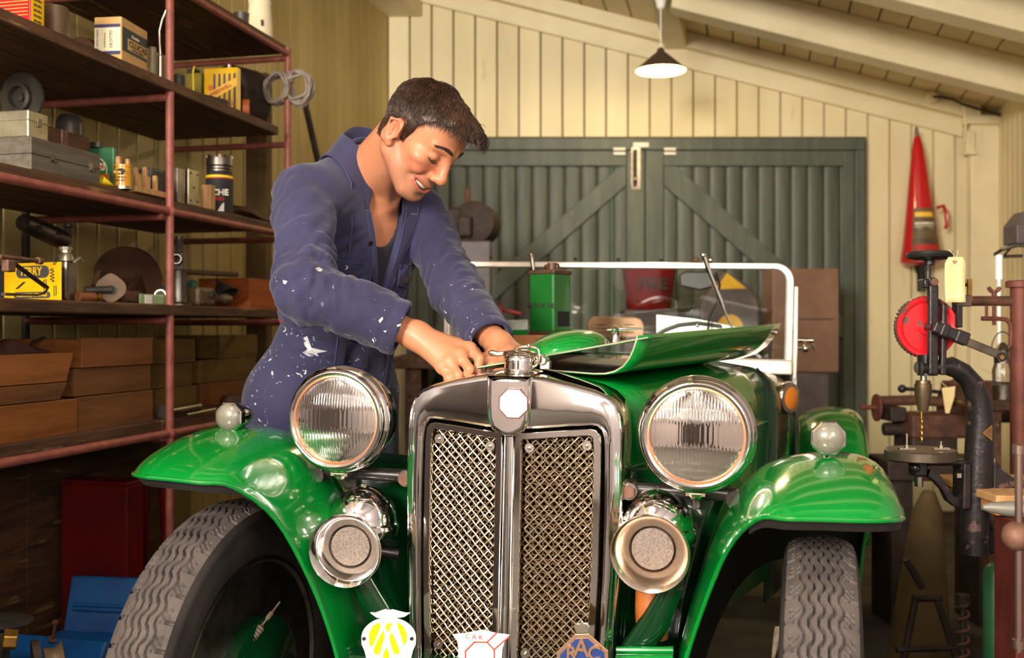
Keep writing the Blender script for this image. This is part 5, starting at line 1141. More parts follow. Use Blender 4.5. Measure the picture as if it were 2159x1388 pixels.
# ================================================================== cone extinguisher
mat('ext_red',(186,16,24),.3,coat=.3); mat('ext_label',(120,96,60),.5,c2=(60,50,40),sc=14,st=(.3,.3,3))
DE=5.74; ex=thing('cone_fire_extinguisher','red cone shaped fire extinguisher hanging on the back wall','extinguisher',P(1943,560,DE)); s=DE/F
b=MB(); b.lathe([(6*s,272*s),(12*s,246*s),(20*s,180*s),(28*s,110*s),(36*s,50*s),(42*s,14*s),(42*s,8*s),(30*s,0)],(0,0,0),(-.035,0,1),36); b.build('body','ext_red',ex)
b=MB(); b.cyl((-10*s,0,270*s),(-11*s,0,292*s),5*s,3*s,n=10); b.build('tip','steel',ex)
# wrapped label
def ring(z0,z1,a0,a1,m,name):
    G=[]
    for a in np.linspace(a0,a1,12):
        r=lambda z:float(np.interp(z,[8,14,50,110,180],[42,42,36,28,20]))*s+.0012
        G.append([(r(z)*math.sin(a)-.035*z*s,-r(z)*math.cos(a),z*s) for z in (z0,z1)])
    MB().grid(G).build(name,m,ex)
ring(28,118,-.85,.75,'ext_label','label')
for z0,z1,m in ((100,110,'ink_gold'),(84,88,'ink_white'),(78,81,'ink_white'),(72,75,'ink_white'),(46,62,'ink_gold'),(30,42,'ink_red')): 
    G=[]
    for a in np.linspace(-.72,.62,12):
        r=lambda z:float(np.interp(z,[8,14,50,110,180],[42,42,36,28,20]))*s+.0022
        G.append([(r(z)*math.sin(a)-.035*z*s,-r(z)*math.cos(a),z*s) for z in (z0,z1)])
    MB().grid(G).build('label_band',m,ex)
b=MB(); b.lathe([(16*s,2*s),(14*s,-10*s),(10*s,-18*s),(9*s,-55*s),(0.0005,-56*s)],(0,0,0),(0,0,1),20); b.build('nozzle','black_iron',ex)
b=MB(); b.tube([(34*s,0,122*s),(46*s,-.0,126*s),(52*s,0,112*s),(54*s,0,86*s),(50*s,0,78*s)],5*s,10,flat=((0,1,0),.8)); b.build('handle','ext_red',ex)
# ================================================================== things by the doors behind the car
mat('bucket_red',(150,30,28),.4,c2=(120,24,24),sc=8); mat('grey_case',(96,84,82),.5,c2=(74,64,62),sc=10); mat('brown_panel',(126,92,68),.5,c2=(108,74,54),sc=6)
bench=thing('low_bench','low dark wooden bench along the barn doors behind the car','bench',(.55,5.35,0))
b=MB(); b.bx(-1.15,.70,-.28,.28,.86,.92); b.build('top','shelf_wood',bench,bevel=.006)
for x in (-1.05,.62):
    for y in (-.2,.2): MB().bx(x-.04,x+.04,y-.04,y+.04,0,.86).build('leg','shelf_wood',bench)
ZB=.921
q=P(1368,650,5.3); crate=thing('grey_crate','grey crate under the red fire bucket on the bench','crate',(q.x,5.3,ZB)); hc=q.z-.01-ZB; b=MB(); b.bx(-.14,.14,-.1,.1,0,hc); b.build('body','grey_case',crate,bevel=.008)
bk=thing('fire_bucket','red fire bucket with black lettering seen through the windscreen','bucket',(q.x,5.3,ZB+hc)); s=5.3/F
b=MB(); b.lathe([(44*s,0),(46*s,2*s),(58*s,95*s),(60*s,97*s),(57*s,97*s),(43*s,4*s)],(0,0,0),(0,0,1),32); b.build('body','bucket_red',bk); text('FIRE',.085,(0,-54*s-.004,52*s),(1,0,0),(0,.12,1),'seam',bk,bold=.002,font_sx=1.0)
MB().tube([(59*s*math.cos(a),.02,95*s-20*s*math.sin(a)) for a in np.linspace(.15,math.pi-.15,14)],.004,6).build('handle','black_iron',bk)
q=P(1530,700,5.2); cs=thing('grey_battery_case','grey rounded case with yellow markings behind the windscreen','case',(q.x,5.2,ZB)); s=5.2/F; z0=P(0,700,5.2).z-ZB
b=MB(); b.prism([(-62*s,-.1+.0),(62*s,-.1),(62*s,62*s+z0+.0),(40*s,100*s+z0),(0,128*s+z0),(-30*s,110*s+z0),(-62*s,60*s+z0)] if False else [(-60*s,0),(60*s,0),(60*s,z0+60*s),(38*s,z0+98*s),(-10*s,z0+126*s),(-34*s,z0+96*s),(-60*s,z0+58*s)],(0,-.10,0),(1,0,0),(0,0,1),(0,.2,0)); b.build('body','grey_case',cs,bevel=.01)
MB().prism([(-6*s,z0+122*s),(34*s,z0+90*s),(-30*s,z0+88*s)],(0,-.1005,0),(1,0,0),(0,0,1),(0,-.002,0)).build('yellow_mark','tin_yellow',cs); MB().cyl((0,-.1,z0+10*s),(0,-.103,z0+10*s),26*s,n=28).build('yellow_mark','tin_yellow',cs)
q=P(1731,786,5.1); cb=thing('brown_cabinet','tall brown metal cabinet beside the right barn door','cabinet',(q.x,5.12,0)); s=5.1/F; zt=P(0,566,5.1).z
b=MB(); b.bx(-100*s,41*s,0,.22,q.z,zt); b.build('body','brown_panel',cb,bevel=.006); MB().bx(-80*s,30*s,-.003,0,P(0,674,5.1).z,P(0,672,5.1).z).build('door_seam','seam',cb); b=MB(); b.bx(-60*s,22*s,.02,.2,0,q.z); b.build('pedestal','grey_case',cb,bevel=.006)
# motor on a box behind the mechanic
q=P(992,560,4.75); mb=thing('motor_crate','brown box under the rusty motor at the doors','box',(q.x,4.75,0)); s=4.75/F; zt=P(0,512,4.75).z; b=MB(); b.bx(-48*s,44*s,-.12,.12,0,zt); b.build('body','grey_case',mb,bevel=.008)
mo=thing('rusty_motor','rusty brown engine part with an upright rod behind the mechanic','motor',(q.x,4.75,zt)); b=MB(); b.lathe([(30*s,-.09),(44*s,-.08),(44*s,.08),(30*s,.09)],(14*s,0,40*s),(.2,1,0),28); b.build('drum','dark_rust',mo); b=MB(); b.box((-40*s,0,36*s),(46*s,.16,70*s)); b.box((-10*s,-.1,30*s),(30*s,.04,44*s)); b.build('block','dark_rust',mo,bevel=.012); MB().cyl((-6*s,-.05,0),(-5*s,-.05,112*s),7*s,6*s,n=14).build('rod','rusty',mo)
q=P(1050,668,4.9); rv=thing('red_vice','red painted clamp on a stand behind the scuttle','clamp',(q.x,4.9,0)); s=4.9/F; b=MB(); b.box((0,0,q.z+10*s),(24*s,.08,36*s)); b.cyl((10*s,0,q.z+14*s),(50*s,0,q.z+6*s),4*s,n=10); b.cyl((0,0,0),(0,0,q.z),.03,n=14); b.build('body','bucket_red',rv,bevel=.006)
# ================================================================== drill press
DP=2.30; SP=DP/F
mat('press_black',(26,22,22),.35,.2,c2=(44,36,34),sc=25,wear=((98,72,66),26,.60,.06),bump=.15,bsc=50,coat=.2); mat('gear_red',(196,24,32),.32,coat=.3,wear=((84,64,58),16,.52,.04)); mat('press_steel',(112,98,82),.4,.7,c2=(86,74,62),sc=18)
mat('chuck_brass',(120,100,76),.35,.8,c2=(94,76,56),sc=14); mat('tag_paper',(238,216,160),.7,c2=(220,192,132),sc=7)
dr=thing('hand_drill_press','black hand cranked drill press with a worn red gear wheel','drill press',(P(2062,694,DP).x,DP,0))
def Q(px,py,dy=0): return P(px,py,DP)+V((0,dy,0))-dr.location
b=MB(); b.lathe([(.004,.000),(.034,.001),(.049,.006),(.0515,.012),(.049,.018),(.040,.020),(.012,.021),(.012,-.010),(.004,-.012)],Q(1959.5,549),(0,0,1),40); b.build('hand_wheel','black_iron',dr)
b=MB(); b.lathe([(.0068,0)]+[(.0062+.0008*(k%2),.002*k) for k in range(30)]+[(.006,.06)],Q(1957,604),(0,0,1),16); b.build('feed_screw','steel',dr)
b=MB(); b.box(Q(1956,599),(.032,.04,.022)); b.cyl(Q(1958,596,-.03),Q(1958,596,-.02),.0105,n=18); b.box(Q(2018,596),(.028,.03,.014)); b.box(Q(2018,640),(.014,.03,.11)); b.build('yoke','press_black',dr,bevel=.003)
b=MB(); b.cyl(Q(1958,596,-.034),Q(1958,596,-.03),.0085,n=18); b.build('yoke_bolt','rust_bolt',dr)
b=MB(); b.hexa([Q(1946,790,-.034),Q(1966,790,-.034),Q(1966,790,-.016),Q(1946,790,-.016),Q(1947,602,-.034),Q(1967,602,-.034),Q(1967,602,-.016),Q(1947,602,-.016)]); b.build('guide_bar','press_black',dr,bevel=.004)
b=MB(); b.hexa([Q(1972,790,-.030),Q(1985,790,-.030),Q(1985,790,-.012),Q(1972,790,-.012),Q(1975,640,-.030),Q(1986,640,-.030),Q(1986,640,-.012),Q(1975,640,-.012)]); b.build('guide_bar','press_black',dr,bevel=.004)
# gear
gc=Q(1955,690,0); b=MB(); b.lathe([(.0005,-.004),(.018,-.004),(.022,.0),(.052,.002),(.060,-.004),(.067,-.004),(.0695,.0)],gc,(0,1,0),64); b.build('gear_face','gear_red',dr)
b=MB(); n=96
G=[[gc+V(((.0715 if k%2 else .0695)*math.cos(2*math.pi*k/n),w,(.0715 if k%2 else .0695)*math.sin(2*math.pi*k/n))) for k in range(n)] for w in (.005,.016)]
b.grid(G,False,True,False); b.add(G[1],[tuple(range(n))]); b.add(G[0],[tuple(range(n-1,-1,-1))]) ; b.build('gear_teeth','press_steel',dr)
b=MB(); b.cyl(gc+V((0,-.04,0)),gc+V((0,.03,0)),.010,n=16); b.build('axle','press_black',dr)
# crank
b=MB(); a=Q(1953,690,-.05); c=Q(2012,714,-.05); d=(c-a); R=Matrix.Rotation(-math.atan2(d.z,d.x),3,'Y')
b.box(a.lerp(c,.5),(d.length+.01,.014,.026),R); b.box(a.lerp(c,.30),(.02,.02,.030),R); b.box(a.lerp(c,.9),(.03,.02,.030),R); b.build('crank_clamp','press_black',dr,bevel=.004)
b=MB(); e=Q(2086,752,-.05); b.box(c.lerp(e,.48),((e-c).length+.02,.006,.019),R); b.build('crank_arm','press_steel',dr,bevel=.002); b=MB(); b.cyl(e+V((0,.008,0)),e+V((0,-.008,0)),.0105,n=20); b.build('crank_pin','press_black',dr); b=MB(); b.cyl(e+V((0,-.008,0)),e+V((0,-.011,0)),.005,n=14); b.build('pin_bolt','brass',dr)
# frame casting
b=MB(); path=[(1938,778,30),(1975,778,29),(2005,782,27),(2035,800,25),(2056,828,25),(2066,865,26),(2067,905,28),(2065,960,30),(2063,1020,31),(2060,1090,32),(2056,1165,32)]
L_=[];R_=[]
Lp=[(1937,762),(1975,760),(2008,752),(2040,768),(2070,800),(2086,840),(2094,885),(2095,940),(2093,1010),(2089,1080),(2086,1168)]
Rp=[(1937,790),(1965,790),(1990,790),(2010,797),(2028,815),(2037,840),(2040,880),(2036,940),(2032,1010),(2029,1080),(2024,1168)]
G=[]
for (a,c) in zip(Lp,Rp):
    o_,i_=Q(*a),Q(*c); m_=(o_+i_)/2; t_=(o_-i_)*.5
    G.append([m_+t_*math.cos(k*math.pi/8)+V((0,.030*math.sin(k*math.pi/8),0)) if True else 0 for k in range(16)])
b.grid(G,False,True,True,0,True); b.add(G[0],[tuple(range(15,-1,-1))]); b.add(G[-1],[tuple(range(16))]); b.build('frame','press_black',dr)
b=MB(); b.cyl(Q(1955,792),Q(1955,748),.022,n=20); b.build('spindle_boss','press_black',dr)
b=MB(); b.cyl(Q(1947,806),Q(1947,788),.007,n=14); b.build('spindle','chrome_dull',dr)
b=MB(); b.lathe([(.005,0),(.0115,.001),(.0145,.022),(.0185,.040),(.0185,.062),(.0165,.063),(.016,.069),(.012,.070)],Q(1946,867),(0,0,1),28); b.build('chuck','chuck_brass',dr)
# twist bit
G=[]; q0=Q(1943,935); 
for k in range(41):
    z=k*.0018; a=k*.42; f=1 if k<28 else 0; r1=.0030; r2=.0030 if k>=30 else .0014
    if k<2: r1*=.4+.3*k; r2*=.4+.3*k
    G.append([q0+V((r1*math.cos(t)*math.cos(a)-r2*math.sin(t)*math.sin(a),r1*math.cos(t)*math.sin(a)+r2*math.sin(t)*math.cos(a),z)) for t in [i*math.pi/5 for i in range(10)]])
MB().grid(G,False,True,True,0,True).build('twist_bit','brass',dr)
b=MB(); b.lathe([(.0005,-.026),(.070,-.026),(.078,-.022),(.078,-.004),(.074,0),(.0005,0)],Q(1941,947),(0,0,1),48); b.build('table','press_steel',dr)
for px,hh in ((1901,34),(1972,18)):
    b=MB(); q=Q(px,946,-.03); b.box(q+V((0,0,.003)),(.036,.012,.004)); b.cyl(q,q+V((0,0,hh*SP)),.0026,n=10); b.cyl(q+V((0,0,.004)),q+V((0,0,.010)),.006,n=6); b.build('table_clamp','nickel',dr)
b=MB(); b.box(Q(1935,981),(.032,.04,.05)); b.cyl(Q(1923,984,-.03),Q(1923,984,0),.010,n=14); b.box(Q(1985,975),(.11,.03,.014)); b.build('table_boss','press_black',dr,bevel=.006); b=MB(); b.cyl(Q(1937,1026),Q(1937,1000),.0095,n=18); b.build('table_pin','chrome_dull',dr)
G=[]
for a,c in (((1958,990),(1952,1004)),((1978,1000),(1966,1014)),((1994,1024),(1982,1032)),((2008,1045),(1994,1056)),((2028,1052),(2010,1068)),((2034,1052),(2030,1070))): 
    o_,i_=Q(*a),Q(*c); G.append([o_+V((0,-.012,0)),o_+V((0,.012,0)),i_+V((0,.012,0)),i_+V((0,-.012,0))])
MB().grid(G,False,True,False).build('table_brace','press_black',dr,bevel=.003)
b=MB(); b.hexa([Q(2018,1070,-.03),Q(2036,1070,-.03),Q(2036,1070,.03),Q(2018,1070,.03),Q(2020,975,-.03),Q(2036,975,-.03),Q(2036,975,.03),Q(2020,975,.03)]); b.build('slide','press_black',dr,bevel=.004); b=MB(); b.box(Q(2012,1000,-.02),(.010,.012,.010)); b.build('stop_screw','nickel',dr)
b=MB(); b.prism([(0,.022),(.022,-.016),(0,-.020)] if False else [(-.012,0),(.010,.018),(.010,-.018)],Q(2068,910,-.0315),(1,0,0),(0,0,1),(0,-.002,0)); b.build('maker_badge','brass',dr); b=MB(); b.prism([(-.007,0),(.008,.012),(.008,-.012)],Q(2068,910,-.0336),(1,0,0),(0,0,1),(0,-.0006,0)); b.build('badge_inset','rusty',dr)
b=MB(); b.prism([(2088,952),(2092,985),(2130,1005),(2175,1015),(2175,1040),(2090,1036)] and [((px-2090)*SP,-(py-1000)*SP) for px,py in ((2086,945),(2100,985),(2130,1006),(2178,1018),(2178,1038),(2086,1036))],Q(2090,1000,-.02),(1,0,0),(0,0,1),(0,.04,0)); b.build('mount_bracket','press_black',dr,bevel=.004)
b=MB(); b.prism([((px-2090)*SP,-(py-1100)*SP) for px,py in ((2070,1120),(2110,1112),(2178,1112),(2178,1122),(2120,1124),(2090,1165),(2060,1168))],Q(2090,1100,-.02),(1,0,0),(0,0,1),(0,.04,0)); b.build('mount_bracket','press_black',dr,bevel=.004)
# side scale clamp on the press
b=MB(); b.box(Q(2026,635,-.01),(.036,.012,.026)); b.cyl(Q(2026,601),Q(2040,601),.004,n=10); b.build('side_clamp','press_steel',dr,bevel=.002); MB().box(Q(2040,612,-.01),(.010,.006,.05)).build('brass_tab','brass',dr)
# paper tag
tg=thing('paper_tag','cream paper tag tied to the hand wheel of the drill press','tag',P(1990,546,DP)+V((0,-.056,0))); s=SP
G=[]
for i,z in enumerate(np.linspace(0,-93*s,8)):
    bend=.006*math.sin(i/7*2.6); G.append([(x*s,bend-.004*abs(math.sin(x*.05)),z) for x in ((-14,-8,0,8,16) if i==0 else (-21+i*.4,-10,0,11,22+i*.1))])
MB().grid(G,flip=True).build('card','tag_paper',tg,solid=.0006); b=MB(); b.lathe([(.0022,0),(.0055,0),(.0055,.0006),(.0022,.0006)],(0,-.001,-.010),(0,1,0),4,closed=True); b.build('eyelet','copper',tg)
for a in (-1,1): MB().tube([(0,-.001,-.008),(.004*a,-.004,.006),(.010*a,.006,.016),(.008*a,.018,.012)],.0007,5).build('string','tag_paper',tg)
# ================================================================== pipe stand with arm
mat('rust_red',(120,66,52),.6,.2,c2=(96,50,40),sc=18,bump=.1,bsc=60)
DS=2.62; st=thing('rusty_pipe_stand','rust red iron pipe column with side arm and wing nut','stand',(P(2150,694,DS).x,DS,0))
def Q3(px,py,dy=0): return P(px,py,DS)+V((0,dy,0))-st.location
s=DS/F
b=MB(); b.cyl((0,0,0),Q3(2150,604),19*s,n=28); b.build('column','rust_red',st); b=MB(); b.lathe([(28*s,0),(28*s,12*s),(24*s,14*s),(.0005,14*s)],Q3(2150,606),(0,0,1),28); b.build('flange','rust_red',st)
b=MB(); b.cyl(Q3(2044,635),Q3(2140,635),10.5*s,n=18); b.build('arm','rusty',st)
b=MB(); b.cyl(Q3(2096,626),Q3(2096,612),.006,n=10)
for a in (-1,1): b.tube([Q3(2096,618),Q3(2096+8*a,612),Q3(2096+12*a,606)],[.004,.006,.005],8)
b.build('wing_nut','rust_red',st)
b=MB(); b.cyl(Q3(2080,646),Q3(2080,672),.004,n=8); b.cyl(Q3(2096,646),Q3(2096,686),.005,n=8); b.tube([Q3(2070,672),Q3(2100,672),Q3(2122,674),Q3(2131,684),Q3(2132,706),Q3(2131,730)],.006,10); b.build('hook_clamp','rust_red',st)
# bench end with vice handle in the right foreground
mat('bench_red',(98,40,28),.55,c2=(76,30,22),sc=7,st=(3,3,1)); mat('grey_green_steel',(140,136,122),.45,.4); mat('vice_steel',(150,124,112),.28,.9)
DB=2.2; be=thing('workbench_end','end of a red brown wooden workbench at the right edge','workbench',(P(2160,694,DB).x,DB,0)); 
def Q4(px,py,dy=0): return P(px,py,DB)+V((0,dy,0))-be.location
b=MB(); b.bx(Q4(2118,0).x,.35,-.05,.05,0,Q4(0,1092).z); b.build('leg','bench_red',be,bevel=.004); b=MB(); b.bx(Q4(2091,0).x,.45,-.02,.30,Q4(0,1060).z,Q4(0,1042).z); b.build('top_board','pale_wood',be,bevel=.003); b=MB(); b.bx(Q4(2100,0).x,.4,-.0,.28,Q4(0,1088).z,Q4(0,1062).z); b.build('edge_board','block_wood',be,bevel=.003)
DV=1.45; vh=thing('vice_handle','polished steel vice handle with ball in the right foreground','vice handle',(P(2148,694,DV).x,DV,0)); s=DV/F
def Q5(px,py,dy=0): return P(px,py,DV)+V((0,dy,0))-vh.location
b=MB(); b.cyl(Q5(2148,1375),Q5(2148,940),8*s,n=18); b.build('bar','vice_steel',vh)
for py in (948,1358): b=MB(); b.lathe([(9*s,-10*s),(13*s,-9*s),(13*s,9*s),(9*s,11*s)],Q5(2148,py),(0,0,1),20); b.build('end_knob','vice_steel',vh)
b=MB(); b.ell(Q5(2142,1131),(29*s,29*s,31*s)); b.cyl(Q5(2142,1131),Q5(2230,1131),.02,n=20); b.build('ball','rust_bolt',vh); b=MB(); b.cyl((.09,0,0),Q5(2280,1090),.05,n=20); b.build('vice_body','press_black',vh)
hn=thing('steel_spike','pointed grey steel horn sticking out over the bench','spike',(P(2110,694,1.9).x,1.9,0)); 
def Q6(px,py): return P(px,py,1.9)-hn.location
b=MB(); b.tube([Q6(2071,1070),Q6(2085,1070),Q6(2120,1073),Q6(2200,1076)],[.005,.009,.014,.018],14); b.cyl((Q6(2200,0).x,0,0),Q6(2200,1090),.03,n=12); b.build('horn','grey_green_steel',hn)
# ================================================================== lathe behind the press
DL=3.7; la=thing('rusty_lathe','rusty brown lathe with hand wheel on a dark stand by the right wall','lathe',(P(1980,694,DL).x,DL,0)); s=DL/F
def Q7(px,py,dy=0): return P(px,py,DL)+V((0,dy,0))-la.location
b=MB(); b.box(Q7(1975,895),(150*s,.20,48*s)); b.build('headstock','rusty',la,bevel=.01)
b=MB(); b.box(Q7(1950,940),(96*s,.18,70*s)); b.build('saddle','dark_rust',la,bevel=.01)
b=MB(); b.tube([Q7(1852,846),Q7(1930,844),Q7(2060,852)],11*s,12); b.build('slide_bar','rusty',la)
b=MB(); b.cyl(Q7(1846,860),Q7(1850,860),29*s,n=28); b.cyl(Q7(1812,858),Q7(1848,860),5*s,n=10); b.build('hand_wheel','rust_red',la)
b=MB(); b.box(Q7(1882,872),(34*s,.12,30*s)); b.cyl(Q7(1862,905),Q7(1905,905),14*s,n=16); b.build('cross_slide','dark_rust',la,bevel=.006)
b=MB(); b.tube([Q7(1902,820),Q7(1935,822),Q7(1990,828)],4*s,8); b.ell(Q7(1902,820),(9*s,9*s,9*s)); b.build('lever','black_iron',la)
b=MB(); b.lathe([(20*s,-.02),(58*s,-.018),(62*s,0),(58*s,.018),(20*s,.02)],Q7(2020,860),(1,.25,0),32); b.build('face_plate','rusty',la)
b=MB(); b.cyl(Q7(2030,800),Q7(2040,860),30*s,n=20); b.box(Q7(2060,840),(110*s,.2,70*s)); b.cyl(Q7(2080,868),Q7(2160,868),24*s,n=18); b.build('gear_case','rusty',la,bevel=.01)
b=MB(); b.box(Q7(1960,985),(230*s,.25,40*s)); b.build('bed','dark_rust',la,bevel=.008)
for px in (1880,2060): MB().bx(Q7(px-22,0).x,Q7(px+22,0).x,-.1,.1,0,Q7(0,1000).z).build('stand_leg','dark_rust',la)
for nm,px0,px1,py0,py1,D_,m,lb in (('white_tag',1986,2014,818,872,3.35,'tag_paper','white paper tag hanging from the rusty lathe'),('yellow_tag',2119,2131,812,842,3.35,'tin_yellow','small yellow tag on the machine near the pipe column')):
    t=thing(nm,lb,'tag',P((px0+px1)/2,py0,D_)); q=D_/F; w=(px1-px0)*q/2; h=(py1-py0)*q; b=MB(); b.prism([(-w,0),(w,.004),(w*.9,-h*.35),(w*.1,-h),(-w*.45,-h*.98)],(0,0,0),(1,0,.05),(0,0,1),(0,.0015,0)); b.build('card',m,t); MB().tube([(0,0,-.004),(0,.10,.03),(0,.2,.05)],.0012,5).build('string','tag_paper',t)
# lantern
t=thing('glass_lantern','old storm lantern with clear glass behind the drill press','lantern',P(2114,812,3.3)); s=3.3/F
b=MB(); b.lathe([(14*s,0),(20*s,6*s),(21*s,30*s),(16*s,48*s)],(0,0,0),(0,0,1),28,cap=(True,False)); b.build('globe','lens_glass',t); b=MB(); b.lathe([(17*s,46*s),(17*s,54*s),(13*s,58*s),(13*s,72*s),(15*s,74*s),(10*s,84*s),(3*s,90*s)],(0,0,0),(0,0,1),28); b.build('cap','steel',t); b=MB(); b.lathe([(19*s,-30*s),(20*s,0),(15*s,2*s)],(0,0,0),(0,0,1),24); b.build('base','steel',t); b=MB(); b.tube([(24*s*math.cos(a),0,70*s+42*s*math.sin(a)) for a in np.linspace(0,math.pi,20)],.0022,6); b.build('bail','steel',t)
tb=thing('lantern_table','dark wooden side table by the right wall','table',(P(2125,694,3.3).x,3.3,0)); zt=P(0,842,3.3).z; b=MB(); b.bx(-.12,.25,-.10,.15,zt-.03,zt-.001); b.build('top','shelf_wood',tb,bevel=.004); 
for x,y in ((-.08,-.06),(.2,-.06),(.2,.1)): MB().bx(x-.02,x+.02,y-.02,y+.02,0,zt-.03).build('leg','shelf_wood',tb)
# bicycle-like wire carrier with box on the right wall
t=thing('wire_carrier','grey wire carrier with a dark box high by the right wall','carrier',P(2150,530,3.5)); s=3.5/F
b=MB(); b.tube([(20*s,-.05,8*s),(-20*s,-.05,10*s),(-46*s,-.03,2*s),(-52*s,0,-6*s),(-40*s,.03,-10*s),(20*s,.05,-8*s)],.006,8); b.tube([(-30*s,-.04,6*s),(-22*s,.04,-8*s)],.004,6); b.build('wire_frame','steel',t); b=MB(); b.box((14*s,0,34*s),(70*s,.10,40*s)); b.build('box','grey_case',t,bevel=.004); b=MB(); b.hexa([(-20*s,-.05,54*s),(50*s,-.05,54*s),(50*s,.05,54*s),(-20*s,.05,54*s),(0,-.04,82*s),(50*s,-.04,82*s),(50*s,.04,82*s),(0,.04,82*s)]); b.build('box_lid','grey_case',t); b=MB(); b.cyl((-44*s,0,-60*s),(-44*s,0,-8*s),8*s,n=14); b.cyl((-43*s,0,-250*s),(-44*s,0,-60*s),4*s,n=10); b.build('pump_tube','white_enamel',t)
b=MB(); b.cyl((-43*s,0,-t.location.z),(-43*s,0,-250*s),4*s,n=8); b.build('foot_rod','white_enamel',t)
# dark clutter under the lathe
t=thing('green_gas_cylinder','green gas cylinder standing behind the vice','gas cylinder',(P(2098,694,2.75).x,2.75,0)); s=2.75/F; zt=P(0,1188,2.75).z; b=MB(); b.lathe([(20*s,0),(24*s,4*s),(24*s,zt-.03),(18*s,zt-.008),(8*s,zt),(.0005,zt)],(0,0,0),(0,0,1),28); b.build('body','tin_green',t)
t=thing('canvas_cone','dull canvas covered cone leaning under the lathe','cover',(P(1935,694,3.1).x,3.1,0)); s=3.1/F; zt=P(0,1035,3.1).z; mat('canvas',(92,72,34),.85,c2=(70,54,26),sc=6); b=MB(); b.lathe([(70*s,0),(66*s,.05),(30*s,zt-.06),(12*s,zt),(.0005,zt)],(0,0,0),(.06,0,1),28); b.build('cover','canvas',t)
t=thing('spring_strut','rusty coil spring strut standing on the dark floor','spring',(P(2030,694,2.6).x,2.6,0)); s=2.6/F; zt=P(0,1262,2.6).z; b=MB(); b.tube([(12*s*math.cos(a),12*s*math.sin(a),zt*.1+a*.0052) for a in np.linspace(0,20*math.pi,160)],.004,6); b.build('coil','rusty',t); b=MB(); b.cyl((0,0,0),(0,0,zt),6*s,n=10); b.cyl((0,0,zt-.02),(0,0,zt+.01),14*s,n=14); b.build('rod','dark_rust',t)
t=thing('iron_trestle','dark iron machine frame on the floor under the lathe','frame',(P(1960,694,2.7).x,2.7,0)); s=2.7/F
b=MB(); q=lambda px,py:P(px,py,2.7)-t.location
for a,c in (((1910,1180),(1945,1240)),((1925,1262),(1985,1262)),((1930,1262),(1900,1420)),((1975,1262),(2020,1400)),((1890,1370),(2030,1365))): b.tube([q(*a),q(*c)],.010,8)
b.cyl((q(1900,0).x,0,0),q(1900,1420),.01,n=8); b.build('frame','dark_rust',t)
# ================================================================== the mechanic
rng=np.random.RandomState(3)
_lat=rng.rand(32,32,32).astype(np.float32)
def vnoise(p,sc):
    q=p*sc; i=np.floor(q).astype(np.int32); f=(q-i).astype(np.float32); f=f*f*(3-2*f); i&=31; j=(i+1)&31
    x0,y0,z0=i[...,0],i[...,1],i[...,2]; x1,y1,z1=j[...,0],j[...,1],j[...,2]; fx,fy,fz=f[...,0],f[...,1],f[...,2]
    a=_lat[x0,y0,z0]*(1-fx)+_lat[x1,y0,z0]*fx; b=_lat[x0,y1,z0]*(1-fx)+_lat[x1,y1,z0]*fx
    c=_lat[x0,y0,z1]*(1-fx)+_lat[x1,y0,z1]*fx; d=_lat[x0,y1,z1]*(1-fx)+_lat[x1,y1,z1]*fx
    return (a*(1-fy)+b*fy)*(1-fz)+(c*(1-fy)+d*fy)*fz-.5
def smin(a,b,k): h=np.clip(.5+.5*(b-a)/k,0,1); return b*(1-h)+a*h-k*h*(1-h)
def smax(a,b,k): return -smin(-a,-b,k)
def A3(v): return np.array([v[0],v[1],v[2]],dtype=np.float32)
def sph(p,c,r): return np.linalg.norm(p-A3(c),axis=-1)-r
def elld(p,c,r,R=None):
    q=p-A3(c)
    if R is not None: q=q@np.array(R,dtype=np.float32)     # columns = local axes
    r=A3(r); k0=np.linalg.norm(q/r,axis=-1); k1=np.linalg.norm(q/(r*r),axis=-1); return k0*(k0-1)/np.maximum(k1,1e-6)
def caps(p,a,b,ra,rb):
    a=A3(a); b=A3(b); ab=b-a; t=np.clip(((p-a)@ab)/(ab@ab),0,1); return np.linalg.norm(p-a-t[...,None]*ab,axis=-1)-(ra+(rb-ra)*t)
def chain(p,pts,rs,k=.01):
    d=None
    for a,b,ra,rb in zip(pts[:-1],pts[1:],rs[:-1],rs[1:]):
        e=caps(p,a,b,ra,rb); d=e if d is None else smin(d,e,k)
    return d
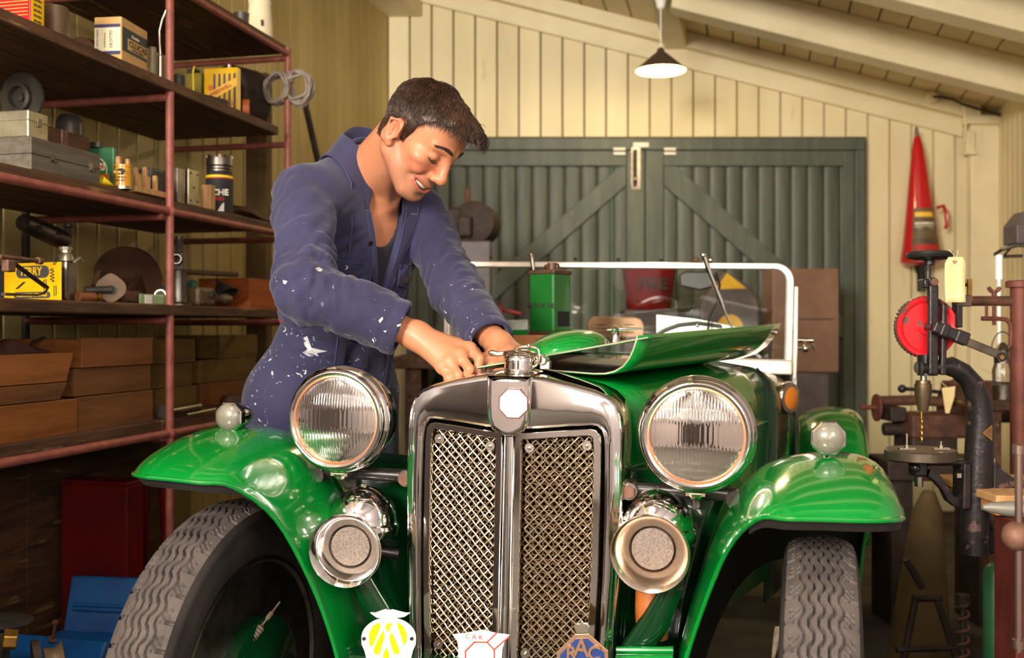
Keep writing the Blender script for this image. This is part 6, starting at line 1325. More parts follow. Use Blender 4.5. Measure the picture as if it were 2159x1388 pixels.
def surfnet(f,lo,hi,h):
    n=[int(math.ceil((hi[k]-lo[k])/h))+1 for k in range(3)]
    ax=[np.float32(lo[k])+np.arange(n[k],dtype=np.float32)*np.float32(h) for k in range(3)]
    B=8; nb=[-(-m//B) for m in n]; D=np.empty([m*B for m in nb],np.float32)
    cx=[np.float32(lo[k])+(np.arange(nb[k],dtype=np.float32)*B+(B-1)/2)*np.float32(h) for k in range(3)]
    X,Y,Z=np.meshgrid(*cx,indexing='ij'); dc=f(np.stack([X,Y,Z],-1))
    Db=np.broadcast_to(dc[:,None,:,None,:,None],(nb[0],B,nb[1],B,nb[2],B)).copy()
    near=np.argwhere(np.abs(dc)<B*h*1.35); loc=np.stack(np.meshgrid(*[np.arange(B)]*3,indexing='ij'),-1).astype(np.float32)*np.float32(h); lo32=np.array(lo,np.float32)
    for i in range(0,len(near),1200):
        q=near[i:i+1200]; p=(q.astype(np.float32)*B*np.float32(h)+lo32)[:,None,None,None,:]+loc; v=f(p)
        Db[q[:,0],:,q[:,1],:,q[:,2],:]=v
    D=Db.reshape(nb[0]*B,nb[1]*B,nb[2]*B); n=list(D.shape)
    S=D<0; c=np.zeros([m-1 for m in n],np.int8); sl=[slice(None,-1),slice(1,None)]
    for a in (0,1):
        for b in (0,1):
            for e in (0,1): c+=S[sl[a],sl[b],sl[e]]
    act=(c>0)&(c<8); idx=-np.ones(act.shape,np.int64); cells=np.argwhere(act); idx[act]=np.arange(len(cells))
    acc=np.zeros((len(cells),3),np.float32); cnt=np.zeros(len(cells),np.float32); x,y,z=cells.T
    for o in ((0,0,0),(1,0,0),(0,1,0),(0,0,1),(1,1,0),(1,0,1),(0,1,1)):
        for d in range(3):
            if o[d]: continue
            q=list(o); q[d]=1
            a=D[x+o[0],y+o[1],z+o[2]]; b=D[x+q[0],y+q[1],z+q[2]]; m=(a<0)!=(b<0); t=np.where(m,a/np.where(m,a-b,1),0)
            v=np.tile(np.array(o,np.float32),(len(cells),1)); v[:,d]=t; acc[m]+=v[m]; cnt[m]+=1
    V3=(cells+acc/np.maximum(cnt,1)[:,None])*h+np.array(lo,np.float32); faces=[]
    for d in range(3):
        e1,e2=(d+1)%3,(d+2)%3; s0=[slice(1,-1)]*3; s0[d]=slice(None,-1); s1=[slice(1,-1)]*3; s1[d]=slice(1,None)
        A=S[tuple(s0)]; B=S[tuple(s1)]; m=A!=B; pos=np.argwhere(m); 
        if not len(pos): continue
        base=pos.copy(); base[:,e1]+=1; base[:,e2]+=1
        def g(a,b):
            q=base.copy(); q[:,e1]-=a; q[:,e2]-=b; return idx[q[:,0],q[:,1],q[:,2]]
        F=np.stack([g(1,1),g(0,1),g(0,0),g(1,0)],1); fl=~A[m]; F[fl]=F[fl][:,::-1]; faces.append(F)
    F=np.concatenate(faces); F=F[(F>=0).all(1)]
    return V3,F
def npmesh(name,parts,mats,parent,cols=None,smooth_it=0):
    vs=[];fs=[];o=0
    for v,f in parts: vs.append(v); fs.append(f+o); o+=len(v)
    v=np.concatenate(vs); f=np.concatenate(fs)
    me=bpy.data.meshes.new(name); me.vertices.add(len(v)); me.vertices.foreach_set('co',v.astype(np.float32).ravel())
    me.loops.add(len(f)*4); me.loops.foreach_set('vertex_index',f.astype(np.int32).ravel()); me.polygons.add(len(f)); me.polygons.foreach_set('loop_start',np.arange(len(f),dtype=np.int32)*4)
    me.polygons.foreach_set('use_smooth',np.ones(len(f),bool)); me.update(); me.validate()
    for m in (mats if isinstance(mats,list) else [mats]): me.materials.append(MT[m])
    if cols is not None:
        at=me.color_attributes.new('tone','FLOAT_COLOR','POINT'); at.data.foreach_set('color',np.concatenate([cols,np.ones((len(v),1),np.float32)],1).astype(np.float32).ravel())
    ob=bpy.data.objects.new(name,me); COL.objects.link(ob)
    if parent is not None: ob.parent=parent
    if smooth_it:
        md=ob.modifiers.new('relax','SMOOTH'); md.iterations=smooth_it; md.factor=.5
    return ob
# ---- materials
def attr_mat(name,rough,sss,bump,bsc):
    m=mat(name,(210,160,130),rough,sss=sss,bump=bump,bsc=bsc,dist=.002,spec=.4); nt=m.node_tree; b=nt.nodes['Principled BSDF']
    a=nt.nodes.new('ShaderNodeAttribute'); a.attribute_name='tone'; nt.links.new(a.outputs['Color'],b.inputs['Base Color']); return m
attr_mat('skin',.42,.12,.12,220)
mat('hair_brown',(66,42,28),.38,c2=(44,27,18),sc=60,spec=.5); mat('undershirt',(44,40,46),.8); mat('teeth',(232,220,200),.3); mat('lash',(52,36,28),.6); mat('stitch',(52,50,84),.8); mat('button_dark',(40,34,34),.35,.5); mat('button_brass',(140,120,96),.35,.8)
def denim():
    m=mat('coverall_blue',(62,64,110),.85,sheen=.15,bump=.25,bsc=420,dist=.001); nt=m.node_tree; b=nt.nodes['Principled BSDF']; N=nt.nodes.new; L=nt.links.new
    tc=N('ShaderNodeTexCoord')
    def nz(s,d=4,dis=0):
        n=N('ShaderNodeTexNoise'); n.inputs['Scale'].default_value=s; n.inputs['Detail'].default_value=d; n.inputs['Distortion'].default_value=dis; L(tc.outputs['Object'],n.inputs['Vector']); return n
    def ramp(n,a,c,ca,cb):
        r=N('ShaderNodeValToRGB'); e=r.color_ramp.elements; e[0].position=a; e[1].position=c; e[0].color=ca; e[1].color=cb; L(n,r.inputs[0]); return r
    base=ramp(nz(6).outputs[0],.3,.7,lin((34,32,60)),lin((48,46,77)))
    grime=ramp(nz(9,5).outputs[0],.58,.74,(0,0,0,1),(1,1,1,1)); mx=N('ShaderNodeMixRGB'); mx.inputs[2].default_value=lin((38,35,50)); L(base.outputs[0],mx.inputs[1])
    k=N('ShaderNodeMath'); k.operation='MULTIPLY'; k.inputs[1].default_value=.55; L(grime.outputs[0],k.inputs[0]); L(k.outputs[0],mx.inputs[0])
    # paint splashes, mostly on the lower half of the garment
    sep=N('ShaderNodeSeparateXYZ'); L(tc.outputs['Object'],sep.inputs[0])
    mr=N('ShaderNodeMapRange'); mr.inputs[1].default_value=1.30; mr.inputs[2].default_value=1.02; mr.inputs[3].default_value=0; mr.inputs[4].default_value=.10; L(sep.outputs[2],mr.inputs[0])
    sp=nz(58,3,1.6); ad=N('ShaderNodeMath'); L(sp.outputs[0],ad.inputs[0]); L(mr.outputs[0],ad.inputs[1])
    big=ramp(nz(7,1).outputs[0],.42,.55,(0,0,0,1),(1,1,1,1)); spl=ramp(ad.outputs[0],.755,.775,(0,0,0,1),(1,1,1,1)); mu=N('ShaderNodeMath'); mu.operation='MULTIPLY'; L(big.outputs[0],mu.inputs[0]); L(spl.outputs[0],mu.inputs[1])
    m2=N('ShaderNodeMixRGB'); m2.inputs[2].default_value=lin((226,224,226)); L(mu.outputs[0],m2.inputs[0]); L(mx.outputs[0],m2.inputs[1]); L(m2.outputs[0],b.inputs['Base Color'])
denim()
# ---- skeleton (world space)
W=lambda px,py,D: np.array(P(px,py,D),dtype=np.float32)
PV=W(688,812,2.50); NB=W(770,352,2.39)
RSH=W(640,412,2.25); RE=W(646,612,2.06); RW=W(872,702,2.06)
LSH=W(884,452,2.53); LE=W(962,612,2.36); LW=W(1036,722,2.15)
ez=(NB-PV); TL=float(np.linalg.norm(ez)); ez/=TL
ex=LSH-RSH; ex-=ez*(ex@ez); ex/=np.linalg.norm(ex); ey=np.cross(ez,ex)          # ex: to his left, ey: forward
if ey[0]<0: ey=-ey
TB=np.stack([ex,ey,ez],1)
TC=(RSH+LSH)/2; xoff=float((TC-PV)@ex)*0
def tloc(p): return (p-PV)@TB
def tworld(q): return np.asarray(q,np.float32)@TB.T+PV
zt=[-.12,0,.08,.135,.162,.19,.24,.34,.42,.48,.53]; hwx=[.165,.170,.164,.154,.150,.164,.172,.184,.178,.130,.07]; hdy=[.125,.127,.120,.112,.108,.120,.124,.124,.116,.098,.06]
def torso(p,off=0):
    q=tloc(p); w=np.interp(q[...,2],zt,hwx).astype(np.float32)+off; d=np.interp(q[...,2],zt,hdy).astype(np.float32)+off
    x=q[...,0]; y=q[...,1]; k0=np.sqrt((x/w)**2+(y/d)**2); k1=np.sqrt((x/(w*w))**2+(y/(d*d))**2); r=k0*(k0-1)/np.maximum(k1,1e-5)
    return smax(r*.85,np.maximum(-.12-q[...,2],q[...,2]-.535-off),.05)
RK=W(620,1130,2.56); RA=W(585,1560,2.66); LK=W(765,1130,2.58); LA=W(750,1560,2.74)
RH=tworld([-.085,0,-.04]); LH=tworld([.085,0,-.04])
def folds(p,a,b,c0,width,freq,amp,ph=0,tw=1.2):
    """short irregular creases lying across the limb a-b near parameter c0"""
    a=A3(a); b=A3(b); ab=b-a; L_=np.linalg.norm(ab); ax=ab/L_; r=p-a; t=(r@ax)/L_; e=np.cross(ax,np.array([0,1,.2],np.float32)); e/=np.linalg.norm(e); g=np.cross(ax,e)
    x=r@e; y=r@g; rr=np.sqrt(x*x+y*y)+1e-4; q=np.stack([t*L_*freq*.30+ph*3.1+.9*x/rr,x/rr*tw+ph,y/rr*tw],-1)
    n=np.abs(vnoise(q,1.0))*2; n2=np.abs(vnoise(q*np.array([1.9,1.6,1.6],np.float32)+7.3,1.0))*2
    return amp*((.42-n)*1.0+(.42-n2)*.5)*np.exp(-((t-c0)/width)**2)
def opening(q):
    vh=np.interp(q[...,2],[.19,.28,.38,.46,.53],[.0,.014,.036,.060,.092]).astype(np.float32)
    return np.maximum(np.abs(q[...,0]-.004)-vh,-(q[...,1]-.02))
def cloth_torso(p):
    d=torso(p)
    d=smin(d,elld(p,RSH+np.array([.018,.015,-.012],np.float32),(.070,.072,.075)),.07); d=smin(d,elld(p,LSH+np.array([-.018,-.01,-.012],np.float32),(.068,.07,.072)),.07)
    d=smin(d,caps(p,RSH+np.array([.03,.02,.0],np.float32),NB+np.array([-.01,.02,.012],np.float32),.050,.060),.06); d=smin(d,caps(p,LSH+np.array([-.03,0,0],np.float32),NB+np.array([.03,.01,-.012],np.float32),.048,.055),.06)
    q=tloc(p); x,y,z=q[...,0],q[...,1],q[...,2]
    d=d+.006*vnoise(q,7)+.0022*vnoise(q*np.array([1,1,1.6],np.float32),24)
    n6=vnoise(q,5.5)
    rg=lambda k,o: .42-2*np.abs(vnoise(q*np.array(k,np.float32)+np.float32(o),1.0))
    d=d+.009*rg((26,26,16),1.3)*np.exp(-((z-.24)/.07)**2)+.008*(rg((18,18,34),4.1))*np.exp(-((z-.10)/.07)**2)
    xd=np.stack([x+z*.7,y,z-x*.7],-1)
    d=d+.009*(.42-2*np.abs(vnoise(xd*np.array([9,9,34],np.float32)+np.float32(2.7),1.0)))*np.exp(-((z-.36)/.10)**2)
    d=d+.008*rg((30,30,7),8.8)*np.exp(-((z-.0)/.09)**2)
    d=d-.0045*np.exp(-((z-.163)/.016)**4)+.004*np.exp(-((z-.183)/.004)**2)+.004*np.exp(-((z-.143)/.004)**2)
    return d
def coverall(p):
    d=smax(cloth_torso(p),-opening(tloc(p)),.005)
    d=smax(d,-caps(p,NB-ez*.03+ey*.014,NB+ez*.16+ey*.10,.064,.085),.006)     # neck hole
    ra=caps(p,RSH,RE,.070,.064); ra=smin(ra,caps(p,RE,RW-(RW-RE)*.10,.066,.060),.03)
    ra=ra+folds(p,RSH,RE,.75,.45,130,.013)+folds(p,RE,RW,.15,.34,130,.013,1)+folds(p,RE,RW,.70,.3,80,.006,2)+folds(p,RSH,RE,.1,.35,70,.010,3,2)
    ab=(RW-RE)/np.linalg.norm(RW-RE); cut=(p-(RW-(RW-RE)*.10))@ab
    hole=caps(p,RE+(RW-RE)*.60,RW+(RW-RE)*.3,.044,.053); ra=ra-.003*np.exp(-((cut+.030)/.004)**2)*0+.003*np.exp(-((cut+.030)/.0035)**2)
    ra=smax(np.maximum(ra,cut),-hole,.004)
    la=caps(p,LSH,LE,.070,.060); la=smin(la,caps(p,LE,LW,.060,.052),.03)
    la=la+folds(p,LSH,LE,.7,.5,120,.012,2)+folds(p,LE,LW,.2,.4,120,.010,1)
    ab=(LW-LE)/np.linalg.norm(LW-LE); cul=(p-(LW-(LW-LE)*.0))@ab; la=la+.003*np.exp(-((cul+.028)/.0035)**2)
    holl=caps(p,LE+(LW-LE)*.62,LW+(LW-LE)*.4,.038,.046); la=smax(np.maximum(la,cul),-holl,.004)
    d=smin(d,ra,.012); d=smin(d,la,.012)
    lg=chain(p,[RH,RK,RA],[.125,.095,.085],.03); lg=smin(lg,chain(p,[LH,LK,LA],[.122,.092,.085],.03),.03)
    lg=lg+.006*vnoise(p*np.array([1,1,.4],np.float32),16); d=smin(d,lg,.05)
    return d
per=thing('person','man in paint stained blue coveralls leaning over the open bonnet','person',(0,0,0))
cv,cf=surfnet(coverall,(-.80,1.90,.0),(.03,2.92,1.56),.0050)
body_cov=npmesh('coveralls',[(cv,cf)],'coverall_blue',per,smooth_it=1)
# ---- undershirt
def shirt(p):
    d=torso(p,-.016); d=smin(d,caps(p,RSH,NB,.045,.05),.05); d=smin(d,caps(p,LSH,NB,.045,.05),.05)
    q=tloc(p)
    nk=np.maximum(np.sqrt(((q[...,0]-.0)/.062)**2+((q[...,2]-.52)/.145)**2)-1,-(q[...,1]-.0))*.06
    d=smax(d,-nk,.004); d=smax(d,-caps(p,NB-ez*.02,NB+ez*.2+ey*.12,.058,.075),.006)
    return smax(d,.15-q[...,2],.01)
sv,sf=surfnet(shirt,(-.62,2.05,1.02),(.0,2.70,1.56),.007)
npmesh('undershirt',[(sv,sf)],'undershirt',per,smooth_it=1)
# ---- head
TH=math.radians(48); f0=np.array([.87,-.493,0]); up=np.array([0,0,1.]); hu=up*math.cos(TH)+f0*math.sin(TH); hf=f0*math.cos(TH)-up*math.sin(TH); hr=np.array([-.493,-.87,0])
HB=np.stack([hr,hf,hu],1).astype(np.float32); HE=W(878,295,2.215); HS=1.0
def hloc(p): return ((p-HE)@HB)/HS
def hworld(q): return (np.asarray(q,np.float32)*HS)@HB.T+HE
NBl=hloc(NB); 
def mir2(f): return f(1),f(-1)
def headsdf(q):
    """canonical head: x to his right, y forward, z up, origin between the ears"""
    ax=np.abs(q[...,0]); m=np.stack([ax,q[...,1],q[...,2]],-1)
    d=elld(q,(0,-.006,.042),(.0730,.092,.079)); d=smin(d,elld(q,(0,.044,.062),(.058,.044,.047)),.03)
    d=smin(d,elld(q,(0,.040,-.012),(.055,.050,.080)),.03)
    d=smin(d,caps(m,(.051,.000,-.042),(.024,.067,-.083),.0200,.0190),.020)
    d=smin(d,elld(q,(0,.081,-.086),(.026,.0180,.0175)),.014)
    d=smin(d,elld(m,(.044,.061,.000),(.023,.022,.016)),.018)
    d=smin(d,elld(m,(.037,.070,-.022),(.016,.015,.015)),.014)
    d=smin(d,caps(m,(.010,.0895,.042),(.044,.0735,.043),.0105,.0090),.012)
    d=smin(d,elld(q,(0,.081,-.052),(.032,.021,.026)),.016)
    # eye sockets, lids
    d=smax(d,-elld(m,(.0315,.0985,.022),(.0170,.0135,.0105)),.012)
    d=smin(d,elld(m,(.0320,.0760,.0195),(.0150,.0135,.0115)),.004)
    d=smax(d,-caps(m,(.020,.0900,.0125),(.045,.0800,.0140),.0011,.0011),.003)
    # nose
    d=smin(d,caps(q,(0,.090,.032),(0,.1105,-.010),.0085,.0115),.014); d=smin(d,elld(q,(0,.1120,-.0165),(.0135,.0120,.0105)),.010)
    d=smin(d,elld(m,(.0135,.1005,-.0200),(.0085,.0110,.0080)),.007)
    d=smax(d,-elld(m,(.0070,.1060,-.0272),(.0036,.0050,.0032)),.003)
    # smile folds, mouth
    d=smax(d,-caps(m,(.0235,.0960,-.020),(.0440,.0690,-.046),.0016,.0014),.010)
    y=q[...,1]; z=q[...,2]; sm=.30*ax*ax/.03
    ql=np.stack([ax,y+(ax/.036)**2*.022,z-sm],-1)
    d=smin(d,caps(ql,(0,.0990,-.0475),(.033,.0985,-.0515),.0030,.0018),.006); d=smin(d,caps(ql,(0,.0975,-.0640),(.031,.0970,-.0605),.0042,.0022),.006)
    d=smax(d,-elld(ql,(0,.102,-.0555),(.0345,.016,.0056)),.002)
    d=smax(d,-elld(q,(0,.1010,-.0755),(.020,.006,.0050)),.008)
    # ears
    er=elld(m,(.0790,-.010,.004),(.0085,.0200,.0320),[[.96,.28,0],[-.28,.94,.18],[.05,-.17,.98]])
    er=smax(er,-elld(m,(.0870,-.004,.004),(.0075,.0120,.0200)),.002); er=smin(er,caps(m,(.0860,-.004,.032),(.0880,-.026,.020),.0028,.0028),.003); er=smin(er,caps(m,(.0880,-.026,.020),(.0830,-.022,-.010),.0028,.0026),.003); er=smin(er,caps(m,(.0815,-.019,.020),(.0835,-.008,-.006),.0030,.0030),.004); er=smin(er,elld(m,(.077,.000,-.024),(.0055,.0080,.0090)),.006); er=smin(er,elld(m,(.0775,.0060,.000),(.0045,.0050,.0070)),.004)
    d=smin(d,er,.006)
    return d*.9
def skinhead(p):
    q=hloc(p); d=headsdf(q)*HS
    nk=caps(p,hworld([0,-.030,-.005]),NB-ez*.03+ey*.01,.058,.064)
    nk=smin(nk,caps(p,hworld([0,.012,-.066]),NB+ey*.06-ez*.02,.030,.034),.03)
    nk=smin(nk,caps(p,hworld([.062,-.022,-.020]),tworld([.012,.085,.475]),.012,.011),.018); nk=smin(nk,caps(p,hworld([-.062,-.022,-.020]),tworld([.03,.085,.475]),.012,.011),.018)
    nk=smin(nk,caps(p,NB-ez*.02,RSH,.055,.03),.04); nk=smin(nk,caps(p,NB-ez*.02,LSH,.055,.03),.04)
    d=smin(d,nk,.022)
    return smin(d,smax(torso(p,-.020),.20-tloc(p)[...,2],.01),.03)
# ---- hands
def Wd(t): return W(*t)
def hand(p,wr,fore,mcp,fingers,thumb,palm_r):
    d=caps(p,fore,wr,.033,.0275)
    for i,m in enumerate(mcp): d=smin(d,caps(p,wr,m,.0225,.0135 if i<3 else .0125),.016)
    for a,b in zip(mcp[:-1],mcp[1:]): d=smin(d,caps(p,a,b,.0130,.0130),.010)
    for m in mcp: d=smin(d,sph(p,m+np.array([0,-.002,.003],np.float32),.0128),.005)
    for m,f,r in zip(mcp,fingers,(.0098,.0100,.0096,.0086)): d=smin(d,chain(p,[m]+f,[r*1.12,r*1.02,r*.93,r*.82][:len(f)+1],.003),.004)
    d=smin(d,chain(p,thumb,[.019,.0135,.0105,.0088][:len(thumb)],.006),.008)
    return d
rwr=Wd((878,708,2.055)); rfo=RE+(RW-RE)*.5
rm=[Wd(t) for t in ((990,737,2.040),(970,752,2.018),(950,765,2.008),(934,776,2.012))]
rf=[[Wd((1011,757,2.015)),Wd((1007,784,2.012)),Wd((997,799,2.03))],[Wd((990,779,1.992)),Wd((981,802,2.0)),Wd((968,808,2.025))],[Wd((966,791,1.985)),Wd((957,810,2.0)),Wd((948,812,2.025))],[Wd((946,797,1.992)),Wd((941,812,2.005)),Wd((934,812,2.025))]]
rt=[Wd((915,715,2.075)),Wd((965,727,2.092)),Wd((1000,742,2.078)),Wd((1017,757,2.056))]
lwr=Wd((1052,727,2.135)); lfo=LE+(LW-LE)*.7
lm=[Wd(t) for t in ((1062,750,2.075),(1074,744,2.085),(1084,742,2.10),(1092,744,2.115))]
lf=[[Wd((1040,757,2.045)),Wd((1024,762,2.035)),Wd((1014,768,2.03))],[Wd((1056,762,2.05)),Wd((1040,772,2.035)),Wd((1030,780,2.03))],[Wd((1072,766,2.065)),Wd((1058,778,2.05)),Wd((1048,785,2.045))],[Wd((1084,764,2.09)),Wd((1074,778,2.075)),Wd((1066,784,2.07))]]
lt=[Wd((1052,738,2.12)),Wd((1036,748,2.10)),Wd((1020,757,2.08)),Wd((1010,764,2.06))]
def wholebody(p):
    d=skinhead(p)
    d=smin(d,chain(p,[RSH,RE,rfo],[.046,.040,.034],.02),.03); d=smin(d,chain(p,[LSH,LE,lfo],[.046,.040,.034],.02),.03)
    d=smin(d,hand(p,rwr,rfo,rm,rf,rt,.02)+.0008*vnoise(p,60),.004); return smin(d,hand(p,lwr,lfo,lm,lf,lt,.02),.004)
hv,hff=surfnet(wholebody,(-.66,1.93,.89),(.08,2.68,1.68),.0027)
allv=hv; hloc_all=hloc(hv)
base=np.array(lin((186,122,88))[:3]); pink=np.array(lin((184,94,70))[:3]); lip=np.array(lin((160,76,64))[:3]); stub=np.array(lin((138,96,74))[:3]); dark=np.array(lin((120,70,50))[:3])
cols=np.tile(base,(len(allv),1)); q=hloc(hv); ax=np.abs(q[:,0]); nh=len(hv)
def blend(mask,c):
    m=np.clip(mask,0,1)[:,None]; cols[:nh]=cols[:nh]*(1-m)+c*m
g=lambda c,s: np.exp(-(((np.stack([ax,q[:,1],q[:,2]],1)-np.array(c))/np.array(s))**2).sum(1))
blend(.55*g((.042,.070,-.018),(.022,.03,.022)),pink); blend(.5*g((0,.115,-.016),(.014,.015,.014)),pink); blend(.6*g((.082,-.012,.008),(.012,.024,.036)),pink); blend(.25*g((0,.085,.075),(.04,.03,.03)),pink)
st=np.clip((-.018-q[:,2])/.03,0,1)*np.clip((q[:,1]+.01)/.03,0,1)*(ax<.075)*np.clip((q[:,2]+.125)/.02,0,1); blend(.60*st*(1-g((.042,.072,-.015),(.02,.03,.016))),stub)
zz=q[:,2]-.30*ax*ax/.03; yy=q[:,1]+(ax/.036)**2*.022
lipm=((zz<-.0440)&(zz>-.0690)&(ax<.036)&(yy>.0930)).astype(float); blend(.6*lipm,lip); blend(((np.abs(zz+.0555)<.0048)&(ax<.035)&(yy<.0945)&(yy>.05)).astype(float)*.95,dark*.5)
blend(.35*g((.032,.088,.011),(.018,.02,.005)),dark)
kn=vnoise(allv,35)[:,None]*.10; cols=np.clip(cols*(1+kn),0,1)
body=npmesh('body',[(hv,hff)],'skin',per,cols.astype(np.float32),smooth_it=1)
# ---- face details
def hd(pts): return [V(hworld(t)) for t in pts]
b=MB(); G=[]
for i in range(13):
    x=-.031+.062*i/12; yb=.0925-(x/.036)**2*.022; zc=-.0500+.30*x*x/.03; G.append(hd([(x,yb,zc),(x,yb+.0008,zc-.0078)]))
b.grid(G); b.build('teeth','teeth',per)
for s in (-1,1):
    b=MB(); b.tube(hd([(s*.0195,.0870,.0120),(s*.026,.0892,.0098),(s*.034,.0885,.0090),(s*.042,.0840,.0105),(s*.048,.0785,.0135)]),[.0009,.0018,.0023,.0019,.0009],6); b.build('eyelashes','lash',per)
    b=MB(); R0=random.Random(5+s)
    rt_=np.array([R0.random() for _ in range(190)]); base_=np.stack([s*(.010+.042*rt_),np.full(190,.13),.0455+.006*np.sin(rt_*2.6)-.004*rt_+np.array([R0.uniform(-.0042,.0042) for _ in range(190)])*(1-.5*rt_)],1)
    for _ in range(40): base_[:,1]-=np.clip(headsdf(base_.astype(np.float32)),-.004,.02)
    for k in range(190):
        t=rt_[k]; a=V(base_[k])+V((0,.0004,0)); e=a+V((s*.0062,-.0018-.002*t,.0028-.0048*t)); b.tube(hd([a,a.lerp(e,.5)+V((0,.0012,0)),e]),[.00045,.0004,.0001],4)
    b.build('eyebrow','lash',per)
# ---- hair
def hairline(q):
    """>0 inside the hair region (canonical coordinates)"""
    ax=np.abs(q[...,0]); y=q[...,1]; z=q[...,2]
    tmp=np.clip((ax-.030)/.03,0,1)                                        # temples recede
    front=np.interp(z,[-.05,-.020,-.016,.015,.035,.055,.075,.095,.16],[-.012,-.012,.014,.022,.026,.030,.048,.072,.16])
    front=front+np.clip((z-.06)/.03,0,1)*(1-tmp)*.020-np.clip((z-.05)/.03,0,1)*tmp*.004
    low=np.interp(y,[-.2,-.06,-.035,-.024,-.020,.003,.009,.05],[-.056,-.048,-.030,.0,.037,.037,-.020,-.018])
    return np.minimum(front-y,(z-low))
def hairsdf(p):
    q=hloc(p); ax=np.abs(q[...,0]); th=np.interp(q[...,2],[-.05,.0,.05,.09,.13],[.0022,.004,.0075,.011,.012]).astype(np.float32)
    d=elld(q,(0,-.006,.042),(.0730,.092,.079)); d=smin(d,elld(q,(0,.044,.062),(.058,.044,.047)),.03); d=smin(d,elld(q,(0,-.042,-.02),(.054,.040,.046)),.02)
    d=d-th; d=smin(d,elld(q,(-.004,.080,.104),(.050,.030,.022)),.022)
    d=d+.006*vnoise(q*np.array([1.2,.5,1],np.float32),70)*np.clip((q[...,2]+.02)/.08,.25,1)+.005*vnoise(q,28)*np.clip(q[...,2]/.08,.1,1)
    hl=hairline(q)+.007*vnoise(q,70); hl=np.maximum(hl,np.where((q[...,2]>.088)&(q[...,1]>.055),.02,-1))
    return np.maximum(d,-hl*.8)*HS
hrv,hrf=surfnet(hairsdf,(-.42,2.02,1.36),(.02,2.42,1.70),.0033)
hair=npmesh('hair',[(hrv,hrf)],'hair_brown',per)
R0=np.random.RandomState(11); b=MB(); ql=hloc(hrv); cen=np.array([0,-.01,.045]); ok=(hairline(ql)>.003)
nn=ql-cen; nn/=np.linalg.norm(nn,axis=1)[:,None]; sel=np.where(ok&(((ql-cen)**2).sum(1)>.004))[0]; sel=R0.choice(sel,9500)
crown=np.array([.0,-.055,.125])
segs=[];
for i in sel:
    p0=ql[i].astype(float); n=nn[i].astype(float); fl=p0-crown; fl-=n*(fl@n); fl/=np.linalg.norm(fl)+1e-6
    fl=fl+R0.normal(0,.28,3); fl-=n*(fl@n); fl/=np.linalg.norm(fl)+1e-6
    top=np.clip((p0[2]-.05)/.06,0,1); ln=.010+.014*top*R0.uniform(.6,1.3)
    quiff=np.clip((p0[1]-.04)/.05,0,1)*top; lift=.30+.7*quiff*R0.rand(); ln*=1+.5*quiff
    a=p0-n*.001; c=p0+fl*ln*.5+n*(ln*.5*lift); e=p0+fl*ln+n*(ln*(lift*.5-.10)); segs.append((a,c,e))
S3=np.array(segs); S3w=hworld(S3.reshape(-1,3)).reshape(-1,3,3)
T=S3w[:,2]-S3w[:,0]; T/=np.linalg.norm(T,axis=1)[:,None]; e1=np.cross(T,np.array([.3,.5,.8])); e1/=np.linalg.norm(e1,axis=1)[:,None]; e2=np.cross(T,e1)
rads=[.00065,.00055,.00015]; vv=[]
for k in range(3):
    for a in (0,2.094,4.189): vv.append(S3w[:,k]+(e1*math.cos(a)+e2*math.sin(a))*rads[k])
vv=np.stack(vv,1); ns=len(vv); ff=[]
o=np.arange(ns)[:,None]*9
for k in (0,1):
    for a in range(3): ff.append(o+np.array([[k*3+a,k*3+(a+1)%3,(k+1)*3+(a+1)%3,(k+1)*3+a]]))
tag(npmesh('hair_strands',[(vv.reshape(-1,3),np.concatenate(ff))],'hair_brown',hair),kind='stuff')
# ---- garment details laid on the cloth
def onto(q,dirv,start=.30,off=.003):
    """march from outside onto the coverall surface; q torso-local points"""
    p=tworld(q)+np.asarray(dirv,np.float32)*start
    for _ in range(70):
        d=np.maximum(cloth_torso(p),-1); p=p-np.asarray(dirv,np.float32)*np.clip(d*.6,-.01,.03)[...,None]
    return p+np.asarray(dirv,np.float32)*off
def patch(x0,x1,z0,z1,name,off,th,dip=0,mat_='coverall_blue',nx=14,nz=8,dirv=None):
    dv=ey if dirv is None else dirv; G=[]
    for i in range(nz+1):
        row=[]
        for j in range(nx+1):
            tx=j/nx; tz=i/nz; z=z1+(z0-z1)*tz
            if tz==1 or dip: z-=dip*(1-abs(2*tx-1))*tz
            row.append((x0+(x1-x0)*tx,0,z))
        G.append(row)
    q=np.array(G,np.float32); p=onto(q.reshape(-1,3),dv,off=off).reshape(nz+1,nx+1,3)
    o=MB().grid(p.tolist(),flip=False).build(name,mat_,per,solid=th,off=0)
    ed=[p[0,k] for k in range(nx+1)]+[p[k,nx] for k in range(1,nz+1)]+[p[nz,k] for k in range(nx-1,-1,-1)]+[p[k,0] for k in range(nz-1,0,-1)]
    MB().tube([V(t_)+V(dv.tolist())*.002 for t_ in ed],.0014,5,closed=True).build('stitched_edge','stitch',o); return o
for x0,x1 in ((-.140,-.040),(.055,.140)):
    patch(x0,x1,.215,.335,'chest_pocket',.0015,.003); patch(x0-.004,x1+.004,.290,.338,'pocket_flap',.0055,.004,dip=.012)
    c=onto(np.array([[(x0+x1)/2-.02,0,.302]],np.float32),ey,off=.0085)[0]; MB().lathe([(.0085,0),(.0085,.002),(.004,.003),(.0005,.003)],V(c),V(ey),20).build('button','button_dark' if x0<0 else 'button_brass',per)
for zz in (.385,.30,.225):
    c=onto(np.array([[-.010-np.interp(zz,[.19,.28,.38,.46],[0,.014,.036,.060]),0,zz]],np.float32),ey,off=.003)[0]; MB().lathe([(.006,0),(.006,.002),(.0005,.0025)],V(c),V(ey),14).build('button','button_dark',per)
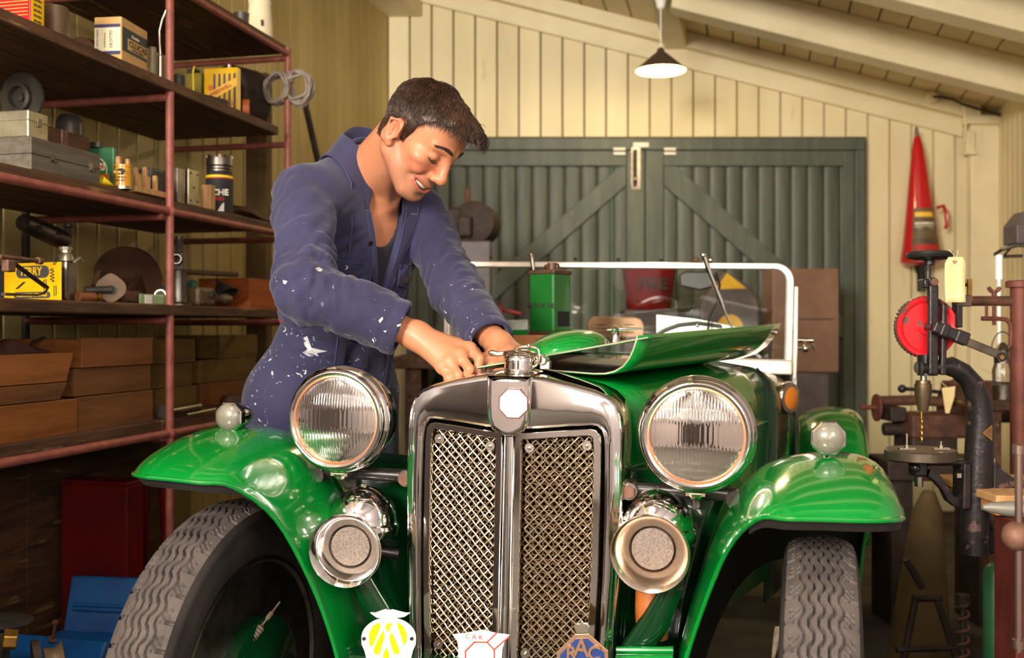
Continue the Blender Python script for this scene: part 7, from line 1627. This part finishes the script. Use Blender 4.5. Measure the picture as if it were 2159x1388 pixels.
# collar: stand plus fall, around the neck hole
def collar():
    N_=36; rows=[]
    C0=NB+ey*.012-ez*.0; radii=[.064,.066,.070,.078,.090,.104,.118]
    P3=np.zeros((N_+1,len(radii),3),np.float32)
    for i in range(N_+1):
        a=math.radians(-150+300*i/N_); ft=max(0,1-(150-abs(math.degrees(a)))/55)
        dr=ex*math.sin(a)-ey*math.cos(a)
        for j,r in enumerate(radii):
            rr=r*(1+.05*ft)+(.020*ft if j>=5 else 0); P3[i,j]=C0+dr*rr+ez*.14-ez*.03*ft*0
    top=P3.reshape(-1,3).copy()
    for _ in range(60): top=top-ez*np.clip(cloth_torso(top)*.7,-.01,.02)[:,None]
    P3=top.reshape(P3.shape)
    for i in range(N_+1):
        a=abs(-150+300*i/N_); ft=max(0,1-(150-a)/55); hs=.036-.014*ft; b0=P3[i,2].copy()
        P3[i,0]=b0-ez*.012; P3[i,1]=b0+ez*hs*.6-(P3[i,3]-b0)*.1; P3[i,2]=b0+ez*hs+(P3[i,3]-b0)*.15
        P3[i,3]=P3[i,3]+ez*(hs*.86); P3[i,4]=P3[i,4]+ez*(.020-.004*ft); P3[i,5]=P3[i,5]+ez*.011; P3[i,6]=P3[i,6]+ez*.007
    o=MB().grid(P3.tolist()).build('collar','coverall_blue',per,solid=.0035,off=0,sub=1)
    MB().tube([V(P3[i,6].tolist()) for i in range(N_+1)],.0022,6).build('collar_edge','stitch',o); return o
collar()
# lapel facings along the opening
for s in (-1,1):
    G=[]
    for z in np.linspace(.20,.46,14):
        vh=float(np.interp(z,[.19,.28,.38,.46,.53],[.0,.014,.036,.060,.092])); wd=.014 if s<0 else .018+.035*max(0,(z-.33)/.15)
        x0=.004+s*(vh-.001); x1=.004+s*(vh+wd); q=np.array([[x0,0,z],[(x0+x1)/2,0,z],[x1,0,z]],np.float32); qq=q.copy(); qq[0,0]=x0+s*.008; p=onto(qq,ey,off=.004); p[0]=p[0]-ex*(s*.008)
        G.append(p.tolist())
    o=MB().grid(G,flip=(s<0)).build('lapel','coverall_blue',per,solid=.003,off=0,sub=1)
    for k in ((0,2) if s>0 else (0,)): MB().tube([V(r[k]) for r in G],.0016,6).build('lapel_edge','stitch',o)
# cuffs and seams
def cuff(a,b,t,r,name):
    a=V(a.tolist());b=V(b.tolist()); c=a.lerp(b,t); ax=(b-a).normalized(); m=MB(); m.lathe([(r-.006,.0),(r,.0),(r+.002,-.010),(r+.0015,-.022),(r-.0005,-.026)],c,ax,36,cap=(False,False)); return m.build(name,'coverall_blue',per,solid=.002)
# dried paint marks lying on the cloth
mat('dry_paint',(206,206,204),.7,c2=(150,150,160),sc=60); mat('dry_paint_faint',(120,118,134),.8,c2=(84,82,104),sc=70); mat('red_tack',(170,30,40),.7)
def splat(pts,m='dry_paint'):
    pts=np.array(pts,np.float32); c=pts.mean(0,keepdims=True); al=np.concatenate([c,(pts+c)/2,pts]); n=len(pts)
    d=np.stack([(al[:,0]-CX)/F,np.ones(len(al)),-(al[:,1]-CY)/F],1).astype(np.float32); d/=np.linalg.norm(d,axis=1)[:,None]; p=np.array([0,0,CAMZ],np.float32)+d*1.75
    for _ in range(90): p=p+d*np.clip(coverall(p)*.6,-.01,.05)[:,None]
    if p[:,1].max()-p[:,1].min()>.025: return
    p=p-d*.0016; p=p.tolist(); fs=[(0,1+k,1+(k+1)%n) for k in range(n)]+[(1+k,1+n+k,1+n+(k+1)%n,1+(k+1)%n) for k in range(n)]
    MB().add(p,fs,True).build('paint_mark',m,body_cov)
splat([(640,712),(648,709),(651,722),(656,733),(668,737),(690,741),(668,745),(672,752),(655,746),(640,742),(650,738),(642,728)])
splat([(636,742),(646,744),(662,751),(650,752)]); splat([(664,566),(672,563),(681,568),(676,573),(668,571)]); splat([(676,640),(680,636),(684,643),(679,648)],'dry_paint_faint')
splat([(986,690),(996,682),(1001,696),(1012,694),(1004,704),(994,706),(988,700)],'dry_paint_faint'); splat([(1000,680),(1006,672),(1018,671),(1028,680),(1026,688),(1016,692),(1008,690),(1001,690)]); splat([(988,708),(994,708),(996,717),(991,716)],'dry_paint_faint')
splat([(915,641),(924,644),(930,648),(922,649)]); splat([(935,652),(938,656),(943,661),(939,661)]); splat([(842,666),(848,663),(853,670),(858,668),(862,674),(854,676),(847,674)]); splat([(836,686),(846,682),(845,688),(838,690)]); splat([(808,698),(816,697),(812,702)]); splat([(798,676),(806,668),(808,673),(801,682)]); splat([(596,590),(606,593),(602,600),(597,598)]); splat([(700,606),(703,600),(705,610)],'dry_paint_faint')
splat([(590,676),(596,675),(596,680),(590,680)],'red_tack'); splat([(618,680),(626,682),(625,686),(618,685)],'red_tack')
# screwdriver in the right hand
sd=thing('screwdriver','thin steel screwdriver held in the right hand of the man','screwdriver',P(985,775,2.03)); O_=sd.location
b=MB(); b.tube([P(972,776,2.045)-O_,P(1004,772,2.052)-O_],[.010,.009],12); b.build('handle','dark_plastic',sd); b=MB(); b.cyl(P(1002,772,2.052)-O_,P(1062,768,2.07)-O_,.003,n=10); b.build('shaft','steel',sd)
# boots
mat('boot',(40,30,26),.5)
for a in (RA,LA):
    b=MB(); c=V(a.tolist()); b.ell((c.x+.05,c.y-.03,.05),(.13,.055,.05)); b.cyl((c.x,c.y,.03),(c.x,c.y,.16),.055,n=20); b.build('boot','boot',per)
